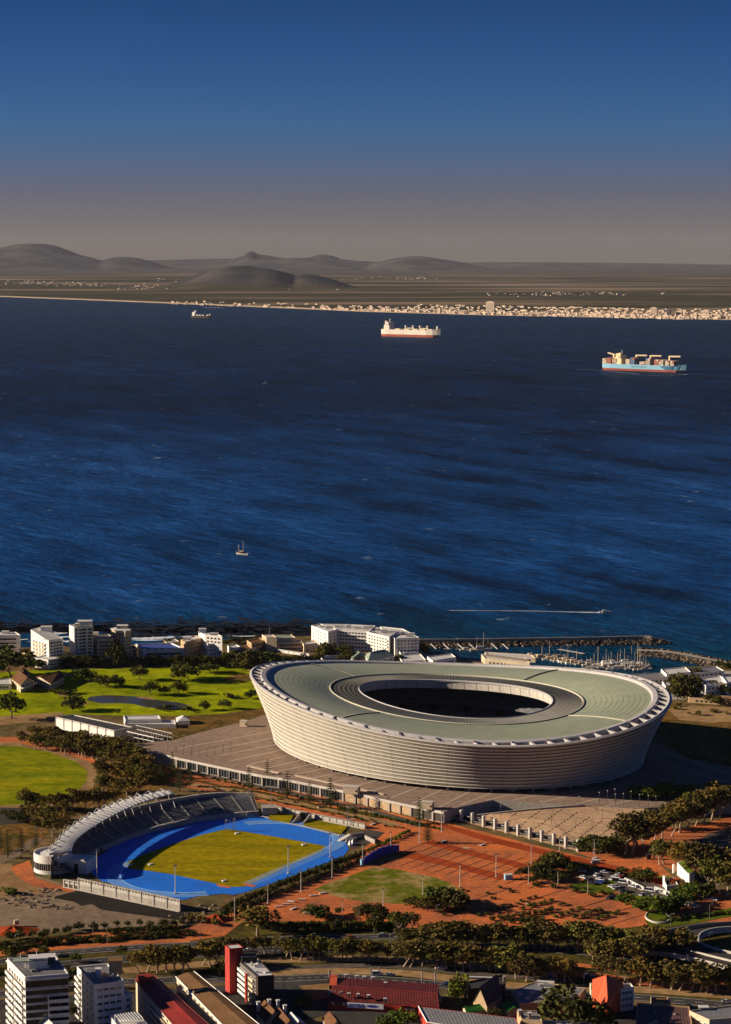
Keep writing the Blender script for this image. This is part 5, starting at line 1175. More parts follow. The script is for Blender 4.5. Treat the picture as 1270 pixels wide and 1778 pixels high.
# two long slabs seen end-on, red and brown roofs
t = thing('slab_block', 'long block of flats with a dark red roof running off the bottom edge', 'apartment block', at(250, 1740))
pr = [(236, 1702), (270, 1735), (352, 1822), (428, 1822), (372, 1788), (268, 1694)]
L1, N1, R1, B1 = at(236, 1702, 27), at(330, 1812, 27), at(392, 1806, 27), at(267, 1693.5, 27)
def slab(t, L1, N1, R1, B1, zt, ridge, mw, mr, edge):
    q = MB(); q.prism([L1, N1, R1, B1], G, zt, 0); q.build('wall', mw, t)
    q = MB(); m0, m1 = L1.lerp(B1, .62), N1.lerp(R1, .62); up = Vector((0, 0, ridge))
    ov = lambda p, c: p + (p - c).normalized() * .8
    c_ = (L1 + N1 + R1 + B1) / 4; A_, B_, C_, D_ = ov(L1, c_), ov(N1, c_), ov(R1, c_), ov(B1, c_)
    q.grid([[tuple(A_ + Vector((0, 0, .1))), tuple(m0 + up), tuple(D_ + Vector((0, 0, .1)))], [tuple(B_ + Vector((0, 0, .1))), tuple(m1 + up), tuple(C_ + Vector((0, 0, .1)))]]); q.add([tuple(A_ + Vector((0, 0, .1))), tuple(m0 + up), tuple(D_ + Vector((0, 0, .1)))], [(0, 1, 2)]); q.build('roof', mr, t)
    for u, v in ((A_, B_), (D_, C_)): q = MB(); q.tube([u, v], .35, 4); q.build('fascia', edge, t)
slab(t, L1, N1, R1, B1, 27, 1.3, 'wall_cream', 'roof_red', 'roof_redbrown')
windows(t, L1, N1, 13, 26.5, 5, 12, 2.2, 1.7, 'wall_white'); balconies(t, L1, N1, 14, 26, 4, 1.3, 'wall_cream', .30, 1.0); roof_box(t, (252, 1703), 27.6, (5.5, 4.5, 2.2), 'roof_red', .6, 'roof_hatch', 'roof_red')
t = thing('slab_block', 'long block of flats with a sandy brown roof beside the red roofed one', 'apartment block', at(330, 1740))
L1, N1, R1, B1 = at(307, 1697, 27), at(412, 1806, 27), at(478, 1802, 27), at(338, 1688, 27)
slab(t, L1, N1, R1, B1, 27, 1.0, 'wall_cream', 'roof_brown', 'wall_white'); windows(t, L1, N1, 13, 26.5, 5, 12, 2.2, 1.7, 'wall_white'); balconies(t, L1, N1, 14, 26, 4, 1.3, 'wall_cream', .04, .2)
p0, p1 = at(336, 1722, 28), at(360, 1714, 28); q = MB(); q.box(((p0.x + p1.x) / 2, (p0.y + p1.y) / 2, 27.4), ((p1 - p0).length, .8, .9), math.atan2(p1.y - p0.y, p1.x - p0.x)); q.build('parapet', 'wall_tan', t)
# dark slab with the red stair tower
BZ = 27.5
t, P = block('tower_block', 'dark brown flats with white balcony bands and a tall red stair tower', 'apartment block', [(410, 1664), (448, 1697), (476, 1695), (450, 1667)], BZ, 'wall_brown', 'roof_pale', par=.5)
a, b_ = P[0], P[1]
balconies(t, a, b_, 13.5, BZ - 1.2, 5, 1.3, 'wall_white', .02, .52, 1.2); balconies(t, a, b_, 13.5, BZ - 1.2, 5, 1.2, 'wall_cream', .66, .86, 1.2); windows(t, a, b_, 13, BZ - .5, 5, 9, 2.0, 1.9, 'wall_white')
d_ = (b_ - a).normalized(); nn = Vector((d_.y, -d_.x, 0)); m_ = a.lerp(b_, .58) + nn * .7; q = MB(); q.box((m_.x, m_.y, G), (1.4, 1.6, 13.5), math.atan2(d_.y, d_.x)); q.build('red_fin', 'wall_red', t)
for k in range(5):
    u, v = a.lerp(b_, .60) + nn * .9, a.lerp(b_, .68) + nn * .9; z = 13 + 2.6 * k; q = MB(); q.tube([(u.x, u.y, z), (v.x, v.y, z + 1.4), (u.x, u.y, z + 2.6)], .15, 4); q.build('stair_flight', 'metal_dark', t)
clutter(t, P, BZ, 7, 9, 'white'); roof_box(t, (432, 1669), BZ, (7, 4.5, 2.6), 'roof_dark', .2, 'stair_house', 'roof_dark')
q, P2 = block(None, None, None, [(391, 1642), (399, 1648.5), (423, 1646), (414, 1639.5)], 33.5, 'wall_red', 'roof_pale', parent=t, par=.3)
# red warehouse with the long sign
ZR = 19.0
Wb = [at(576, 1696, ZR), at(762, 1708, ZR), at(763, 1749, 16), at(571, 1738, 16)]
t = thing('warehouse', 'long dark red corrugated warehouse with a white and blue ULTRA sign', 'warehouse', at(571, 1745))
q = MB(); q.prism([Vector((p.x, p.y, 0)) for p in (Wb[3], Wb[2], Wb[1], Wb[0])], G, [15.8, 15.8, 18.6, 18.6], 0); q.build('wall', 'wall_red', t)
ra, rb = at(577, 1712, 20.6), at(760, 1725, 20.6)
NS = 46
def rib_roof(t, A0, A1, B0, B1, m, n):
    """corrugated sheets one by one, each with a proud seam"""
    for k in range(n):
        u0, u1 = A0.lerp(A1, k / n), A0.lerp(A1, (k + .86) / n); v0, v1 = B0.lerp(B1, k / n), B0.lerp(B1, (k + .86) / n); w0, w1 = A0.lerp(A1, (k + 1) / n), B0.lerp(B1, (k + 1) / n); up = Vector((0, 0, .14))
        q = MB(); q.grid([[tuple(u0), tuple(u1), tuple(u1 + up), tuple(w0 + up), tuple(w0)], [tuple(v0), tuple(v1), tuple(v1 + up), tuple(w1 + up), tuple(w1)]]); q.build('roof_sheet', m, t)
rib_roof(t, ra, rb, Wb[0] + Vector((0, 0, -.2)), Wb[1] + Vector((0, 0, -.2)), 'roof_redbrown', 40); rib_roof(t, Wb[3] + Vector((0, 0, .1)), Wb[2] + Vector((0, 0, .1)), ra, rb, 'roof_redbrown', 40)
q = MB(); q.tube([ra + Vector((0, 0, .15)), rb + Vector((0, 0, .15))], .22, 5); q.build('ridge', 'roof_red', t)
q = MB(); q.tube([at(622, 1716, 20.3), at(728, 1723.5, 20.3)], .2, 4); q.build('walkway_rail', 'concrete', t)
q = MB(); q.prism([at(572, 1716, 19), at(585, 1716, 19), at(586, 1698, 19), at(575, 1697, 19)], 19, 20.4, bottom=True); q.build('gable_cap', 'wall_orange', t)
for x, y in ((601, 1697), (620, 1699), (633, 1700), (648, 1701)): roof_box(t, (x, y), 18.9, (1.4, 1.2, 1.2), 'wall_white', .05, 'vent')
for x, y in ((606, 1730), (622, 1731), (640, 1733), (670, 1711), (676, 1727), (669, 1739)): roof_box(t, (x, y), 18.2, (1.0, .9, 1.3), 'metal', .05, 'roof_unit')
for x, y, h_ in ((573, 1703, 5.5), (644, 1694, 4), (658, 1694, 4.2), (733, 1703, 4.6), (756, 1705, 4.8)):
    p = at(x, y, 18.4); q = MB(); q.box((p.x, p.y, 18.2), (.9 if h_ > 5 else .5, .3, h_), .2); q.build('roof_fin', 'white', t)
d_ = (Wb[2] - Wb[3]).normalized(); nn = Vector((d_.y, -d_.x, 0)).normalized(); wrz = math.atan2(d_.y, d_.x)
def on_front(f, up, out_=.3): p = Wb[3].lerp(Wb[2], f); return Vector((p.x + nn.x * out_, p.y + nn.y * out_, G + up))
L_ = (Wb[2] - Wb[3]).length
q = MB(); p = on_front(.335, 1.7, .5); q.box(p, (L_ * .33, .3, 2.3), wrz); sg = q.build('sign_board', 'car_white', t)
q = MB(); p = on_front(.40, 2.25, .68); q.grid([[(p.x + d_.x * (L_ * .055 * r_ * math.cos(a)), p.y + d_.y * (L_ * .055 * r_ * math.cos(a)), p.z + .6 + .62 * r_ * math.sin(a)) for a in [2 * math.pi * k / 24 for k in range(24)]] for r_ in (0.02, 1.0)], closed=True); q.build('emblem', 'wall_blue', sg)
tx = bpy.data.curves.new('lettering', 'FONT'); tx.body = 'ULTRA'; tx.size = 2.3; tx.extrude = .05; tx.align_x = 'CENTER'; tx.offset = .03
tmp = bpy.data.objects.new('tmp', tx); COL.objects.link(tmp); bpy.context.view_layer.update(); tm_ = bpy.data.meshes.new_from_object(tmp.evaluated_get(bpy.context.evaluated_depsgraph_get())); bpy.data.objects.remove(tmp); bpy.data.curves.remove(tx)
to = bpy.data.objects.new('lettering', tm_); COL.objects.link(to); tm_.materials.clear(); tm_.materials.append(M['wall_blue']); to.parent = sg; p = on_front(.255, 2.05, .75); rl = t.location; to.location = (p.x - rl.x, p.y - rl.y, p.z - rl.z); to.rotation_euler = (R(90), 0, wrz)
q = MB(); p = on_front(.725, .6, .8); q.box(p, (L_ * .15, 1.2, 3.6), wrz); bx = q.build('porch', 'car_red', t); q = MB(); p = on_front(.74, 2.6, 1.48); q.box(p, (L_ * .08, .1, .5), wrz); q.build('sign_strip', 'white', bx)
for k in range(9):
    p = on_front(.04 + .033 * k, 2.5, .2); q = MB(); q.box(p, (1.1, .2, 1.3), wrz); q.build('window', 'glass_mid' if k % 3 else 'white', t)
for k in range(3): p = at(574 + 9 * k, 1727 + 1.6 * k, 17); q = MB(); q.box((p.x, p.y, 16.6), (1.6, .5, 2.6), .1); q.build('roof_light', 'white', t)
q = MB(); p = at(745, 1730, 19); q.prism([at(726, 1722, 19), at(728, 1733, 17.4), at(767, 1737, 17.4), at(764, 1724, 19)], 16.5, 18.6, bottom=True); q.build('roof_terrace', 'concrete', t); clutter(t, [at(732, 1727, 18), at(760, 1732, 18), at(745, 1728, 18)], 18.7, 4, 12, 'white')
# dark steep house and its neighbours
t = thing('house', 'dark grey steep roofed house between red warehouse and grey flat roof', 'house', at(845, 1745))
P = gable(t, [(822, 1738), (846, 1746), (872, 1728), (852, 1712)], 17.5, 25, 'wall_tan', 'roof_dark')
q, P2 = block(None, None, None, [(806, 1708), (812, 1720), (878, 1712), (874, 1694)], 19, 'wall_brown', 'roof_dark', parent=t); q = MB(); p = at(876, 1704, 19); q.box((p.x, p.y, G), (1.2, 1.2, 9.5)); q.build('chimney', 'wall_cream', t); roof_box(t, (838, 1700), 19, (12, .8, .8), 'concrete_pale', -.1, 'parapet'); roof_box(t, (835, 1740), 17.5, (1, 1, 4), 'wall_cream', 0, 'chimney')
t, P = block('depot', 'broad flat grey roofed depot behind the big round tree', 'depot', [(888, 1722), (903, 1744), (1000, 1736), (1018, 1716), (988, 1713), (932, 1704)], 17.5, 'wall_tan', 'roof_grey', par=.3)
for x, y in ((903, 1728), (925, 1725), (916, 1735), (951, 1718), (965, 1720), (940, 1712)): roof_box(t, (x, y), 17.6, (2.0, .8, .8), 'roof_pale', .1, 'roof_light')
for k in range(14):
    a, b_ = P[0].lerp(P[1], (k + .5) / 14), P[4].lerp(P[3], (k + .5) / 14); q = MB(); strip(q, [a, b_], .2, .1); q.build('roof_seam', 'roof_pale', t)
q = MB(); a, b_ = at(933, 1704, 18), at(963, 1706, 18); q.tube([a, b_], .7, 6); q.build('duct', 'white', t)
for px, lab in (([(804, 1750), (812, 1758), (850, 1752), (846, 1745)], 'bright green awning roof left of the small tree'), ([(873, 1748), (882, 1755), (904, 1752), (890, 1740)], 'bright green peaked awning right of the steep dark house')):
    t = thing('awning', lab, 'awning', at(px[1][0], px[1][1] + 10)); gable(t, px, 15.2, 17, 'wall_cream', 'green_bright')
t = thing('house', 'tall narrow house with a steep bright orange roof, dark on its other side', 'house', at(1056, 1765))
za = 18.5; zb = 29.0
A0, A1 = at(1034, 1745, za), at(1029, 1701, za + 8); B0, B1 = at(1056, 1745, 27.5), at(1053, 1693.5, 29.5)
e0 = Vector((A0.x + (B0.x - A0.x) * 2.05, A0.y - .5, 15.5)); e1 = Vector((B1.x + (B1.x - A1.x) * 1.0 + 2.4, A1.y + 2, 24))
bot = [Vector((p.x, p.y, G)) for p in (A0, e0, e1, A1)]
q = MB(); q.add([tuple(p) for p in bot] + [tuple(p) for p in (A0, e0, e1, A1, B0, B1)], [(0, 1, 5, 8, 4), (3, 7, 9, 6, 2), (0, 4, 7, 3), (1, 2, 6, 5)]); q.build('wall', 'wall_orange', t)
up = Vector((0, 0, .15)); q = MB(); q.add([tuple(p + up) for p in (A0, B0, B1, A1)], [(0, 1, 2, 3)]); q.build('roof', 'wall_orange', t); q = MB(); q.add([tuple(p + up) for p in (B0, e0, e1, B1)], [(0, 1, 2, 3)]); q.build('roof', 'wall_orange', t)
q = MB(); q.tube([B0 + up, B1 + up], .25, 4); q.build('ridge', 'wall_orange', t); q = MB(); p = at(1027, 1712, 22); q.box((p.x, p.y, 18), (.8, 3, 5), .1); q.box((p.x + .6, p.y - 2, 17), (1.2, 1, 4)); q.build('chimney', 'wall_cream', t)
t, P = block('apartment_block', 'narrow shaded flats tucked behind the orange roofed house', 'apartment block', [(1072, 1712), (1078, 1720), (1101, 1716), (1095, 1709)], 22, 'wall_white', 'roof_dark'); windows(t, P[1], P[2], 13, 22, 3, 3, 1.6, 1.4, 'wall_white')
t, P = block('workshop', 'plum brown flat roofed workshop with a pale coping, bottom right', 'workshop', [(1107, 1744), (1103, 1790), (1205, 1800), (1197, 1750)], 19, 'wall_tan', 'roof_plum', par=.8); clutter(t, P, 19, 7, 21)
for k in range(18):
    a, b_ = P[0].lerp(P[3], (k + .5) / 18), P[1].lerp(P[2], (k + .5) / 18); q = MB(); strip(q, [a, b_], .18, .12); q.build('roof_seam', 'roof_redbrown', t)
t, P = block('house', 'beige house with grey roof cut by the lower right corner', 'house', [(1197, 1757), (1232, 1773), (1292, 1768), (1280, 1746)], 21, 'wall_cream', 'roof_grey'); windows(t, P[0], P[1], 14, 20, 2, 3, 1.4, 1.6, 'wall_white'); windows(t, P[1], P[2], 14, 20, 2, 3, 1.6, 1.6, 'wall_white'); roof_box(t, (1222, 1752), 21, (4, 3, 1), 'roof_grey')
t, P = block('bunker', 'low tan flat roofed store beside the street near the plum workshop', 'store', [(1130, 1733), (1133, 1742), (1165, 1743), (1160, 1733)], 15, 'wall_tan', 'roof_brown')
t, P = block('terrace_house', 'grey corrugated roofed terrace with white gutter along the bottom edge', 'terrace', [(727, 1748), (742, 1776), (908, 1800), (896, 1768)], 22, 'wall_red', 'roof_grey', par=.15)
for k in range(26):
    a, b_ = P[0].lerp(P[3], (k + .5) / 26), P[1].lerp(P[2], (k + .5) / 26); q = MB(); strip(q, [a, b_], .16, .14); q.build('roof_seam', 'roof_pale', t)
q = MB(); q.tube([P[0] + Vector((0, 0, .2)), P[1] + Vector((0, 0, .2)), P[2] + Vector((0, 0, .2))], .3, 4); q.build('gutter', 'wall_white', t)
windows(t, P[1], P[2], 13, 21, 2, 9, 1.6, 1.6, 'wall_white')
t, P = block('house', 'small beige block with two stubby chimneys below the big round tree', 'house', [(898, 1757), (906, 1772), (942, 1776), (936, 1757)], 21.5, 'wall_tan', 'roof_grey'); roof_box(t, (920, 1768), 21.5, (1.2, 1.6, 2.4), 'wall_tan', 0, 'chimney'); roof_box(t, (903, 1765), 21.5, (1.2, 1.6, 2.8), 'wall_cream', 0, 'chimney'); windows(t, P[1], P[2], 13, 21, 2, 3, 1.4, 1.4, 'wall_white')
t, P = block('house', 'low pale roof at the bottom edge under the big round tree', 'house', [(942, 1774), (944, 1792), (1062, 1796), (1058, 1777)], 20, 'wall_white', 'roof_pale')
t = thing('house', 'cream house with small gables and four chimneys right of the dark slab', 'house', at(470, 1775))
P = gable(t, [(446, 1756), (462, 1774), (492, 1766), (474, 1748)], 18.5, 22.5, 'wall_cream', 'roof_tile'); windows(t, P[1], P[2], 13, 18, 2, 3, 1.4, 1.5, 'wall_white')
P = gable(t, [(470, 1768), (486, 1792), (520, 1782), (500, 1762)], 18, 22, 'wall_cream', 'roof_tile'); gable(t, [(492, 1774), (504, 1790), (534, 1782), (520, 1768)], 18, 21.5, 'wall_cream', 'roof_pale')
for x, y in ((449, 1756), (468, 1752), (483, 1753), (495, 1762)): roof_box(t, (x, y), 19, (1.3, 1.3, 4.2), 'wall_white', .3, 'chimney')
for px, ze, zr, lab, mr in (([(66, 1780), (80, 1794), (104, 1788), (90, 1776)], 20, 23.5, 'pale gabled roof peeping up at the bottom below the white flats', 'roof_pale'), ([(560, 1770), (574, 1786), (596, 1782), (584, 1766)], 17, 20, 'small tan gabled roof at the bottom left of the warehouse', 'roof_tile')):
    t = thing('house', lab, 'house', at(px[1][0], px[1][1] + 8)); gable(t, px, ze, zr, 'wall_white', mr)
# kiosk with a lawn roof beyond the car park, and small buildings round it
t = thing('kiosk', 'white kiosk with a bright green sloping roof beyond the parked cars', 'kiosk', at(1195, 1540))
Q = [at(1176, 1519, G), at(1197, 1537, G), at(1206, 1531, G), at(1188, 1514, G)]
q = MB(); q.prism(Q, G, [19, 17.5, 17.5, 19], 0); q.build('wall', 'wall_white', t)
q = MB(); c_ = sum(Q, Vector()) / 4; I = [p.lerp(c_, .12) for p in Q]; q.add([(p.x, p.y, z + .3) for p, z in zip(I, (18.8, 17.5, 17.5, 18.8))], [(0, 1, 2, 3)]); q.build('roof', 'lawn_roof', t); q = MB(); q.box((Q[3].x - 6, Q[3].y - 2, G), (1.2, 1, 5.0), .4); q.box((Q[1].x, Q[1].y + 1, G), (.8, 1, 6.4), .4); q.build('fin_wall', 'wall_white', t)
t, P = block('shop', 'small white and orange shop left of the green roofed kiosk', 'shop', [(1152, 1527), (1158, 1540), (1178, 1538), (1170, 1525)], 15, 'wall_white', 'roof_tile'); q = MB(); p = at(1172, 1540); q.box((p.x, p.y, G), (4.5, 3, 4.6), .2); q.build('porch', 'wall_orange', t); q = MB(); p = at(1154, 1540); q.box((p.x, p.y, G), (1, 3, 6), .2); q.build('fin_wall', 'wall_white', t)
panel_wall('garden_wall', 'low white garden wall behind the parked cars', (1086, 1530), (1118, 1546), 1.8, 6, ('wall_white', 'wall_white', 'wall_white')); panel_wall('garden_wall', 'low white garden wall in front of the orange shop', (1138, 1546), (1176, 1560), 2.0, 6, ('wall_white', 'wall_white', 'wall_white'))
# overpass ramp and its curved parapet
t = thing('overpass', 'curving concrete flyover ramp with pale parapets at the right edge', 'flyover', at(1180, 1660))
P1 = smooth_path([at(x, y, G + 5) for x, y in ((1060, 1632), (1110, 1622), (1160, 1612), (1210, 1602), (1260, 1597), (1310, 1596))], 6)
def ramp(P, w, name):
    q = MB(); a, b_ = offset_path(P, w / 2), offset_path(P, -w / 2); q.grid([[(p.x, p.y, p.z) for p in a], [(p.x, p.y, p.z) for p in b_]]); q.build('roadway', 'asphalt', t)
    for s in (1, -1):
        o1, o2 = offset_path(P, s * w / 2), offset_path(P, s * (w / 2 + .45)); q = MB(); q.grid([[(p.x, p.y, z) for p, z in zip(L, zz)] for L, zz in ((o1, [p.z for p in P]), (o1, [p.z + 1.0 for p in P]), (o2, [p.z + 1.0 for p in P]), (o2, [p.z - 1.4 for p in P]), (o1, [p.z - 1.4 for p in P]))]); q.build('parapet', 'concrete_pale', t)
    q = MB(); c1, c2 = offset_path(P, w / 2 - .6), offset_path(P, -w / 2 + .6); q.grid([[(p.x, p.y, p.z - 1.3) for p in c1], [(p.x, p.y, p.z - 1.3) for p in c2]]); q.build('soffit', 'concrete', t)
    for k in range(2, len(P) - 1, 4): q = MB(); q.tube([(P[k].x, P[k].y, G), (P[k].x, P[k].y, P[k].z - 1.3)], .9, 8); q.build('pier', 'concrete', t)
P2 = smooth_path([at(x, y, G + z) for x, y, z in ((1085, 1650, 1.0), (1150, 1651, 2.6), (1200, 1659, 4), (1250, 1671, 5), (1310, 1686, 5.2))], 6)
ramp(P2, 8, 'ramp')
P3 = smooth_path([at(x, y, G + 4.6) for x, y in ((1110, 1626), (1160, 1618), (1200, 1622), (1218, 1632), (1206, 1645), (1200, 1655))], 6); 
q = MB(); pp = [at(x, y, G + 4.4) for x, y in ((1090, 1640), (1130, 1627), (1180, 1618), (1240, 1609), (1330, 1604), (1330, 1612), (1262, 1612), (1226, 1618), (1213, 1630), (1222, 1643), (1262, 1655), (1330, 1670), (1330, 1684), (1240, 1668), (1180, 1655), (1120, 1650))]
q.add([tuple(p) for p in pp], [tuple(reversed(range(len(pp))))]); q.build('roadway', 'asphalt', t)
LP = smooth_path([at(x, y, G + 4.4) for x, y in ((1330, 1613), (1262, 1613), (1226, 1619), (1214, 1630.5), (1224, 1642.5), (1262, 1654), (1330, 1668))], 6); L2 = offset_path(LP, .6)
q = MB(); q.grid([[(p.x, p.y, z) for p in L] for L, z in ((LP, G + 2.4), (LP, G + 5.6), (L2, G + 5.6), (L2, G + 2.4))]); q.build('loop_parapet', 'concrete_pale', t)
NP = smooth_path([at(x, y, G + 4.4) for x, y in ((1060, 1637), (1110, 1627), (1170, 1615), (1230, 1606), (1330, 1600))], 6); N2 = offset_path(NP, -.5); q = MB(); q.grid([[(p.x, p.y, z) for p in L] for L, z in ((NP, G + 4.0), (NP, G + 5.4), (N2, G + 5.4), (N2, G + 2))]); q.build('guard_rail', 'metal', t)
# ================================================================== TREES AND PLANTS
vr = random.Random(11)
def leaf_cloud(mb, lobes, n, size, flat=.75, m=0):
    """leaf clumps spread over a set of lobes (centre, radius)"""
    tot = sum(r * r for _, r in lobes)
    for c, r in lobes:
        for k in range(max(6, int(n * r * r / tot))):
            z = vr.uniform(-.75, 1); a = vr.uniform(0, 6.283); rr = r * vr.uniform(.55, 1.08); s_ = math.sqrt(max(0, 1 - z * z))
            p = Vector((c[0] + rr * s_ * math.cos(a), c[1] + rr * s_ * math.sin(a), c[2] + rr * z * flat))
            u = Vector((vr.gauss(0, 1), vr.gauss(0, 1), vr.gauss(0, .6))).normalized(); w = u.cross(Vector((vr.gauss(0, 1), vr.gauss(0, 1), vr.gauss(0, 1)))).normalized(); s = size * vr.uniform(.6, 1.35)
            mb.add([tuple(p + u * s), tuple(p + w * s * .8), tuple(p - u * s * .9), tuple(p - w * s * .8)], [(0, 1, 2, 3)], m)
def tree_proto(name, h_, w, kind, seed):
    vr.seed(seed); t = bpy.data.objects.new(name, None); t.empty_display_size = .5
    tm, lm = {'gum': ('bark_pale', 'leaf_gum'), 'dark': ('bark', 'leaf_dark'), 'green': ('bark', 'leaf_green'), 'pine': ('bark_dark', 'leaf_pine')}[kind]
    tr_, cr = MB(), MB()
    if kind == 'pine':
        tr_.tube([(0, 0, 0), (.05, 0, h_ * .5), (0, 0, h_)], [h_ * .022, h_ * .014, .04], 6)
        for k in range(11):
            z = h_ * (.16 + .08 * k); L_ = w * .5 * (1 - k / 11.5) ** .8 + .25
            for j in range(7):
                a = j * .897 + k * .45; tip = Vector((math.cos(a) * L_, math.sin(a) * L_, z - .1 * L_)); b_ = Vector((0, 0, z))
                for i in range(4):
                    p = b_.lerp(tip, (i + .8) / 4); s = .34 * L_ * (1 - .12 * i) + .12; d_ = Vector((-math.sin(a), math.cos(a), 0)) * s * .55; e = Vector((math.cos(a), math.sin(a), 0)) * s * .6
                    cr.add([tuple(p - e), tuple(p + d_ + Vector((0, 0, .12))), tuple(p + e), tuple(p - d_ + Vector((0, 0, .12)))], [(0, 1, 2, 3)])
                tr_.tube([b_, tip], [.07, .03], 3, cap=False)
    else:
        low = {'gum': .30, 'dark': .24, 'green': .26}[kind]; forks = []
        bend = Vector((vr.gauss(0, .05) * h_, vr.gauss(0, .05) * h_, h_ * low))
        tr_.tube([(0, 0, -.3), tuple(bend * .5), tuple(bend)], [h_ * .034, h_ * .024, h_ * .019], 7)
        nl = 5 if kind != 'green' else 4
        for k in range(nl):
            a = k * 6.283 / nl + vr.uniform(-.4, .4); ln = vr.uniform(.2, .42) * w; tip = bend + Vector((math.cos(a) * ln, math.sin(a) * ln, h_ * vr.uniform(.18, .38)))
            tr_.tube([tuple(bend * .9), tuple(bend.lerp(tip, .5) + Vector((0, 0, -.05 * h_))), tuple(tip)], [h_ * .016, h_ * .010, h_ * .004], 5); forks.append(tip)
        lobes = []
        for f in forks: lobes.append((f + Vector((0, 0, h_ * .06)), w * vr.uniform(.17, .27)))
        for k in range(13):
            a = vr.uniform(0, 6.283); rr = w * .40 * math.sqrt(vr.random()); lobes.append((Vector((bend.x + rr * math.cos(a), bend.y + rr * math.sin(a), h_ * vr.uniform(low + .12, .90) - .12 * rr)), w * vr.uniform(.12, .22)))
        lobes.append((Vector((bend.x, bend.y, h_ * .88)), w * .17))
        leaf_cloud(cr, lobes, 820, .052 * w, .80)
    o = bpy.data.objects.new('trunk', tr_.mesh('trunk', tm)); o.parent = t; c = bpy.data.objects.new('crown', cr.mesh('crown', lm)); c.parent = t
    return t, h_
PROTO = {k: [tree_proto(nm, h_, w, k, s) for h_, w, s in L] for k, nm, L in (
    ('gum', 'gum_tree', [(12, 9, 1), (13, 8, 2), (11, 10, 3), (14, 9, 4), (12, 7.5, 5)]), ('dark', 'tree', [(9, 10, 6), (10, 9, 7), (8, 10.5, 8)]),
    ('green', 'tree', [(8, 9, 9), (7, 8.5, 10)]), ('pine', 'norfolk_pine', [(14, 7, 12), (15, 6, 13)]))}
def plant_tree(kind, px, py, hpx, lab, group, z=G, wide=1.0):
    t, h_ = vr2.choice(PROTO[kind]); p = at(px, py, z); hm_ = hpx * mpp(py, z) * 1.03; s = hm_ / h_
    return copy_thing(t, p, vr2.uniform(0, 6.28), (s * wide, s * wide, s), lab, group)
vr2 = random.Random(5)
for L in PROTO.values():
    for t, _ in L: t['category'] = 'tree'
BUSH = {}
for k, lm in (('dark', 'leaf_dark'), ('green', 'leaf_green'), ('gum', 'leaf_gum')):
    BUSH[k] = []
    for s in range(3):
        vr.seed(40 + s); q = MB(); lobes = [(Vector((vr.uniform(-.55, .55), vr.uniform(-.5, .5), vr.uniform(.3, .62))), vr.uniform(.3, .5)) for _ in range(6)]
        leaf_cloud(q, lobes, 230, .12, .8); q.tube([(0, 0, -.1), (0, 0, .5)], [.06, .03], 4, m=1); BUSH[k].append(q.mesh('shrub', [lm, 'bark']))
def shrub(kind, px, py, wpx, hpx, lab, group, z=G, name='shrub', cat='shrub'):
    p = at(px, py, z); m_ = mpp(py, z); o = link(name, vr2.choice(BUSH[kind]), None, p, vr2.uniform(0, 6.28)); sx, sz = wpx * m_ / 1.7, hpx * m_ / 1.0
    o.scale = (sx, sx * vr2.uniform(.8, 1.1), sz); return tag(o, lab, cat, group)
def trees(kind, L, lab, group, hj=.12, wide=1.0, z=G):
    for px, py, hpx in L: plant_tree(kind, px, py, hpx * vr2.uniform(1 - hj, 1 + hj), lab, group, z, wide)
def line(x0, y0, x1, y1, step, h_, jx=3, jy=1.2):
    n = max(1, int(abs(x1 - x0) / step)); return [(x0 + (x1 - x0) * k / n + vr2.uniform(-jx, jx), y0 + (y1 - y0) * k / n + vr2.uniform(-jy, jy), h_) for k in range(n + 1)]
# single trees on the golf course
for k, (x, y, h_, lab, w) in enumerate(((22, 1176, 54, 'huge dark tree at the left edge behind the clubhouse', 1.25), (20, 1248, 48, 'big spreading tree at the left edge below the clubhouse', 1.25), (125, 1233, 26, 'leaning small tree beside the lower sand bunker', 1.2),
    (145, 1183, 22, 'broad tree left of the round trio on the fairway', 1.5), (174, 1191, 20, 'left tree of the round trio on the fairway', 1.3), (187, 1193, 20, 'middle tree of the round trio on the fairway', 1.3), (200, 1193, 22, 'right tree of the round trio on the fairway', 1.3),
    (242, 1181, 26, 'wide dark tree at the middle of the upper fairway', 1.5), (314, 1178, 32, 'tall left tree of the pair below the white stepped block', 1.3), (330, 1183, 32, 'tall right tree of the pair below the white stepped block', 1.2), (368, 1169, 19, 'low broad tree right of the tall pair', 1.5),
    (262, 1207, 25, 'spreading tree just above the pond', 1.5), (286, 1208, 18, 'dark round tree right of the one above the pond', 1.3), (309, 1204, 23, 'round tree on the bright fairway right of the pond group', 1.2), (438, 1212, 15, 'small round tree close to the stadium facade', 1.2), (355, 1233, 17, 'small tree on the lower fairway, left of a pair', 1.2), (388, 1231, 18, 'small tree on the lower fairway, right of a pair', 1.2), (204, 1156, 42, 'tall dark conical tree in front of the slim tan tower', .8))):
    plant_tree('dark', x, y, h_, lab, None, wide=w)
for x, y, w, h_, lab in ((396, 1211, 24, 11, 'low wide dark bush on the right fairway'), (408, 1213, 18, 9, 'dark bush touching the wide one on the right fairway'), (285, 1233, 34, 11, 'reedy bush along the pond, left one'), (318, 1232, 28, 10, 'reedy bush along the pond, right one'), (206, 1238, 10, 8, 'tiny dark bush on the lower fairway'), (338, 1237, 9, 6, 'small dark bush at the fairway edge'), (120, 1206, 34, 10, 'dark hedge clump left of the pond'), (96, 1204, 40, 9, 'long dark hedge below the clubhouse'), (66, 1198, 20, 11, 'dark bush beside the clubhouse terrace')):
    shrub('dark', x, y, w, h_, lab, None)
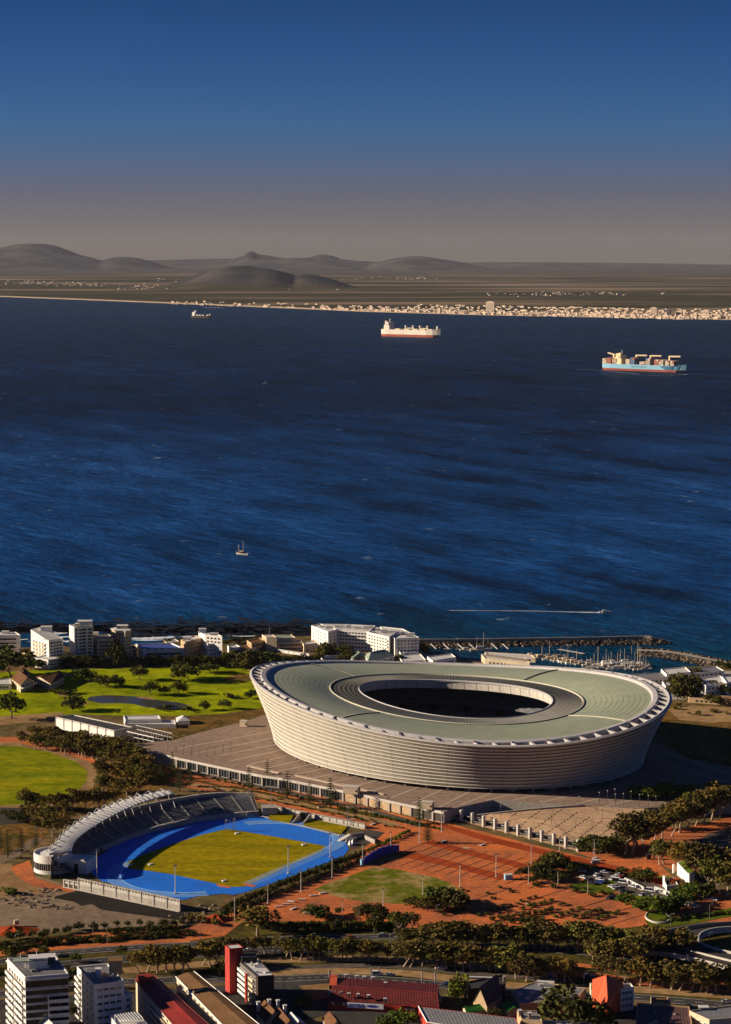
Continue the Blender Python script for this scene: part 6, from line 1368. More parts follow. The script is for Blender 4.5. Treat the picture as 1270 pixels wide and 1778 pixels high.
trees('dark', line(62, 1160, 300, 1154, 11, 15) + line(300, 1154, 545, 1152, 10, 15) + line(395, 1157, 470, 1160, 11, 24) + line(120, 1157, 160, 1156, 9, 21), 'dark tree in the belt between the golf course and the seafront flats', 'trees in front of the seafront flats', .25, 1.35)
trees('dark', line(290, 1124, 340, 1118, 12, 12) + line(395, 1120, 450, 1112, 11, 10), 'small scrubby tree on the shore behind the tan houses', 'scrubby trees on the shore', .25, 1.3)
trees('dark', [(566, 1142, 24), (578, 1144, 20), (598, 1146, 32), (608, 1148, 22), (590, 1150, 14), (556, 1148, 14), (548, 1150, 12), (624, 1150, 14), (652, 1150, 10), (694, 1148, 12), (726, 1134, 22), (738, 1137, 16)], 'dark garden tree around the green roofed pavilion', 'garden trees by the hotel', .15, 1.1)
# trees at the right above the bare earth
trees('dark', [(1168, 1196, 26), (1180, 1205, 34), (1192, 1198, 30), (1204, 1200, 28), (1176, 1215, 30), (1214, 1204, 22), (1190, 1214, 24), (1206, 1214, 16), (1244, 1204, 20), (1262, 1206, 22), (1232, 1222, 22), (1246, 1226, 18), (1248, 1160, 16), (1262, 1165, 14), (1210, 1178, 22), (1200, 1174, 16)], 'dark tree among the white villas right of the stadium', 'dark trees among the villas', .15, 1.2)
for x, y, w, h_ in ((1212, 1242, 16, 11), (1196, 1240, 10, 5), (1240, 1236, 20, 7), (1178, 1232, 16, 7), (1262, 1240, 14, 6), (1180, 1226, 14, 8)): shrub('gum', x, y, w, h_, 'scrubby bush on the bare earth right of the stadium', 'bushes on the bare earth')
# the gum groves round the oval field
grove = line(36, 1296, 60, 1302, 14, 30) + line(62, 1284, 140, 1296, 12, 26) + line(80, 1303, 180, 1322, 11, 31) + line(120, 1296, 220, 1312, 11, 30) + line(150, 1316, 245, 1330, 10, 31) + line(190, 1326, 258, 1346, 10, 32) + line(176, 1352, 244, 1362, 10, 30) + line(175, 1376, 235, 1384, 11, 32) + line(205, 1340, 255, 1352, 12, 28)
trees('gum', [g for g in grove], 'dark spreading gum in the grove between the oval field and the pale hall', 'gums of the grove beside the oval field', .2, 1.45)
trees('gum', line(46, 1404, 110, 1412, 11, 32) + line(96, 1408, 196, 1400, 12, 34) + line(50, 1424, 110, 1444, 14, 38) + line(60, 1448, 90, 1452, 14, 30), 'leaning pale trunked gum between the oval field and the grandstand', 'gums behind the grandstand', .2, 1.3)
trees('dark', line(8, 1420, 40, 1430, 14, 18), 'low dark tree by the small car park at the left edge', 'low trees by the left car park', .2, 1.3)
for x, y, h_, lab in ((14, 1490, 50, 'tall tiered pine, leftmost of three by the sandy path'), (38, 1482, 46, 'tall tiered pine, middle of three by the sandy path'), (63, 1472, 36, 'shorter tiered pine, nearest the drum building'), (2, 1478, 40, 'tiered pine half cut by the left edge')): plant_tree('pine', x, y, h_, lab, None)
shrub('green', 12, 1552, 34, 16, 'bright green bush at the left edge of the gravel lot', None)
for x, y, h_ in ((433, 1370, 34), (465, 1363, 38), (500, 1388, 42), (538, 1397, 34), (574, 1404, 46), (300, 1352, 40), (330, 1366, 36), (312, 1374, 44), (278, 1356, 30), (250, 1350, 28)): plant_tree('pine', x, y, h_ * 1.2, 'tiered pine on the promenade below the stadium deck', 'pines along the promenade')
plant_tree('pine', 729, 1430, 46, 'tiered pine standing at the outer corner of the deck wall', None); plant_tree('pine', 743, 1464, 44, 'tiered pine alone on the brick plaza', None)
for x in range(590, 770, 9): shrub('green', x, 1404 + (x - 590) * .205 + 2, 10, vr2.uniform(6, 12), 'green creeper bush against the deck wall', 'creepers along the deck wall')
for x in range(260, 590, 12): shrub('dark', x + vr2.uniform(-3, 3), 1330 + (x - 260) * .215, 9, vr2.uniform(4, 8), 'low planting along the promenade below the deck', 'planting along the promenade')
for x in range(330, 700, 13): shrub('gum', x + vr2.uniform(-4, 4), 1356 + (x - 330) * .21 + vr2.uniform(-1, 10), vr2.uniform(6, 12), vr2.uniform(3, 5), 'low tufted shrub in the promenade beds', 'tufts in the promenade beds')
# hedge slope right of the track
for k in range(34):
    f = k / 33; x, y = 398 + 232 * f, 1580 - 92 * f; shrub('dark', x, y - 3 + 6 * abs(f - .5), 17, 17, 'dark hedge shrub on the slope under the track wall', 'hedge under the track wall')
    if k % 2: shrub('dark', x + 6, y + 5, 14, 11, 'dark hedge shrub on the slope under the track wall', 'hedge under the track wall')
for k in range(12): f = k / 11; shrub('green', 640 + 70 * f, 1480 - 34 * f, 12, 9, 'green shrub along the end of the hedge near the stair block', 'shrubs by the stair block')
for x, y, w, h_, kd in ((392, 1592, 22, 24, 'dark'), (410, 1590, 22, 20, 'dark'), (330, 1600, 26, 16, 'gum'), (352, 1602, 26, 15, 'gum'), (372, 1606, 24, 14, 'gum'), (316, 1604, 20, 12, 'dark')): shrub(kd, x, y, w, h_, 'bush between the gravel lot and the brick walk', 'bushes by the gravel lot')
plant_tree('gum', 447, 1624, 50, 'large olive tree standing alone at the end of the brick walk', None, wide=1.6)
# bushy trees below the worn lawn
for x, y, h_, w in ((540, 1592, 22, 1.7), (556, 1594, 24, 1.6), (590, 1588, 14, 1.5), (636, 1588, 20, 1.6), (652, 1592, 22, 1.3), (764, 1572, 30, 1.6), (786, 1576, 34, 1.6), (742, 1582, 26, 1.5), (800, 1574, 24, 1.4), (725, 1574, 18, 1.5)): plant_tree('dark', x, y, h_, 'bushy dark tree along the lower edge of the worn lawn', 'bushy trees below the worn lawn', wide=w)
plant_tree('gum', 697, 1622, 44, 'broad gum with pale forked trunk below the worn lawn', None, wide=1.3); plant_tree('gum', 716, 1618, 36, 'dark gum right behind the pale forked trunk', None, wide=1.2); plant_tree('dark', 654, 1618, 36, 'upright dark tree by the lamp post below the lawn', None, wide=.8)
for k in range(30): shrub('dark', 468 + 8.0 * k + vr2.uniform(-3, 3), 1618 - 4 * (k / 30) + vr2.uniform(-2, 2), 20, 21, 'dark hedge bush along the far side of the main road', 'hedge along the main road')
for k in range(34): shrub('dark', -4 + 10.2 * k + vr2.uniform(-3, 3), 1646 - 24 * (k / 33) + vr2.uniform(-2, 3), 20, 12, 'low dark hedge bush on the verge below the gravel lot', 'low hedge below the gravel lot')
for k in range(12): shrub('dark', 190 + 10 * k + vr2.uniform(-3, 3), 1622 - 6 * (k / 11), 20, 14, 'low dark hedge bush on the verge below the gravel lot', 'low hedge below the gravel lot')
trees('dark', [(16, 1634, 17), (36, 1632, 17), (57, 1630, 17), (79, 1628, 16), (98, 1625, 15), (120, 1620, 13), (140, 1616, 15), (162, 1616, 16), (182, 1615, 16), (203, 1611, 14), (222, 1611, 14), (243, 1609, 14), (262, 1610, 12), (283, 1610, 14), (300, 1608, 12)], 'small ball shaped tree in the row along the gravel lot', 'ball trees along the gravel lot', .08, 1.0)
trees('dark', [(62, 1642, 14), (82, 1640, 14), (104, 1638, 13), (122, 1636, 12), (10, 1650, 16), (40, 1655, 14)], 'small tree in the second row below the gravel lot', 'second row below the gravel lot', .1, 1.1)
# rows along the dual carriageway
trees('gum', line(694, 1644, 1010, 1650, 12, 42, 4, 2) + line(1000, 1652, 1080, 1664, 13, 48, 4, 2), 'olive gum in the long row on the far side of the dual carriageway', 'gums in the long roadside row', .27, 1.5)
trees('gum', line(700, 1678, 880, 1688, 14, 38, 4, 2), 'olive gum in the row between the road and the sandy car park', 'gums by the sandy car park', .28, 1.5)
trees('gum', line(498, 1666, 640, 1670, 11, 40, 4, 2) + line(640, 1668, 690, 1672, 14, 34, 4, 2), 'slender olive gum in the row above the red warehouse', 'gums above the red warehouse', .12, 1.3)
trees('gum', [(242, 1690, 44), (256, 1688, 50), (273, 1692, 54), (290, 1688, 50), (304, 1688, 48), (318, 1690, 52), (330, 1684, 44)], 'full crowned gum in the group above the brown roofed slab', 'gums above the brown roofed slab', .08, 1.35)
trees('gum', [(352, 1676, 40), (366, 1678, 44), (378, 1676, 44), (398, 1662, 38), (420, 1660, 36), (440, 1658, 34), (460, 1656, 32), (478, 1658, 32)], 'gum behind the red stair tower', 'gums behind the red tower', .1, 1.4); plant_tree('dark', 386, 1692, 26, 'low dark tree at the foot of the red stair tower', None, wide=1.1)
trees('gum', [(896, 1700, 44), (914, 1704, 40), (930, 1704, 42), (968, 1702, 46), (980, 1706, 42), (992, 1706, 40), (1045, 1700, 40), (1066, 1706, 40), (1082, 1709, 42), (1112, 1712, 44), (1130, 1716, 50), (1150, 1716, 46), (1166, 1718, 46), (1180, 1720, 48), (1200, 1720, 46), (1216, 1722, 50), (1226, 1724, 48), (1244, 1724, 44), (1262, 1722, 44), (1274, 1724, 40)], 'tall gum with pale trunk beside the brick walk, lower right', 'gums along the lower brick walk', .22, 1.4)
trees('gum', [(1030, 1672, 46), (1052, 1680, 50), (1095, 1678, 52), (1138, 1664, 60), (1156, 1658, 44), (1180, 1660, 48), (1196, 1654, 34)], 'tall gum standing in front of the flyover', 'gums by the flyover', .08, 1.4)
plant_tree('dark', 980, 1800, 96, 'big round dense tree at the bottom edge beside the orange roofed house', None, wide=1.15); plant_tree('dark', 1020, 1800, 70, 'second dense crown merging with the big round tree', None, wide=1.1)
plant_tree('green', 797, 1752, 62, 'narrow leafy tree climbing between warehouse and dark house', None, wide=.5); plant_tree('green', 700, 1790, 38, 'bright green tree in front of the warehouse porch', None, wide=1.3); plant_tree('green', 672, 1790, 28, 'lower green tree left of the porch tree', None, wide=1.3); plant_tree('dark', 858, 1772, 24, 'small olive tree between the two green awnings', None, wide=1.1)
plant_tree('dark', 530, 1750, 26, 'dark palm like tree in the yard right of the dark slab', None, wide=1.2); plant_tree('dark', 122, 1716, 40, 'dull tree between the two white blocks of flats', None, wide=1.0); plant_tree('dark', 126, 1770, 30, 'low tree in the gap between the white blocks', None, wide=.8)
trees('dark', [(2, 1702, 20), (130, 1672, 16), (212, 1660, 22), (76, 1660, 22), (20, 1662, 22)], 'small roadside tree along the left carriageway', 'roadside trees on the left', .1, 1.1)
# big gums on the right
rg = [(1086, 1482, 64), (1098, 1484, 68), (1108, 1470, 56), (1120, 1474, 52), (1136, 1462, 50), (1150, 1458, 54), (1166, 1452, 58), (1180, 1446, 58), (1194, 1440, 58), (1208, 1434, 56), (1222, 1430, 58), (1236, 1424, 58), (1250, 1420, 56), (1264, 1414, 56), (1278, 1408, 50), (1134, 1440, 40), (1160, 1430, 40), (1190, 1418, 40), (1240, 1404, 44), (1262, 1398, 40),
      (1146, 1502, 52), (1154, 1500, 46), (1176, 1512, 50), (1190, 1516, 54), (1204, 1522, 58), (1218, 1524, 56), (1232, 1528, 58), (1246, 1526, 54), (1262, 1530, 56), (1276, 1522, 50), (1224, 1548, 50), (1252, 1552, 50), (1262, 1556, 54)]
trees('gum', rg, 'big gum with a pale trunk on the orange earth right of the turnstiles', 'big gums right of the turnstiles', .2, 1.25)
trees('dark', line(1020, 1478, 1076, 1470, 11, 22) + line(1040, 1486, 1076, 1480, 11, 26), 'dark tree in the thicket at the end of the turnstile row', 'thicket by the turnstiles', .15, 1.3)
trees('green', [(1105, 1386, 22), (1128, 1390, 24), (1142, 1386, 20), (1160, 1386, 26), (1178, 1386, 24), (1192, 1384, 22), (1150, 1378, 18), (1174, 1376, 16)], 'light green tree at the edge of the shaded deck', 'light green trees by the shaded deck', .12, 1.3, DECK)
for k in range(16): shrub('dark', 1096 + 7 * k, 1384 - (k % 4) * 4, 16, 9, 'dark bush in the bed on the shaded deck', 'bushes on the shaded deck', DECK)
# shrubs on the plaza and the brick terrace
S = lambda x, y: (740 + x * .26, 1380 + y * .26)
for x, y in ((490, 625), (570, 655), (560, 640), (415, 665), (455, 697), (690, 700), (735, 690), (645, 715), (605, 733), (565, 743), (523, 755), (482, 770), (438, 785), (393, 800), (350, 812), (120, 808), (165, 790), (920, 735), (735, 605), (700, 740), (845, 615), (200, 775), (250, 770)):
    a, b_ = S(x, y); shrub('dark', a, b_, 11, 6.5, 'small round shrub dotted over the brick paving', 'round shrubs on the brick paving')
for (x0, y0, x1, y1, kd) in ((650, 765, 840, 712, 'green'), (845, 768, 900, 745, 'green'), (860, 820, 1020, 770, 'green'), (1000, 828, 1165, 782, 'dark'), (1150, 838, 1280, 790, 'green'), (450, 838, 560, 828, 'dark'), (560, 838, 830, 780, 'dark'), (640, 850, 780, 838, 'dark'), (590, 860, 700, 852, 'dark')):
    n = int(math.hypot(x1 - x0, y1 - y0) / 34)
    for k in range(n + 1):
        a, b_ = S(x0 + (x1 - x0) * k / max(n, 1) + vr2.uniform(-6, 6), y0 + (y1 - y0) * k / max(n, 1) + vr2.uniform(-4, 4)); shrub(kd, a, b_, 13, 8 if kd == 'green' else 11, 'shrub in the slanting planting strips on the brick terrace', 'planting strips on the brick terrace')
for x, y, h_ in ((905, 1524, 18), (918, 1522, 20), (930, 1520, 22), (944, 1518, 22), (958, 1514, 26), (966, 1508, 28), (978, 1512, 20), (940, 1530, 18), (956, 1532, 16), (990, 1516, 18), (1004, 1510, 16), (975, 1530, 16), (926, 1534, 12), (950, 1526, 18), (1020, 1512, 14)): plant_tree('dark', x, y, h_, 'dense dark tree in the thicket beside the light blue cabin', 'thicket beside the blue cabin', wide=1.5)
for x, y, w, h_ in ((932, 1540, 16, 9), (962, 1542, 18, 10), (1000, 1550, 18, 9), (1030, 1556, 18, 9), (1046, 1552, 16, 8), (1062, 1556, 18, 9), (1092, 1562, 14, 9), (1110, 1574, 16, 9), (1080, 1566, 10, 6), (990, 1542, 14, 8), (1015, 1545, 12, 7)): shrub('dark', x, y, w, h_, 'dark bush round the lawn islands of the car park', 'bushes round the car park lawns')
trees('green', [(1086, 1572, 20), (1112, 1582, 24), (1126, 1584, 28), (1140, 1588, 34), (1154, 1584, 28), (1166, 1578, 26), (1178, 1582, 24), (1130, 1576, 22), (1192, 1570, 20), (1180, 1560, 18), (1200, 1556, 22), (1214, 1560, 22)], 'leafy green tree on the lawn near the ramp', 'green trees near the ramp', .12, 1.4)
trees('dark', [(1110, 1528, 24), (1122, 1534, 28), (1130, 1530, 22), (1098, 1528, 16), (1084, 1518, 14), (1190, 1552, 20), (1206, 1548, 22), (1220, 1556, 20), (1236, 1548, 18)], 'dark tree beside the white garden walls', 'dark trees beside the garden walls', .12, 1.3)
for k in range(18): shrub('green', 1150 + 7.5 * k, 1600 - .9 * k + vr2.uniform(-2, 2), 14, 8, 'low green bush along the ramp', 'bushes along the ramp')
# bare winter twigs at the lower left corner
t = thing('bare_tree', 'leafless branching tree in front of the tall white flats', 'tree', at(8, 1860)); q = MB()
def twig(p, d_, L_, r_, dep):
    e = p + d_ * L_; q.tube([p, p.lerp(e, .5) + Vector((vr2.gauss(0, .05), vr2.gauss(0, .05), vr2.gauss(0, .05))) * L_, e], [r_, r_ * .8, r_ * .6], 4, cap=False)
    if dep:
        for _ in range(3): twig(p.lerp(e, vr2.uniform(.5, 1)), (d_ + Vector((vr2.gauss(.12, .5), vr2.gauss(0, .5), vr2.gauss(.1, .45)))).normalized(), L_ * vr2.uniform(.55, .8), r_ * .6, dep - 1)
p0 = at(8, 1860); twig(p0, Vector((.15, 0, 1)).normalized(), 11, .32, 5); twig(p0 + Vector((-4, 2, 3)), Vector((.3, -.1, 1)).normalized(), 9, .25, 4); q.build('trunk', 'bark', t)

# ================================================================== LAMPS, CARS, BOATS, SHIPS
def lamp_proto(kind):
    t = bpy.data.objects.new('lamp_post', None); q = MB()
    if kind == 'flood':
        q.tube([(0, 0, 0), (0, 0, 13.6)], [.26, .16], 8); q.box((0, 0, 0), (1.3, 1.3, .5)); o = bpy.data.objects.new('pole', q.mesh('pole', 'concrete_pale')); o.parent = t
        q = MB(); q.box((0, 0, 13.4), (1.5, .5, .5)); q.box((-.5, -.2, 13.9), (.5, .3, .3)); q.box((.5, -.2, 13.9), (.5, .3, .3)); o = bpy.data.objects.new('lamp_head', q.mesh('lamp_head', 'metal')); o.parent = t
    elif kind == 'deck':
        q.tube([(0, 0, 0), (0, 0, 8)], [.16, .11], 6); o = bpy.data.objects.new('pole', q.mesh('pole', 'metal_dark')); o.parent = t
        q = MB(); q.tube([(0, 0, 8), (0, 0, 8.25), (0, 0, 8.5)], [.2, .5, .3], 8); o = bpy.data.objects.new('lamp_head', q.mesh('lamp_head', 'white')); o.parent = t
    else:
        q.tube([(0, 0, 0), (0, 0, 9), (.5, 0, 9.6), (1.6, 0, 9.8)], [.16, .11, .09, .07], 6); o = bpy.data.objects.new('pole', q.mesh('pole', 'metal')); o.parent = t
        q = MB(); q.box((1.9, 0, 9.7), (.9, .35, .2)); o = bpy.data.objects.new('lamp_head', q.mesh('lamp_head', 'white')); o.parent = t
    t['category'] = 'lamp post'; return t
LP_ = {k: lamp_proto(k) for k in ('flood', 'deck', 'street')}
LH = {'flood': 14.2, 'deck': 8.5, 'street': 9.8}
def lamp(kind, px, top, base, lab, group, z=G):
    p = at(px, base, z); h_ = (base - top) * mpp(base, z) * 1.03; s = h_ / LH[kind]; return copy_thing(LP_[kind], p, vr2.uniform(-.3, .3), (max(s, .7), max(s, .7), s), lab, group)
for x, a, b_ in ((408, 1552, 1598), (465.5, 1531.5, 1569), (523, 1508, 1549), (577, 1486, 1525), (630, 1463, 1497), (679, 1443, 1476), (728.5, 1423, 1464), (767, 1405, 1445)): lamp('flood', x, a, b_, 'tall pale lamp post in the line along the track hedge', 'lamp posts along the track hedge')
for x, a, b_, lab in ((169, 1473, 1526, 'tall twin head floodlight beside the shaded stand end of the track'), (305, 1500, 1552, 'tall floodlight behind the panelled screen wall'), (501, 1467, 1517, 'floodlight on the near straight of the track'), (573.6, 1445, 1489, 'floodlight at the right bend of the track')): lamp('flood', x, a, b_, lab, None)
for x, a, b_ in ((734.5, 1520, 1553.6), (665.5, 1541, 1579), (594.7, 1561, 1594.5), (799, 1498, 1541), (861.6, 1480.5, 1523), (918, 1502.6, 1535), (922.6, 1464.5, 1498.6), (971.6, 1454, 1488.6), (969, 1512.7, 1541), (1021, 1527, 1551), (1075, 1543, 1565), (1032, 1456, 1497)): lamp('flood', x, a, b_, 'tall pale lamp post standing on the brick plaza', 'lamp posts on the plaza')
for x, a, b_ in ((604, 1383, 1435), (472.5, 1363, 1413), (650, 1591, 1621), (677, 1620, 1640), (1232, 1569, 1597), (1165, 1585, 1609), (27, 1621, 1651), (162, 1587, 1622), (186.6, 1607, 1639), (229, 1642, 1660), (348, 1598, 1632), (624, 1575, 1596), (758, 1570, 1592), (780, 1556, 1578), (940, 1592, 1612), (1080, 1590, 1612), (678, 1620, 1652), (899, 1672, 1698), (998, 1676, 1700), (1014, 1690, 1712), (540, 1620, 1650), (1090, 1690, 1716), (494, 1696, 1730), (316, 1668, 1692), (1232, 1618, 1640)): lamp('street', x, a, b_, 'slim street lamp along the roads and walks', 'street lamps')
for x, y in ((292, 1305), (306, 1307), (319, 1311), (333, 1314), (346, 1313), (360, 1315), (374, 1313), (388, 1307), (401, 1305), (336, 1300), (320, 1296)): lamp('deck', x, y - 20, y, 'thin dark lamp post on the sunlit tip of the deck', 'thin lamps on the deck tip', DECK)
for x, y in ((1041, 1397), (1055, 1394), (1068, 1391), (1069, 1400), (1083, 1399), (1096, 1395), (1111, 1401), (1126, 1403), (1139, 1404), (1036, 1414), (1063, 1416), (1006, 1404), (980, 1408), (940, 1412), (905, 1416), (870, 1420), (958, 1432), (1000, 1440), (1028, 1440), (1046, 1424)): lamp('deck', x, y - 22, y, 'thin globe lamp on the terrace and deck right of the stadium front', 'globe lamps on the terrace', DECK if y < 1405 else G + 4)
for x, y in ((1146, 1352), (1166, 1350), (1186, 1344), (1204, 1350), (1224, 1342), (1246, 1346), (1262, 1338), (1198, 1330), (1232, 1330)): lamp('deck', x, y - 22, y, 'thin lamp standing in the stadium shadow', 'lamps in the stadium shadow', DECK)
# cars
def car_proto(paint, van=False):
    t = bpy.data.objects.new('parked_car', None); L_, Wd, H_ = (4.9, 1.9, 2.0) if van else (4.3, 1.75, 1.45); q = MB()
    q.prism([(-L_ / 2, -Wd / 2), (L_ / 2, -Wd / 2), (L_ / 2, Wd / 2), (-L_ / 2, Wd / 2)], .32, [.95, .8, .8, .95]); 
    def cab(mb, z0, z1, g, m=0):
        a, b_ = (-L_ * .48, L_ * .30) if van else (-L_ * .36, L_ * .20); c, d_ = (-L_ * .46, L_ * .20) if van else (-L_ * .24, L_ * .08)
        mb.add([(a, -g, z0), (b_, -g, z0), (b_, g, z0), (a, g, z0), (c, -g * .84, z1), (d_, -g * .84, z1), (d_, g * .84, z1), (c, g * .84, z1)], [(0, 1, 5, 4), (1, 2, 6, 5), (2, 3, 7, 6), (3, 0, 4, 7)], m)
        return c, d_
    g = MB(); c, d_ = cab(g, .86, H_ - .06, Wd / 2 - .04); q.box(((c + d_) / 2, 0, H_ - .08), (d_ - c, Wd * .82, .08))
    o = bpy.data.objects.new('body', q.mesh('body', paint)); o.parent = t; o = bpy.data.objects.new('windows', g.mesh('windows', 'glass')); o.parent = t
    for x in (-L_ * .3, L_ * .31):
        for y in (-Wd / 2 + .08, Wd / 2 - .08): w_ = MB(); w_.tube([(x, y - .1, .33), (x, y + .1, .33)], .33, 10); o = bpy.data.objects.new('wheel', w_.mesh('wheel', 'tyre')); o.parent = t
    w_ = MB(); w_.box((L_ / 2, -Wd * .36, .62), (.06, .32, .14)); o = bpy.data.objects.new('headlight', w_.mesh('headlight', 'white')); o.parent = t; o2 = o.copy(); o2.location = (0, Wd * .72, 0); o2.parent = t
    t['category'] = 'van' if van else 'car'; return t
CARP = {k: car_proto('car_' + k) for k in ('white', 'silver', 'dark', 'blue', 'red')}; VAN = car_proto('car_white', True)
def car(kind, px, py, rz, lab, group=None):
    return copy_thing(VAN if kind == 'van' else CARP[kind], at(px, py) + Vector((0, 0, .16)), rz, 1.12, lab, group)
Z = lambda x, y: (1000 + x * .189, 1420 + y * .189)
lots = [('white', 190, 535), ('white', 225, 575), ('white', 75, 560), ('white', 330, 570), ('white', 370, 555), ('silver', 400, 535), ('blue', 245, 600), ('white', 335, 645), ('silver', 375, 638), ('dark', 460, 685), ('white', 525, 640), ('dark', 580, 650), ('silver', 612, 715), ('dark', 660, 722), ('white', 710, 735), ('dark', 760, 745), ('white', 795, 755), ('silver', 842, 768), ('white', 912, 722), ('white', 52, 500), ('silver', 265, 510), ('dark', 310, 745), ('dark', 340, 742), ('white', 1160, 735), ('dark', 1205, 745), ('white', 1040, 812), ('white', 1095, 826), ('silver', 360, 655), ('dark', 430, 690), ('dark', 690, 730), ('red', 415, 552), ('dark', 150, 610), ('silver', 800, 690), ('dark', 855, 705), ('dark', 1240, 752), ('white', 1262, 760), ('dark', 110, 575), ('blue', 220, 602)]
nm_ = {'white': 'white', 'silver': 'silver grey', 'dark': 'dark', 'blue': 'blue', 'red': 'red'}
for i, (k, x, y) in enumerate(lots): a, b_ = Z(x, y); car(k, a, b_, -.5 + (1.57 if i % 3 == 0 else 0) + vr2.uniform(-.15, .15), nm_[k] + ' car parked among others between the lawns and the white garden wall', nm_[k] + ' cars in the busy car park')
car('van', *Z(440, 605), -.4, 'white van parked near the garden wall'); car('van', *Z(690, 680), -.4, 'white van with a long roof in the middle of the car park'); car('white', 1036, 1494, -.3, 'white car by the end of the turnstile thicket'); car('silver', 1034, 1497 + 2, .2, 'silver car on the brick promenade below the thicket'); car('silver', 1076 - 40, 1481, .3, 'silver car under the trees beside the turnstiles')
car('white', 690, 1659, .0, 'white car driving alone on the sandy car park strip'); car('van', 656, 1694, 0, 'white pickup van on the street above the red warehouse'); car('silver', 678, 1695, 0, 'pale car on the street just right of the white pickup'); car('blue', 780, 1711, -.1, 'blue car at the right end of the red warehouse'); car('white', 769, 1683, 0, 'white car in shade under the gums by the car park')
car('white', 858, 1673, -.1, 'white car parked under the gums right of the car park row'); car('blue', 932, 1691, -.1, 'blue car under trees above the grey depot'); car('dark', 975, 1694, -.1, 'dark car behind the grey depot, left of the blue one'); car('blue', 957, 1699, -.1, 'bright blue car right above the grey depot roof'); car('blue', 1024, 1697, -.1, 'blue car left of the orange roofed house'); car('dark', 828, 1686, 0, 'dark car in tree shade above the steep house')
car('silver', 356, 1718, .9, 'silver car in the gap between brown slab and dark slab'); car('dark', 386, 1727, .9, 'dark car deep in the gap beside the dark slab'); car('white', 1130, 1775, .1, 'white car on the roof yard of the plum workshop') if False else None
car('silver', 1262, 1742, -.1, 'silver car at the right end of the lower street'); car('dark', 1040, 1738, -.1, 'dark car on the street behind the orange roofed house'); car('white', 30, 1687, .12, 'white car on the left carriageway behind the tall flats'); car('red', 610, 1630, .02, 'red car far along the dual carriageway'); car('dark', 560, 1651, 0, 'dark car on the near carriageway'); car('white', 430, 1653, .05, 'white car on the near carriageway behind the red tower'); car('silver', 665, 1626, 0, 'silver car on the far carriageway left of the gum row')
# rubble, benches and small things
def heap(px, n, sx, sy, seed, mats, name, r0=.3, r1=1.1):
    r_ = random.Random(seed); q = MB(); p = at(*px)
    for k in range(n): blob(q, (p.x + r_.gauss(0, sx), p.y + r_.gauss(0, sy), G + .2), r_.uniform(r0, r1), r_.randrange(2))
    o = q.build(name, mats); o['kind'] = 'stuff'
for px, n, sx, sy, sd_ in (((58, 1568), 40, 5, 4, 1), ((95, 1576), 34, 6, 3, 2), ((48, 1556), 30, 6, 6, 3), ((80, 1548), 26, 6, 4, 4), ((20, 1556), 20, 5, 6, 5), ((360, 1580), 30, 6, 6, 6), ((330, 1590), 22, 5, 4, 7)): heap(px, n, sx, sy, sd_, ['rock', 'rock_pale'], 'rubble')
for px, w, h_, lab in (((22, 1617), 13, 2.6, 'low mound of red earth at the left edge of the gravel lot'), ((376, 1598), 9, 3.0, 'red earth mound beside the end of the screen wall')):
    p = at(*px); q = MB(); rows_ = [[(p.x + w * r_ * math.cos(a) * (1 + .15 * math.sin(3 * a)), p.y + w * .7 * r_ * math.sin(a), G + .1 + h_ * (1 - r_) ** 1.2 * (1 + .2 * math.sin(5 * a))) for a in [2 * math.pi * k / 18 for k in range(18)]] for r_ in (1, .75, .5, .25, .02)]; q.grid(rows_, closed=True); tag(q.build('earth_mound', 'paving_dark'), lab, 'mound')
p = at(29, 1609); q = MB(); q.box((p.x, p.y, G + 1.2), (2.4, 2, 2.0), .3); q.box((p.x, p.y, G + 3.2), (2, 1.6, .3), .3); tag(q.build('crate', 'wall_cream'), 'small pale box standing on the red earth mound', 'box')
bm_ = MB(); bm_.box((0, 0, .15), (4.2, 1.3, .45)); bm_.box((-1.4, 0, 0), (.5, 1.0, .15)); bm_.box((1.4, 0, 0), (.5, 1.0, .15)); bme = bm_.mesh('bench', 'concrete_pale')
for x, y in ((485, 1575), (497, 1571), (510, 1579), (525, 1563), (533, 1586), (506, 1566), (545, 1556), (561, 1552), (640, 1488 + 6), (770, 1462), (810, 1474), (838, 1468), (556, 1402), (610, 1424), (648, 1432), (920, 1571), (948, 1533), (964, 1530)):
    tag(link('bench', bme, None, at(x, y) + Vector((0, 0, .1)), vr2.uniform(-.4, .9)), 'low pale concrete bench on the brick paving', 'bench', 'concrete benches on the paving')
p = at(582, 1618); t = thing('banner_flag', 'small green feather flag standing in the roadside hedge', 'flag', p); q = MB(); q.tube([p, p + Vector((0, 0, 5.4))], .08, 5); q.build('pole', 'metal', t); q = MB(); q.grid([[(p.x, p.y, G + 1.4), (p.x, p.y, G + 3.4), (p.x, p.y, G + 5.3)], [(p.x + 1.0, p.y + .2, G + 1.5), (p.x + 1.3, p.y + .25, G + 3.4), (p.x + .3, p.y + .1, G + 5.3)]]); q.build('cloth', 'flag_green', t)
t = thing('roundabout_bed', 'round planted bed with a pale rim near the ramp', 'planter', at(1142, 1594)); p = at(1142, 1594); q = MB(); aa = [2 * math.pi * k / 28 for k in range(28)]
q.grid([[(p.x + r_ * math.cos(a), p.y + r_ * 1.6 * math.sin(a), G + z) for a in aa] for r_, z in ((6.4, .1), (6.4, .9), (5.8, .9), (5.8, .6))], closed=True); q.build('rim', 'concrete_pale', t); q = MB(); q.add([(p.x + 5.8 * math.cos(a), p.y + 9.3 * math.sin(a), G + .62) for a in aa], [tuple(range(28))]); q.build('turf', 'lawn_grass', t)
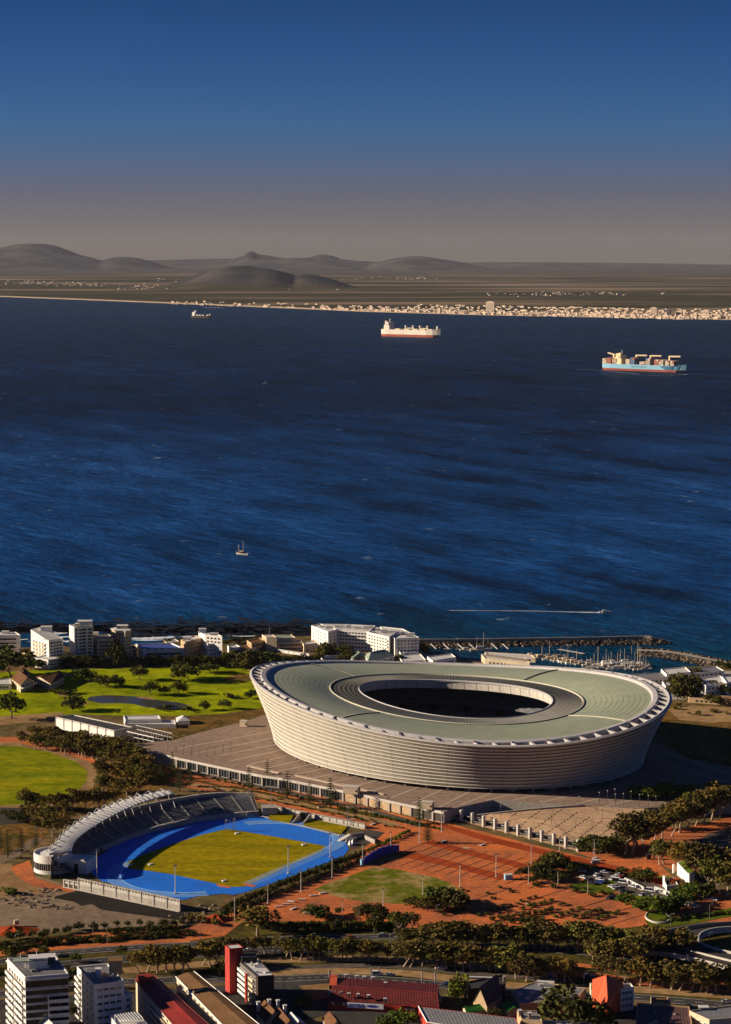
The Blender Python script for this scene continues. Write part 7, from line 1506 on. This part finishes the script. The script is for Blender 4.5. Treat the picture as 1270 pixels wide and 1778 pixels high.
p = at(1136, 1492); t = thing('gate_post', 'pale gate pillar with a small dark guard hut under the right gums', 'gate hut', p); q = MB(); q.box((p.x, p.y, G), (1.4, 1.4, 6.5)); q.build('pillar', 'wall_cream', t); q = MB(); q.box((p.x - 3, p.y, G), (2.6, 2.2, 2.8)); q.box((p.x - 3, p.y, G + 2.8), (3.2, 2.8, .25)); q.build('hut', 'wall_brown', t)
# marina boats
def boat(px, py, Lm, mast, lab, group, rz=None, cover='white', z=0.0, hull='wall_white'):
    p = at(px, py, z); rz = vr2.uniform(-.5, .5) if rz is None else rz; t = thing('sailing_boat' if mast else 'motor_boat', lab, 'boat', p, group, rz); t.location = (0, 0, 0); t.rotation_euler = (0, 0, 0)
    st_ = [(-.5, .26, 1.1), (-.3, .34, 1.0), (0, .36, 1.0), (.28, .25, 1.15), (.5, .02, 1.45)]; q = MB(); W_ = Lm * .42; H_ = Lm * .11
    q.grid([[(x * Lm, -b_ * W_ * s, z_ * H_ * k) for x, b_, z_ in st_] for s, k in ((.55, 0), (1, 1), (-1, 1), (-.55, 0))][:2]); q.grid([[(x * Lm, b_ * W_ * s, z_ * H_ * k) for x, b_, z_ in st_] for s, k in ((.55, 0), (1, 1))], flip=True)
    q.add([(-.5 * Lm, -.26 * W_, 1.1 * H_), (-.5 * Lm, .26 * W_, 1.1 * H_), (-.5 * Lm, .14 * W_, 0), (-.5 * Lm, -.14 * W_, 0)], [(0, 1, 2, 3)]); q.build('hull', hull, t)
    q = MB(); q.grid([[(x * Lm, -b_ * W_ * .95, z_ * H_ * .96) for x, b_, z_ in st_], [(x * Lm, b_ * W_ * .95, z_ * H_ * .96) for x, b_, z_ in st_]]); q.build('deck', 'wall_cream', t)
    q = MB(); q.box((-.06 * Lm, 0, H_), (Lm * .36, W_ * .42, H_ * (.6 if mast else 1.2)), 0, taper=.85); q.build('cabin', cover, t); q = MB(); q.box((-.06 * Lm, 0, H_ * 1.2), (Lm * .37, W_ * .43, H_ * .25), 0); q.build('window_band', 'glass', t)
    if mast:
        q = MB(); q.tube([(.06 * Lm, 0, H_), (.06 * Lm, 0, mast)], [.26, .16], 5); q.tube([(.06 * Lm, 0, H_ * 2), (-.4 * Lm, 0, H_ * 2.1)], .2, 5); q.tube([(.06 * Lm, -.12 * Lm, mast * .6), (.06 * Lm, .12 * Lm, mast * .6)], .08, 4); q.build('mast', 'wall_cream', t)
        q = MB(); q.tube([(.06 * Lm, 0, mast), (.48 * Lm, 0, H_ * 1.4)], .06, 3); q.tube([(.06 * Lm, 0, mast), (-.48 * Lm, 0, H_ * 1.2)], .06, 3); q.build('rigging', 'metal', t)
    t.location = p; t.rotation_euler = (0, 0, rz); return t
for x, y, m_ in ((953, 1141, 15), (972, 1141, 11), (1037, 1160, 19), (1051, 1160, 17), (1055, 1160, 12), (1076, 1156, 15), (1095, 1156, 18), (1106, 1160, 22), (1110, 1163, 20), (1017, 1165, 12), (1024, 1163, 11), (1066, 1160, 12), (1046, 1162, 11), (940, 1143, 12), (985, 1145, 13), (1000, 1150, 11), (1030, 1163, 14), (1060, 1157, 13), (1071, 1162, 15), (1083, 1158, 16), (1089, 1162, 12), (1101, 1158, 14), (1116, 1160, 13), (1120, 1164, 11)): boat(x, y, 13, m_, 'white yacht with a bare mast lying in the marina basin', 'yachts in the marina', cover='white')
for k in range(48):
    x, y = [(924 + 1.9 * k, 1141 + .3 * k), (1020 + 4.2 * k % 100, 1153 + (k % 5) * 2.4), (1048 + 2.6 * (k % 22), 1155 + (k % 4) * 2.2)][k % 3]; boat(x + vr2.uniform(-2, 2), y + vr2.uniform(-1, 1), vr2.uniform(11, 17), 0, 'white motor boat moored side by side in the marina', 'motor boats in the marina', cover='white' if k % 3 else 'wall_cream')
boat(811, 1130, 13, 0, 'small white motor boat moored at the foot of the breakwater', None, .1); b2 = boat(836, 1131, 20, 0, 'two masted white schooner moored inside the breakwater', None, .05); q = MB(); q.tube([(2, 0, 2), (2, 0, 17)], [.3, .15], 5); q.tube([(-4, 0, 2), (-4, 0, 13)], [.26, .15], 5); q.tube([(2, 0, 17), (9.4, 0, 3)], .06, 3); q.tube([(-4, 0, 13), (-9, 0, 3)], .06, 3); o = link('mast', q.mesh('mast', 'wall_cream'), b2); b2.name = 'sailing_boat'
for x, y in ((748, 1118), (770, 1118), (795, 1118), (815, 1118), (854, 1118), (873, 1118)):
    A_, B_ = at(x, y, 4.8), at(x + 10, y + 9, 1.2); q = MB(); q.tube([A_, B_], .6, 4); tag(q.build('gangway', 'concrete_pale'), 'slanting gangway from the breakwater down to the water', 'gangway', 'gangways on the breakwater')
q = MB(); a, b_ = at(970, 1129, 0), at(1014, 1137, 0); strip(q, [a, b_], 5, 1.0); strip(q, [at(770, 1128, 0), at(804, 1128.5, 0)], 2, .8); o = q.build('jetty', 'concrete_pale'); tag(o, 'pale floating jetty among the moored boats', 'jetty')
# ships out in the bay
def hull_loft(q, L_, B_, D_, ms, bow=.10):
    X = [-.5, -.47, -.40, -.2, .1, .3, .40, .46, .5]; Bh = [.36, .44, .5, .5, .5, .48, .36, .18, .01]; sh = [1.02, 1.0, 1.0, 1.0, 1.0, 1.0, 1.06, 1.14, 1.2]
    for s in (-1, 1):
        rows_ = [[(x * L_ - (bow * L_ * .4 if i == 8 and k == 0 else 0) - (.03 * L_ if i > 6 and k < 2 else 0), s * b_ * B_ * w, z * D_ * (sh[i] if z > .9 else 1)) for i, (x, b_) in enumerate(zip(X, Bh))] for k, (z, w) in enumerate(((-.02, .8), (.34, .97), (.36, .97), (1.0, 1.0)))]
        q.grid(rows_[:2], ms[1], flip=s > 0); q.grid(rows_[2:], ms[0], flip=s > 0); q.grid([rows_[1], rows_[2]], ms[0], flip=s > 0)
    q.add([(-.5 * L_, -.36 * B_, 0), (-.5 * L_, .36 * B_, 0), (-.5 * L_, .36 * B_, 1.02 * D_), (-.5 * L_, -.36 * B_, 1.02 * D_)], [(0, 3, 2, 1)], ms[0])
    q.grid([[(x * L_, -b_ * B_, D_ * (s_ - .03)) for x, b_, s_ in zip(X, Bh, sh)], [(x * L_, b_ * B_, D_ * (s_ - .03)) for x, b_, s_ in zip(X, Bh, sh)]], ms[2])
class Ship:
    def __init__(s, name, lab, px, py, L_, rz):
        s.p = at(px, py, 0); s.t = thing(name, lab, 'ship', (0, 0, 0)); s.rz = rz; s.name = name
    def part(s, name, q, m): return q.build(name, m, s.t)
    def place(s): s.t.location = s.p; s.t.rotation_euler = (0, 0, s.rz)
    def local(s, name, q, m, lab, cat, group=None):
        o = q.build(name, m); o.location = s.p; o.rotation_euler = (0, 0, s.rz); return tag(o, lab, cat, group)
dC = at(1120, 645, 0).y; LC = 142 * dC / FPX / .85; C_ = Ship('container_ship', 'pale blue container ship with cream cranes and stacked boxes', 1120, 644.5, LC, R(-40)); DC = 11.5 * dC / FPX
q = MB(); hull_loft(q, LC, LC * .13, DC, (0, 1, 2)); C_.part('hull', q, ['hull_blue', 'hull_red', 'wall_tan'])
q = MB(); q.grid([[(x * LC, -LC * (.1303 * w + .001), DC * z) for x, w, z in ((.28, .49, .40), (.36, .42, .40), (.43, .28, .42))], [(x * LC, -LC * (.1303 * w + .002), DC * z) for x, w, z in ((.22, .50, .9), (.36, .43, 1.0), (.45, .22, 1.1))]]); C_.part('bow_band', q, 'hull_darkblue')
q = MB(); 
for k in range(7): q.box((LC * (-.12 + .028 * k), -LC * .0655, DC * .62), (LC * .016, .6, DC * .12))
C_.part('hull_marks', q, 'hull_darkblue')
q = MB(); q.box((-.30 * LC, 0, DC), (LC * .09, LC * .115, DC * .95), 0, taper=.9); q.box((-.285 * LC, 0, DC * 1.95), (LC * .045, LC * .13, DC * .35)); q.box((-.30 * LC, 0, DC * 2.3), (LC * .03, LC * .05, DC * .35)); C_.part('superstructure', q, 'ship_cream')
q = MB(); q.box((-.335 * LC, 0, DC * 1.8), (LC * .03, LC * .04, DC * .75)); C_.part('funnel', q, 'ship_cream'); q = MB(); q.tube([(-.285 * LC, 0, DC * 2.6), (-.285 * LC, 0, DC * 3.1)], LC * .003, 5); C_.part('mast', q, 'hull_white')
for x, f in ((-.385, -1), (-.105, 1), (.07, 1), (.30, 1)):
    q = MB(); q.box((x * LC, 0, DC), (LC * .016, LC * .02, DC * 1.35)); a = ((x - .01 * f) * LC, 0, DC * 2.32); b_ = ((x + f * .13 * (1 if f > 0 else .6)) * LC, 0, DC * (2.36 if f > 0 else 2.6)); q.tube([a, b_], LC * .0085, 4); C_.part('crane', q, 'ship_cream')
for i, (x0, x1, hh, m_) in enumerate(((-.49, -.44, 1.0, 'box_cream'), (-.435, -.385, 1.15, 'box_red'), (-.37, -.32, 1.0, 'box_cream'), (-.20, -.15, 1.0, 'box_cream'), (-.14, -.09, 1.35, 'box_blue'), (-.03, .035, .6, 'box_cream'), (.045, .10, 1.25, 'box_grey'), (.15, .20, 1.1, 'box_red'), (.205, .26, 1.05, 'box_cream'), (.285, .33, .95, 'box_cream'), (.345, .39, .95, 'box_cream'))):
    q = MB(); n = 3; ML = ['box_cream', 'box_red', 'box_grey', 'box_blue', 'wall_tan']
    for j in range(n):
        for r_ in range(2):
            for w_ in range(4): q.box((LC * (x0 + (x1 - x0) * (r_ + .5) / 2), LC * .031 * (w_ - 1.5), DC * (1 + .8 * hh * j / n)), (LC * (x1 - x0) * .46, LC * .029, DC * .8 * hh / n * .93), m=ML.index(m_) if vr2.random() < .6 else vr2.randrange(5))
    C_.local('container_stack', q, ML, 'stack of shipping containers on the pale blue container ship', 'containers', 'container stacks on the ship')
C_.place()
dB = at(715, 585, 0).y; LB = 106 * dB / FPX / .86; B_s = Ship('bulk_carrier', 'cream and red bulk carrier at anchor with four deck cranes posts', 715, 585, LB, R(-38)); B_s.t['label'] = 'cream and red bulk carrier at anchor with white stern house and deck posts'; DB = 12.5 * dB / FPX
q = MB(); hull_loft(q, LB, LB * .14, DB, (0, 1, 2)); B_s.part('hull', q, ['hull_white', 'hull_red', 'hull_white'])
q = MB(); q.box((-.40 * LB, 0, DB), (LB * .10, LB * .12, DB * .62), 0, taper=.92); q.box((-.385 * LB, 0, DB * 1.62), (LB * .05, LB * .13, DB * .38)); B_s.part('superstructure', q, 'hull_white'); q = MB(); q.box((-.445 * LB, 0, DB * 1.2), (LB * .025, LB * .035, DB * .95)); B_s.part('funnel', q, 'hull_white'); q = MB(); q.tube([(-.38 * LB, 0, DB * 2.0), (-.38 * LB, 0, DB * 2.5)], LB * .006, 5); B_s.part('mast', q, 'hull_white')
for x in (-.10, .03, .15, .28): q = MB(); q.box((x * LB, 0, DB), (LB * .016, LB * .026, DB * .5)); q.box((x * LB, 0, DB * 1.45), (LB * .022, LB * .04, DB * .12)); B_s.part('deck_post', q, 'hull_white')
for x in (-.035, .215): q = MB(); q.tube([((x - .06) * LB, 0, DB * 1.2), ((x + .06) * LB, 0, DB * 1.2)], LB * .006, 4); B_s.part('boom', q, 'hull_white')
for x in (-.22, -.06, .09, .22, .34): q = MB(); q.box((x * LB, 0, DB * .98), (LB * .08, LB * .09, DB * .16)); B_s.part('hatch', q, 'wall_cream')
q = MB(); q.box((.45 * LB, 0, DB * 1.1), (LB * .02, LB * .03, DB * .45)); B_s.part('foremast', q, 'hull_white'); B_s.place()
dT = at(350, 552, 0).y; LT = 36 * dT / FPX / .9; T_s = Ship('tanker', 'small distant dark hulled tanker with a white stern house near the far shore', 350, 552.5, LT, R(-32)); DT = 4.2 * dT / FPX
q = MB(); hull_loft(q, LT, LT * .16, DT, (0, 1, 2)); T_s.part('hull', q, ['wall_brown', 'wall_brown', 'wall_brown']); q = MB(); q.box((-.38 * LT, 0, DT), (LT * .15, LT * .13, DT * 1.5), 0, taper=.85); q.box((-.30 * LT, 0, DT * 2.3), (LT * .05, LT * .1, DT * .9)); T_s.part('superstructure', q, 'wall_white')
for x in (-.2, -.06, .10, .34): q = MB(); q.box((x * LT, 0, DT), (LT * .07, LT * .08, DT * .45)); T_s.part('tank_house', q, 'wall_white')
q = MB(); q.box((.45 * LT, 0, DT * 1.1), (LT * .03, LT * .03, DT * .8)); T_s.part('foremast', q, 'wall_white'); T_s.place()
Y = boat(421, 963, 16, 0, 'old two masted sailing boat with bare masts out in the bay', None, -.6, 'wall_brown', hull='hull_white'); q = MB()
q.tube([(1.5, 0, 2), (1.5, 0, 17)], [.22, .12], 5); q.tube([(-5, 0, 2), (-5, 0, 12.5)], [.18, .1], 5); q.tube([(1.5, 0, 17), (9.5, 0, 2.6)], .06, 3); q.tube([(-5, 0, 12.5), (-8.4, 0, 2.2)], .06, 3); q.tube([(1.5, 0, 4), (-4, 0, 4.2)], .35, 5); q.tube([(7.8, 0, 2.4), (10.5, 0, 3)], .12, 4); link('mast', q.mesh('mast', 'wall_cream'), Y); Y.name = 'sailing_boat'
Y2 = boat(462, 667, 14, 0, 'tiny distant white sail near the middle of the bay', None, .3); q = MB(); q.add([(1, 0, 1.5), (-5, .4, 2), (1, 0, 15)], [(0, 1, 2)]); q.add([(6, 0, 1.6), (1.2, .3, 2), (1.2, 0, 13)], [(0, 1, 2)]); link('sail', q.mesh('sail', 'white'), Y2)
boat(1051, 1064, 12, 0, 'small motor boat speeding with a long white wake', None, 0.05)
def wake(px, w, name, m='foam', lift=.14):
    P = smooth_path([at(x, y, 0) for x, y in px], 5); a, b_ = [], []
    for i, p in enumerate(P): e = w * (.25 + .75 * (i / (len(P) - 1)) ** 3) * vr2.uniform(.6, 1.2); a.append((p.x, p.y - e / 2, lift)); b_.append((p.x, p.y + e / 2, lift))
    q = MB(); q.grid([a, b_]); o = q.build(name, m); o['kind'] = 'stuff'
wake([(780, 1060), (850, 1060.5), (920, 1061), (960, 1062), (1000, 1063), (1030, 1063.5), (1047, 1064)], 6.5, 'wake')
wake([(1000, 641), (1030, 642), (1055, 644), (1110, 650)], 14, 'ship_wake'); wake([(1125, 652), (1160, 651), (1196, 650)], 8, 'ship_wake')
# ---- the air: far land fades in this haze
q = MB(); q.box((0, 30000, -4), (46000, 66000, 1004)); hz = q.build('haze', []); hz['kind'] = 'stuff'
hm_ = bpy.data.materials.new('haze'); hm_.use_nodes = True; n_ = hm_.node_tree; n_.nodes.clear()
pv = n_.nodes.new('ShaderNodeVolumePrincipled'); ho = n_.nodes.new('ShaderNodeOutputMaterial')
pv.inputs['Color'].default_value = (.74, .74, .84, 1); pv.inputs['Density'].default_value = 3.8e-6
n_.links.new(pv.outputs[0], ho.inputs['Volume']); hz.data.materials.append(hm_)
# ---- labels of the repeats: which stretch, and which one in it
ORD = ['first', 'second', 'third', 'fourth', 'fifth', 'sixth', 'seventh', 'eighth', 'ninth', 'tenth', 'eleventh', 'twelfth', 'thirteenth', 'fourteenth', 'fifteenth', 'sixteenth', 'seventeenth', 'eighteenth', 'nineteenth', 'twentieth']
def nth(k):
    return ORD[k] if k < 20 else ('twenty-' if k < 29 else 'thirty-') + ORD[(k + 1) % 10 - 1] if (k + 1) % 10 else ('thirtieth' if k < 30 else 'fortieth')
def to_px(v):
    f = v.y * math.cos(PITCH) - (v.z - H_CAM) * math.sin(PITCH); u = v.y * math.sin(PITCH) + (v.z - H_CAM) * math.cos(PITCH)
    return 635 + FPX * v.x / f, 889 - FPX * u / f
NAMING = {
 'trees in front of the seafront flats': ('dark tree', [(118, 'below the sloping white flats'), (170, 'below the tall white tower'), (235, 'below the slim tan tower'), (320, 'below the blue roofed office'), (390, 'below the white stepped block'), (450, 'between stepped block and cream hall'), (900, 'below the cream hall')]),
 'scrubby trees on the shore': ('scrubby shore tree', [(370, 'behind the tan flats'), (900, 'behind the tan houses')]),
 'garden trees by the hotel': ('dark garden tree', [(600, 'left of the green pavilion'), (900, 'right part of the hotel garden')]),
 'dark trees among the villas': ('dark tree', [(1200, 'close to the stadium rim on the right'), (1400, 'by the white villas')]),
 'bushes on the bare earth': ('scrubby bush on the bare earth', [(1400, 'right of the stadium')]),
 'gums of the grove beside the oval field': ('dark spreading gum', [(110, 'at the left start of the oval grove'), (150, 'above the top edge of the oval field'), (180, 'under the pale hall'), (205, 'in the middle of the grove'), (228, 'at the right side of the grove'), (400, 'at the grove tip by the deck')]),
 'gums behind the grandstand': ('leaning pale gum', [(80, 'beside the left car park'), (130, 'below the oval field'), (400, 'behind the canopy')]),
 'low trees by the left car park': ('low dark tree by the left car park', [(400, '')]),
 'pines along the promenade': ('tiered promenade pine', [(350, 'near the deck tip'), (900, 'below the deck wall')]),
 'creepers along the deck wall': ('green creeper bush on the deck wall', [(900, '')]),
 'planting along the promenade': ('low planting below the deck', [(390, 'near its left tip'), (500, 'above the grandstand end'), (900, 'above the grass banks')]),
 'tufts in the promenade beds': ('low tufted shrub in the promenade beds', [(450, 'behind the grandstand'), (570, 'above the grass banks'), (900, 'near the stair block')]),
 'hedge under the track wall': ('dark hedge shrub under the track', [(450, 'at the lower end'), (510, 'left of the middle'), (570, 'right of the middle'), (900, 'at the upper end')]),
 'shrubs by the stair block': ('green shrub by the stair block', [(900, '')]),
 'bushes by the gravel lot': ('bush at the end of the gravel lot', [(900, '')]),
 'bushy trees below the worn lawn': ('bushy dark tree under the worn lawn', [(700, 'left half'), (900, 'right half')]),
 'hedge along the main road': ('dark roadside hedge bush', [(540, 'right of the lone olive tree'), (630, 'by the green flag'), (900, 'left of the forked gum')]),
 'low hedge below the gravel lot': ('low dark hedge bush below the gravel lot', [(80, 'left end'), (160, 'left middle'), (240, 'right middle'), (900, 'right end')]),
 'ball trees along the gravel lot': ('small ball tree along the gravel lot', [(900, '')]),
 'second row below the gravel lot': ('small tree in the second row below the lot', [(900, '')]),
 'gums in the long roadside row': ('olive gum in the long roadside row', [(800, 'its left third'), (900, 'its middle'), (1200, 'its right third')]),
 'gums by the sandy car park': ('olive gum beside the sandy car park', [(1200, '')]),
 'gums above the red warehouse': ('slender gum above the red warehouse', [(1200, '')]),
 'gums above the brown roofed slab': ('full crowned gum above the brown slab', [(1200, '')]),
 'gums behind the red tower': ('gum behind the red stair tower', [(1200, '')]),
 'gums along the lower brick walk': ('tall gum along the lower brick walk', [(1020, 'left of the orange roof'), (1170, 'right of the orange roof'), (1400, 'near the right edge')]),
 'gums by the flyover': ('tall gum in front of the flyover', [(1400, '')]),
 'roadside trees on the left': ('small roadside tree', [(1400, 'on the left carriageway')]),
 'big gums right of the turnstiles': ('big pale trunked gum', [(1128, 'next to the turnstile thicket'), (1170, 'between thicket and dirt track'), (1215, 'over the kiosk'), (1400, 'at the right edge')]),
 'thicket by the turnstiles': ('dark thicket tree by the turnstiles', [(1400, '')]),
 'light green trees by the shaded deck': ('light green tree by the shaded deck', [(1400, '')]),
 'bushes on the shaded deck': ('dark bush bed on the shaded deck', [(1400, '')]),
 'round shrubs on the brick paving': ('round shrub on the brick paving', [(860, 'left part'), (1100, 'right part')]),
 'planting strips on the brick terrace': ('strip shrub on the brick terrace', [(900, 'left strips'), (950, 'middle strips'), (1000, 'right middle strips'), (1200, 'right strips')]),
 'thicket beside the blue cabin': ('dense thicket tree beside the blue cabin', [(1200, '')]),
 'bushes round the car park lawns': ('dark bush round the car park lawns', [(1200, '')]),
 'green trees near the ramp': ('leafy tree on the lawn near the ramp', [(1300, '')]),
 'dark trees beside the garden walls': ('dark tree beside the garden walls', [(1300, '')]),
 'bushes along the ramp': ('low green bush along the ramp', [(1400, '')]),
 'lamp posts along the track hedge': ('tall lamp post along the track hedge', [(900, '')]),
 'lamp posts on the plaza': ('tall lamp post on the brick plaza', [(1300, '')]),
 'street lamps': ('slim street lamp', [(260, 'along the left roads'), (560, 'by the middle roads'), (800, 'below the worn lawn'), (1060, 'above the grey depot'), (1400, 'near the flyover')]),
 'thin lamps on the deck tip': ('thin lamp post on the deck tip', [(900, '')]),
 'globe lamps on the terrace': ('thin globe lamp', [(1035, 'on the terrace'), (1300, 'between terrace and right gums')]),
 'lamps in the stadium shadow': ('thin lamp in the stadium shadow', [(1400, '')]),
 'concrete benches on the paving': ('pale bench', [(570, 'beside the track hedge'), (700, 'by the promenade beds'), (1300, 'on the plaza')]),
 'yachts in the marina': ('white bare masted yacht in the marina', [(1000, 'left berths'), (1300, 'right berths')]),
 'motor boats in the marina': ('white motor boat in the marina', [(1025, 'left berths'), (1300, 'right berths')]),
 'container stacks on the ship': ('container stack on the pale blue ship', [(1400, '')]),
 'gangways on the breakwater': ('slanting gangway on the breakwater', [(1400, '')]),
 'houses of the town on the far shore': ('pale house of the far town', None),
}
for k_ in nm_.values(): NAMING[k_ + ' cars in the busy car park'] = (k_ + ' car in the busy car park', [(1400, '')])
G_ = {}
for o in list(SC.objects):
    if o.parent is None and 'group' in o: G_.setdefault(o['group'], []).append(o)
for g, L in G_.items():
    if g not in NAMING or NAMING[g][1] is None: continue
    noun, cuts = NAMING[g]; P_ = sorted(((to_px(o.location if o.location.length > 1 else Vector(o.bound_box[0]))[0], o) for o in L), key=lambda q_: q_[0]); i0 = 0
    for xm, ph in cuts:
        S_ = [q_ for q_ in P_[i0:] if q_[0] < xm]; i0 += len(S_)
        for k, (_, o) in enumerate(S_):
            base = (noun + ' ' + ph).strip()
            o['label'] = base if len(S_) == 1 else '%s, %s' % (base, (nth(k) + ' from the left') if k <= len(S_) // 2 else (nth(len(S_) - 1 - k) + ' from the right'))
# thirds of the far town
for o in G_.get('houses of the town on the far shore', []):
    x = to_px(o.location)[0]; o['label'] = 'small pale house of the far beach town, ' + ('left of the tall block' if x < 845 else ('between the tall and dark blocks' if x < 1140 else 'right of the dark block'))
    o['group'] = 'far town houses ' + ('left of the tall block' if x < 845 else ('between the blocks' if x < 1140 else 'right of the dark block'))
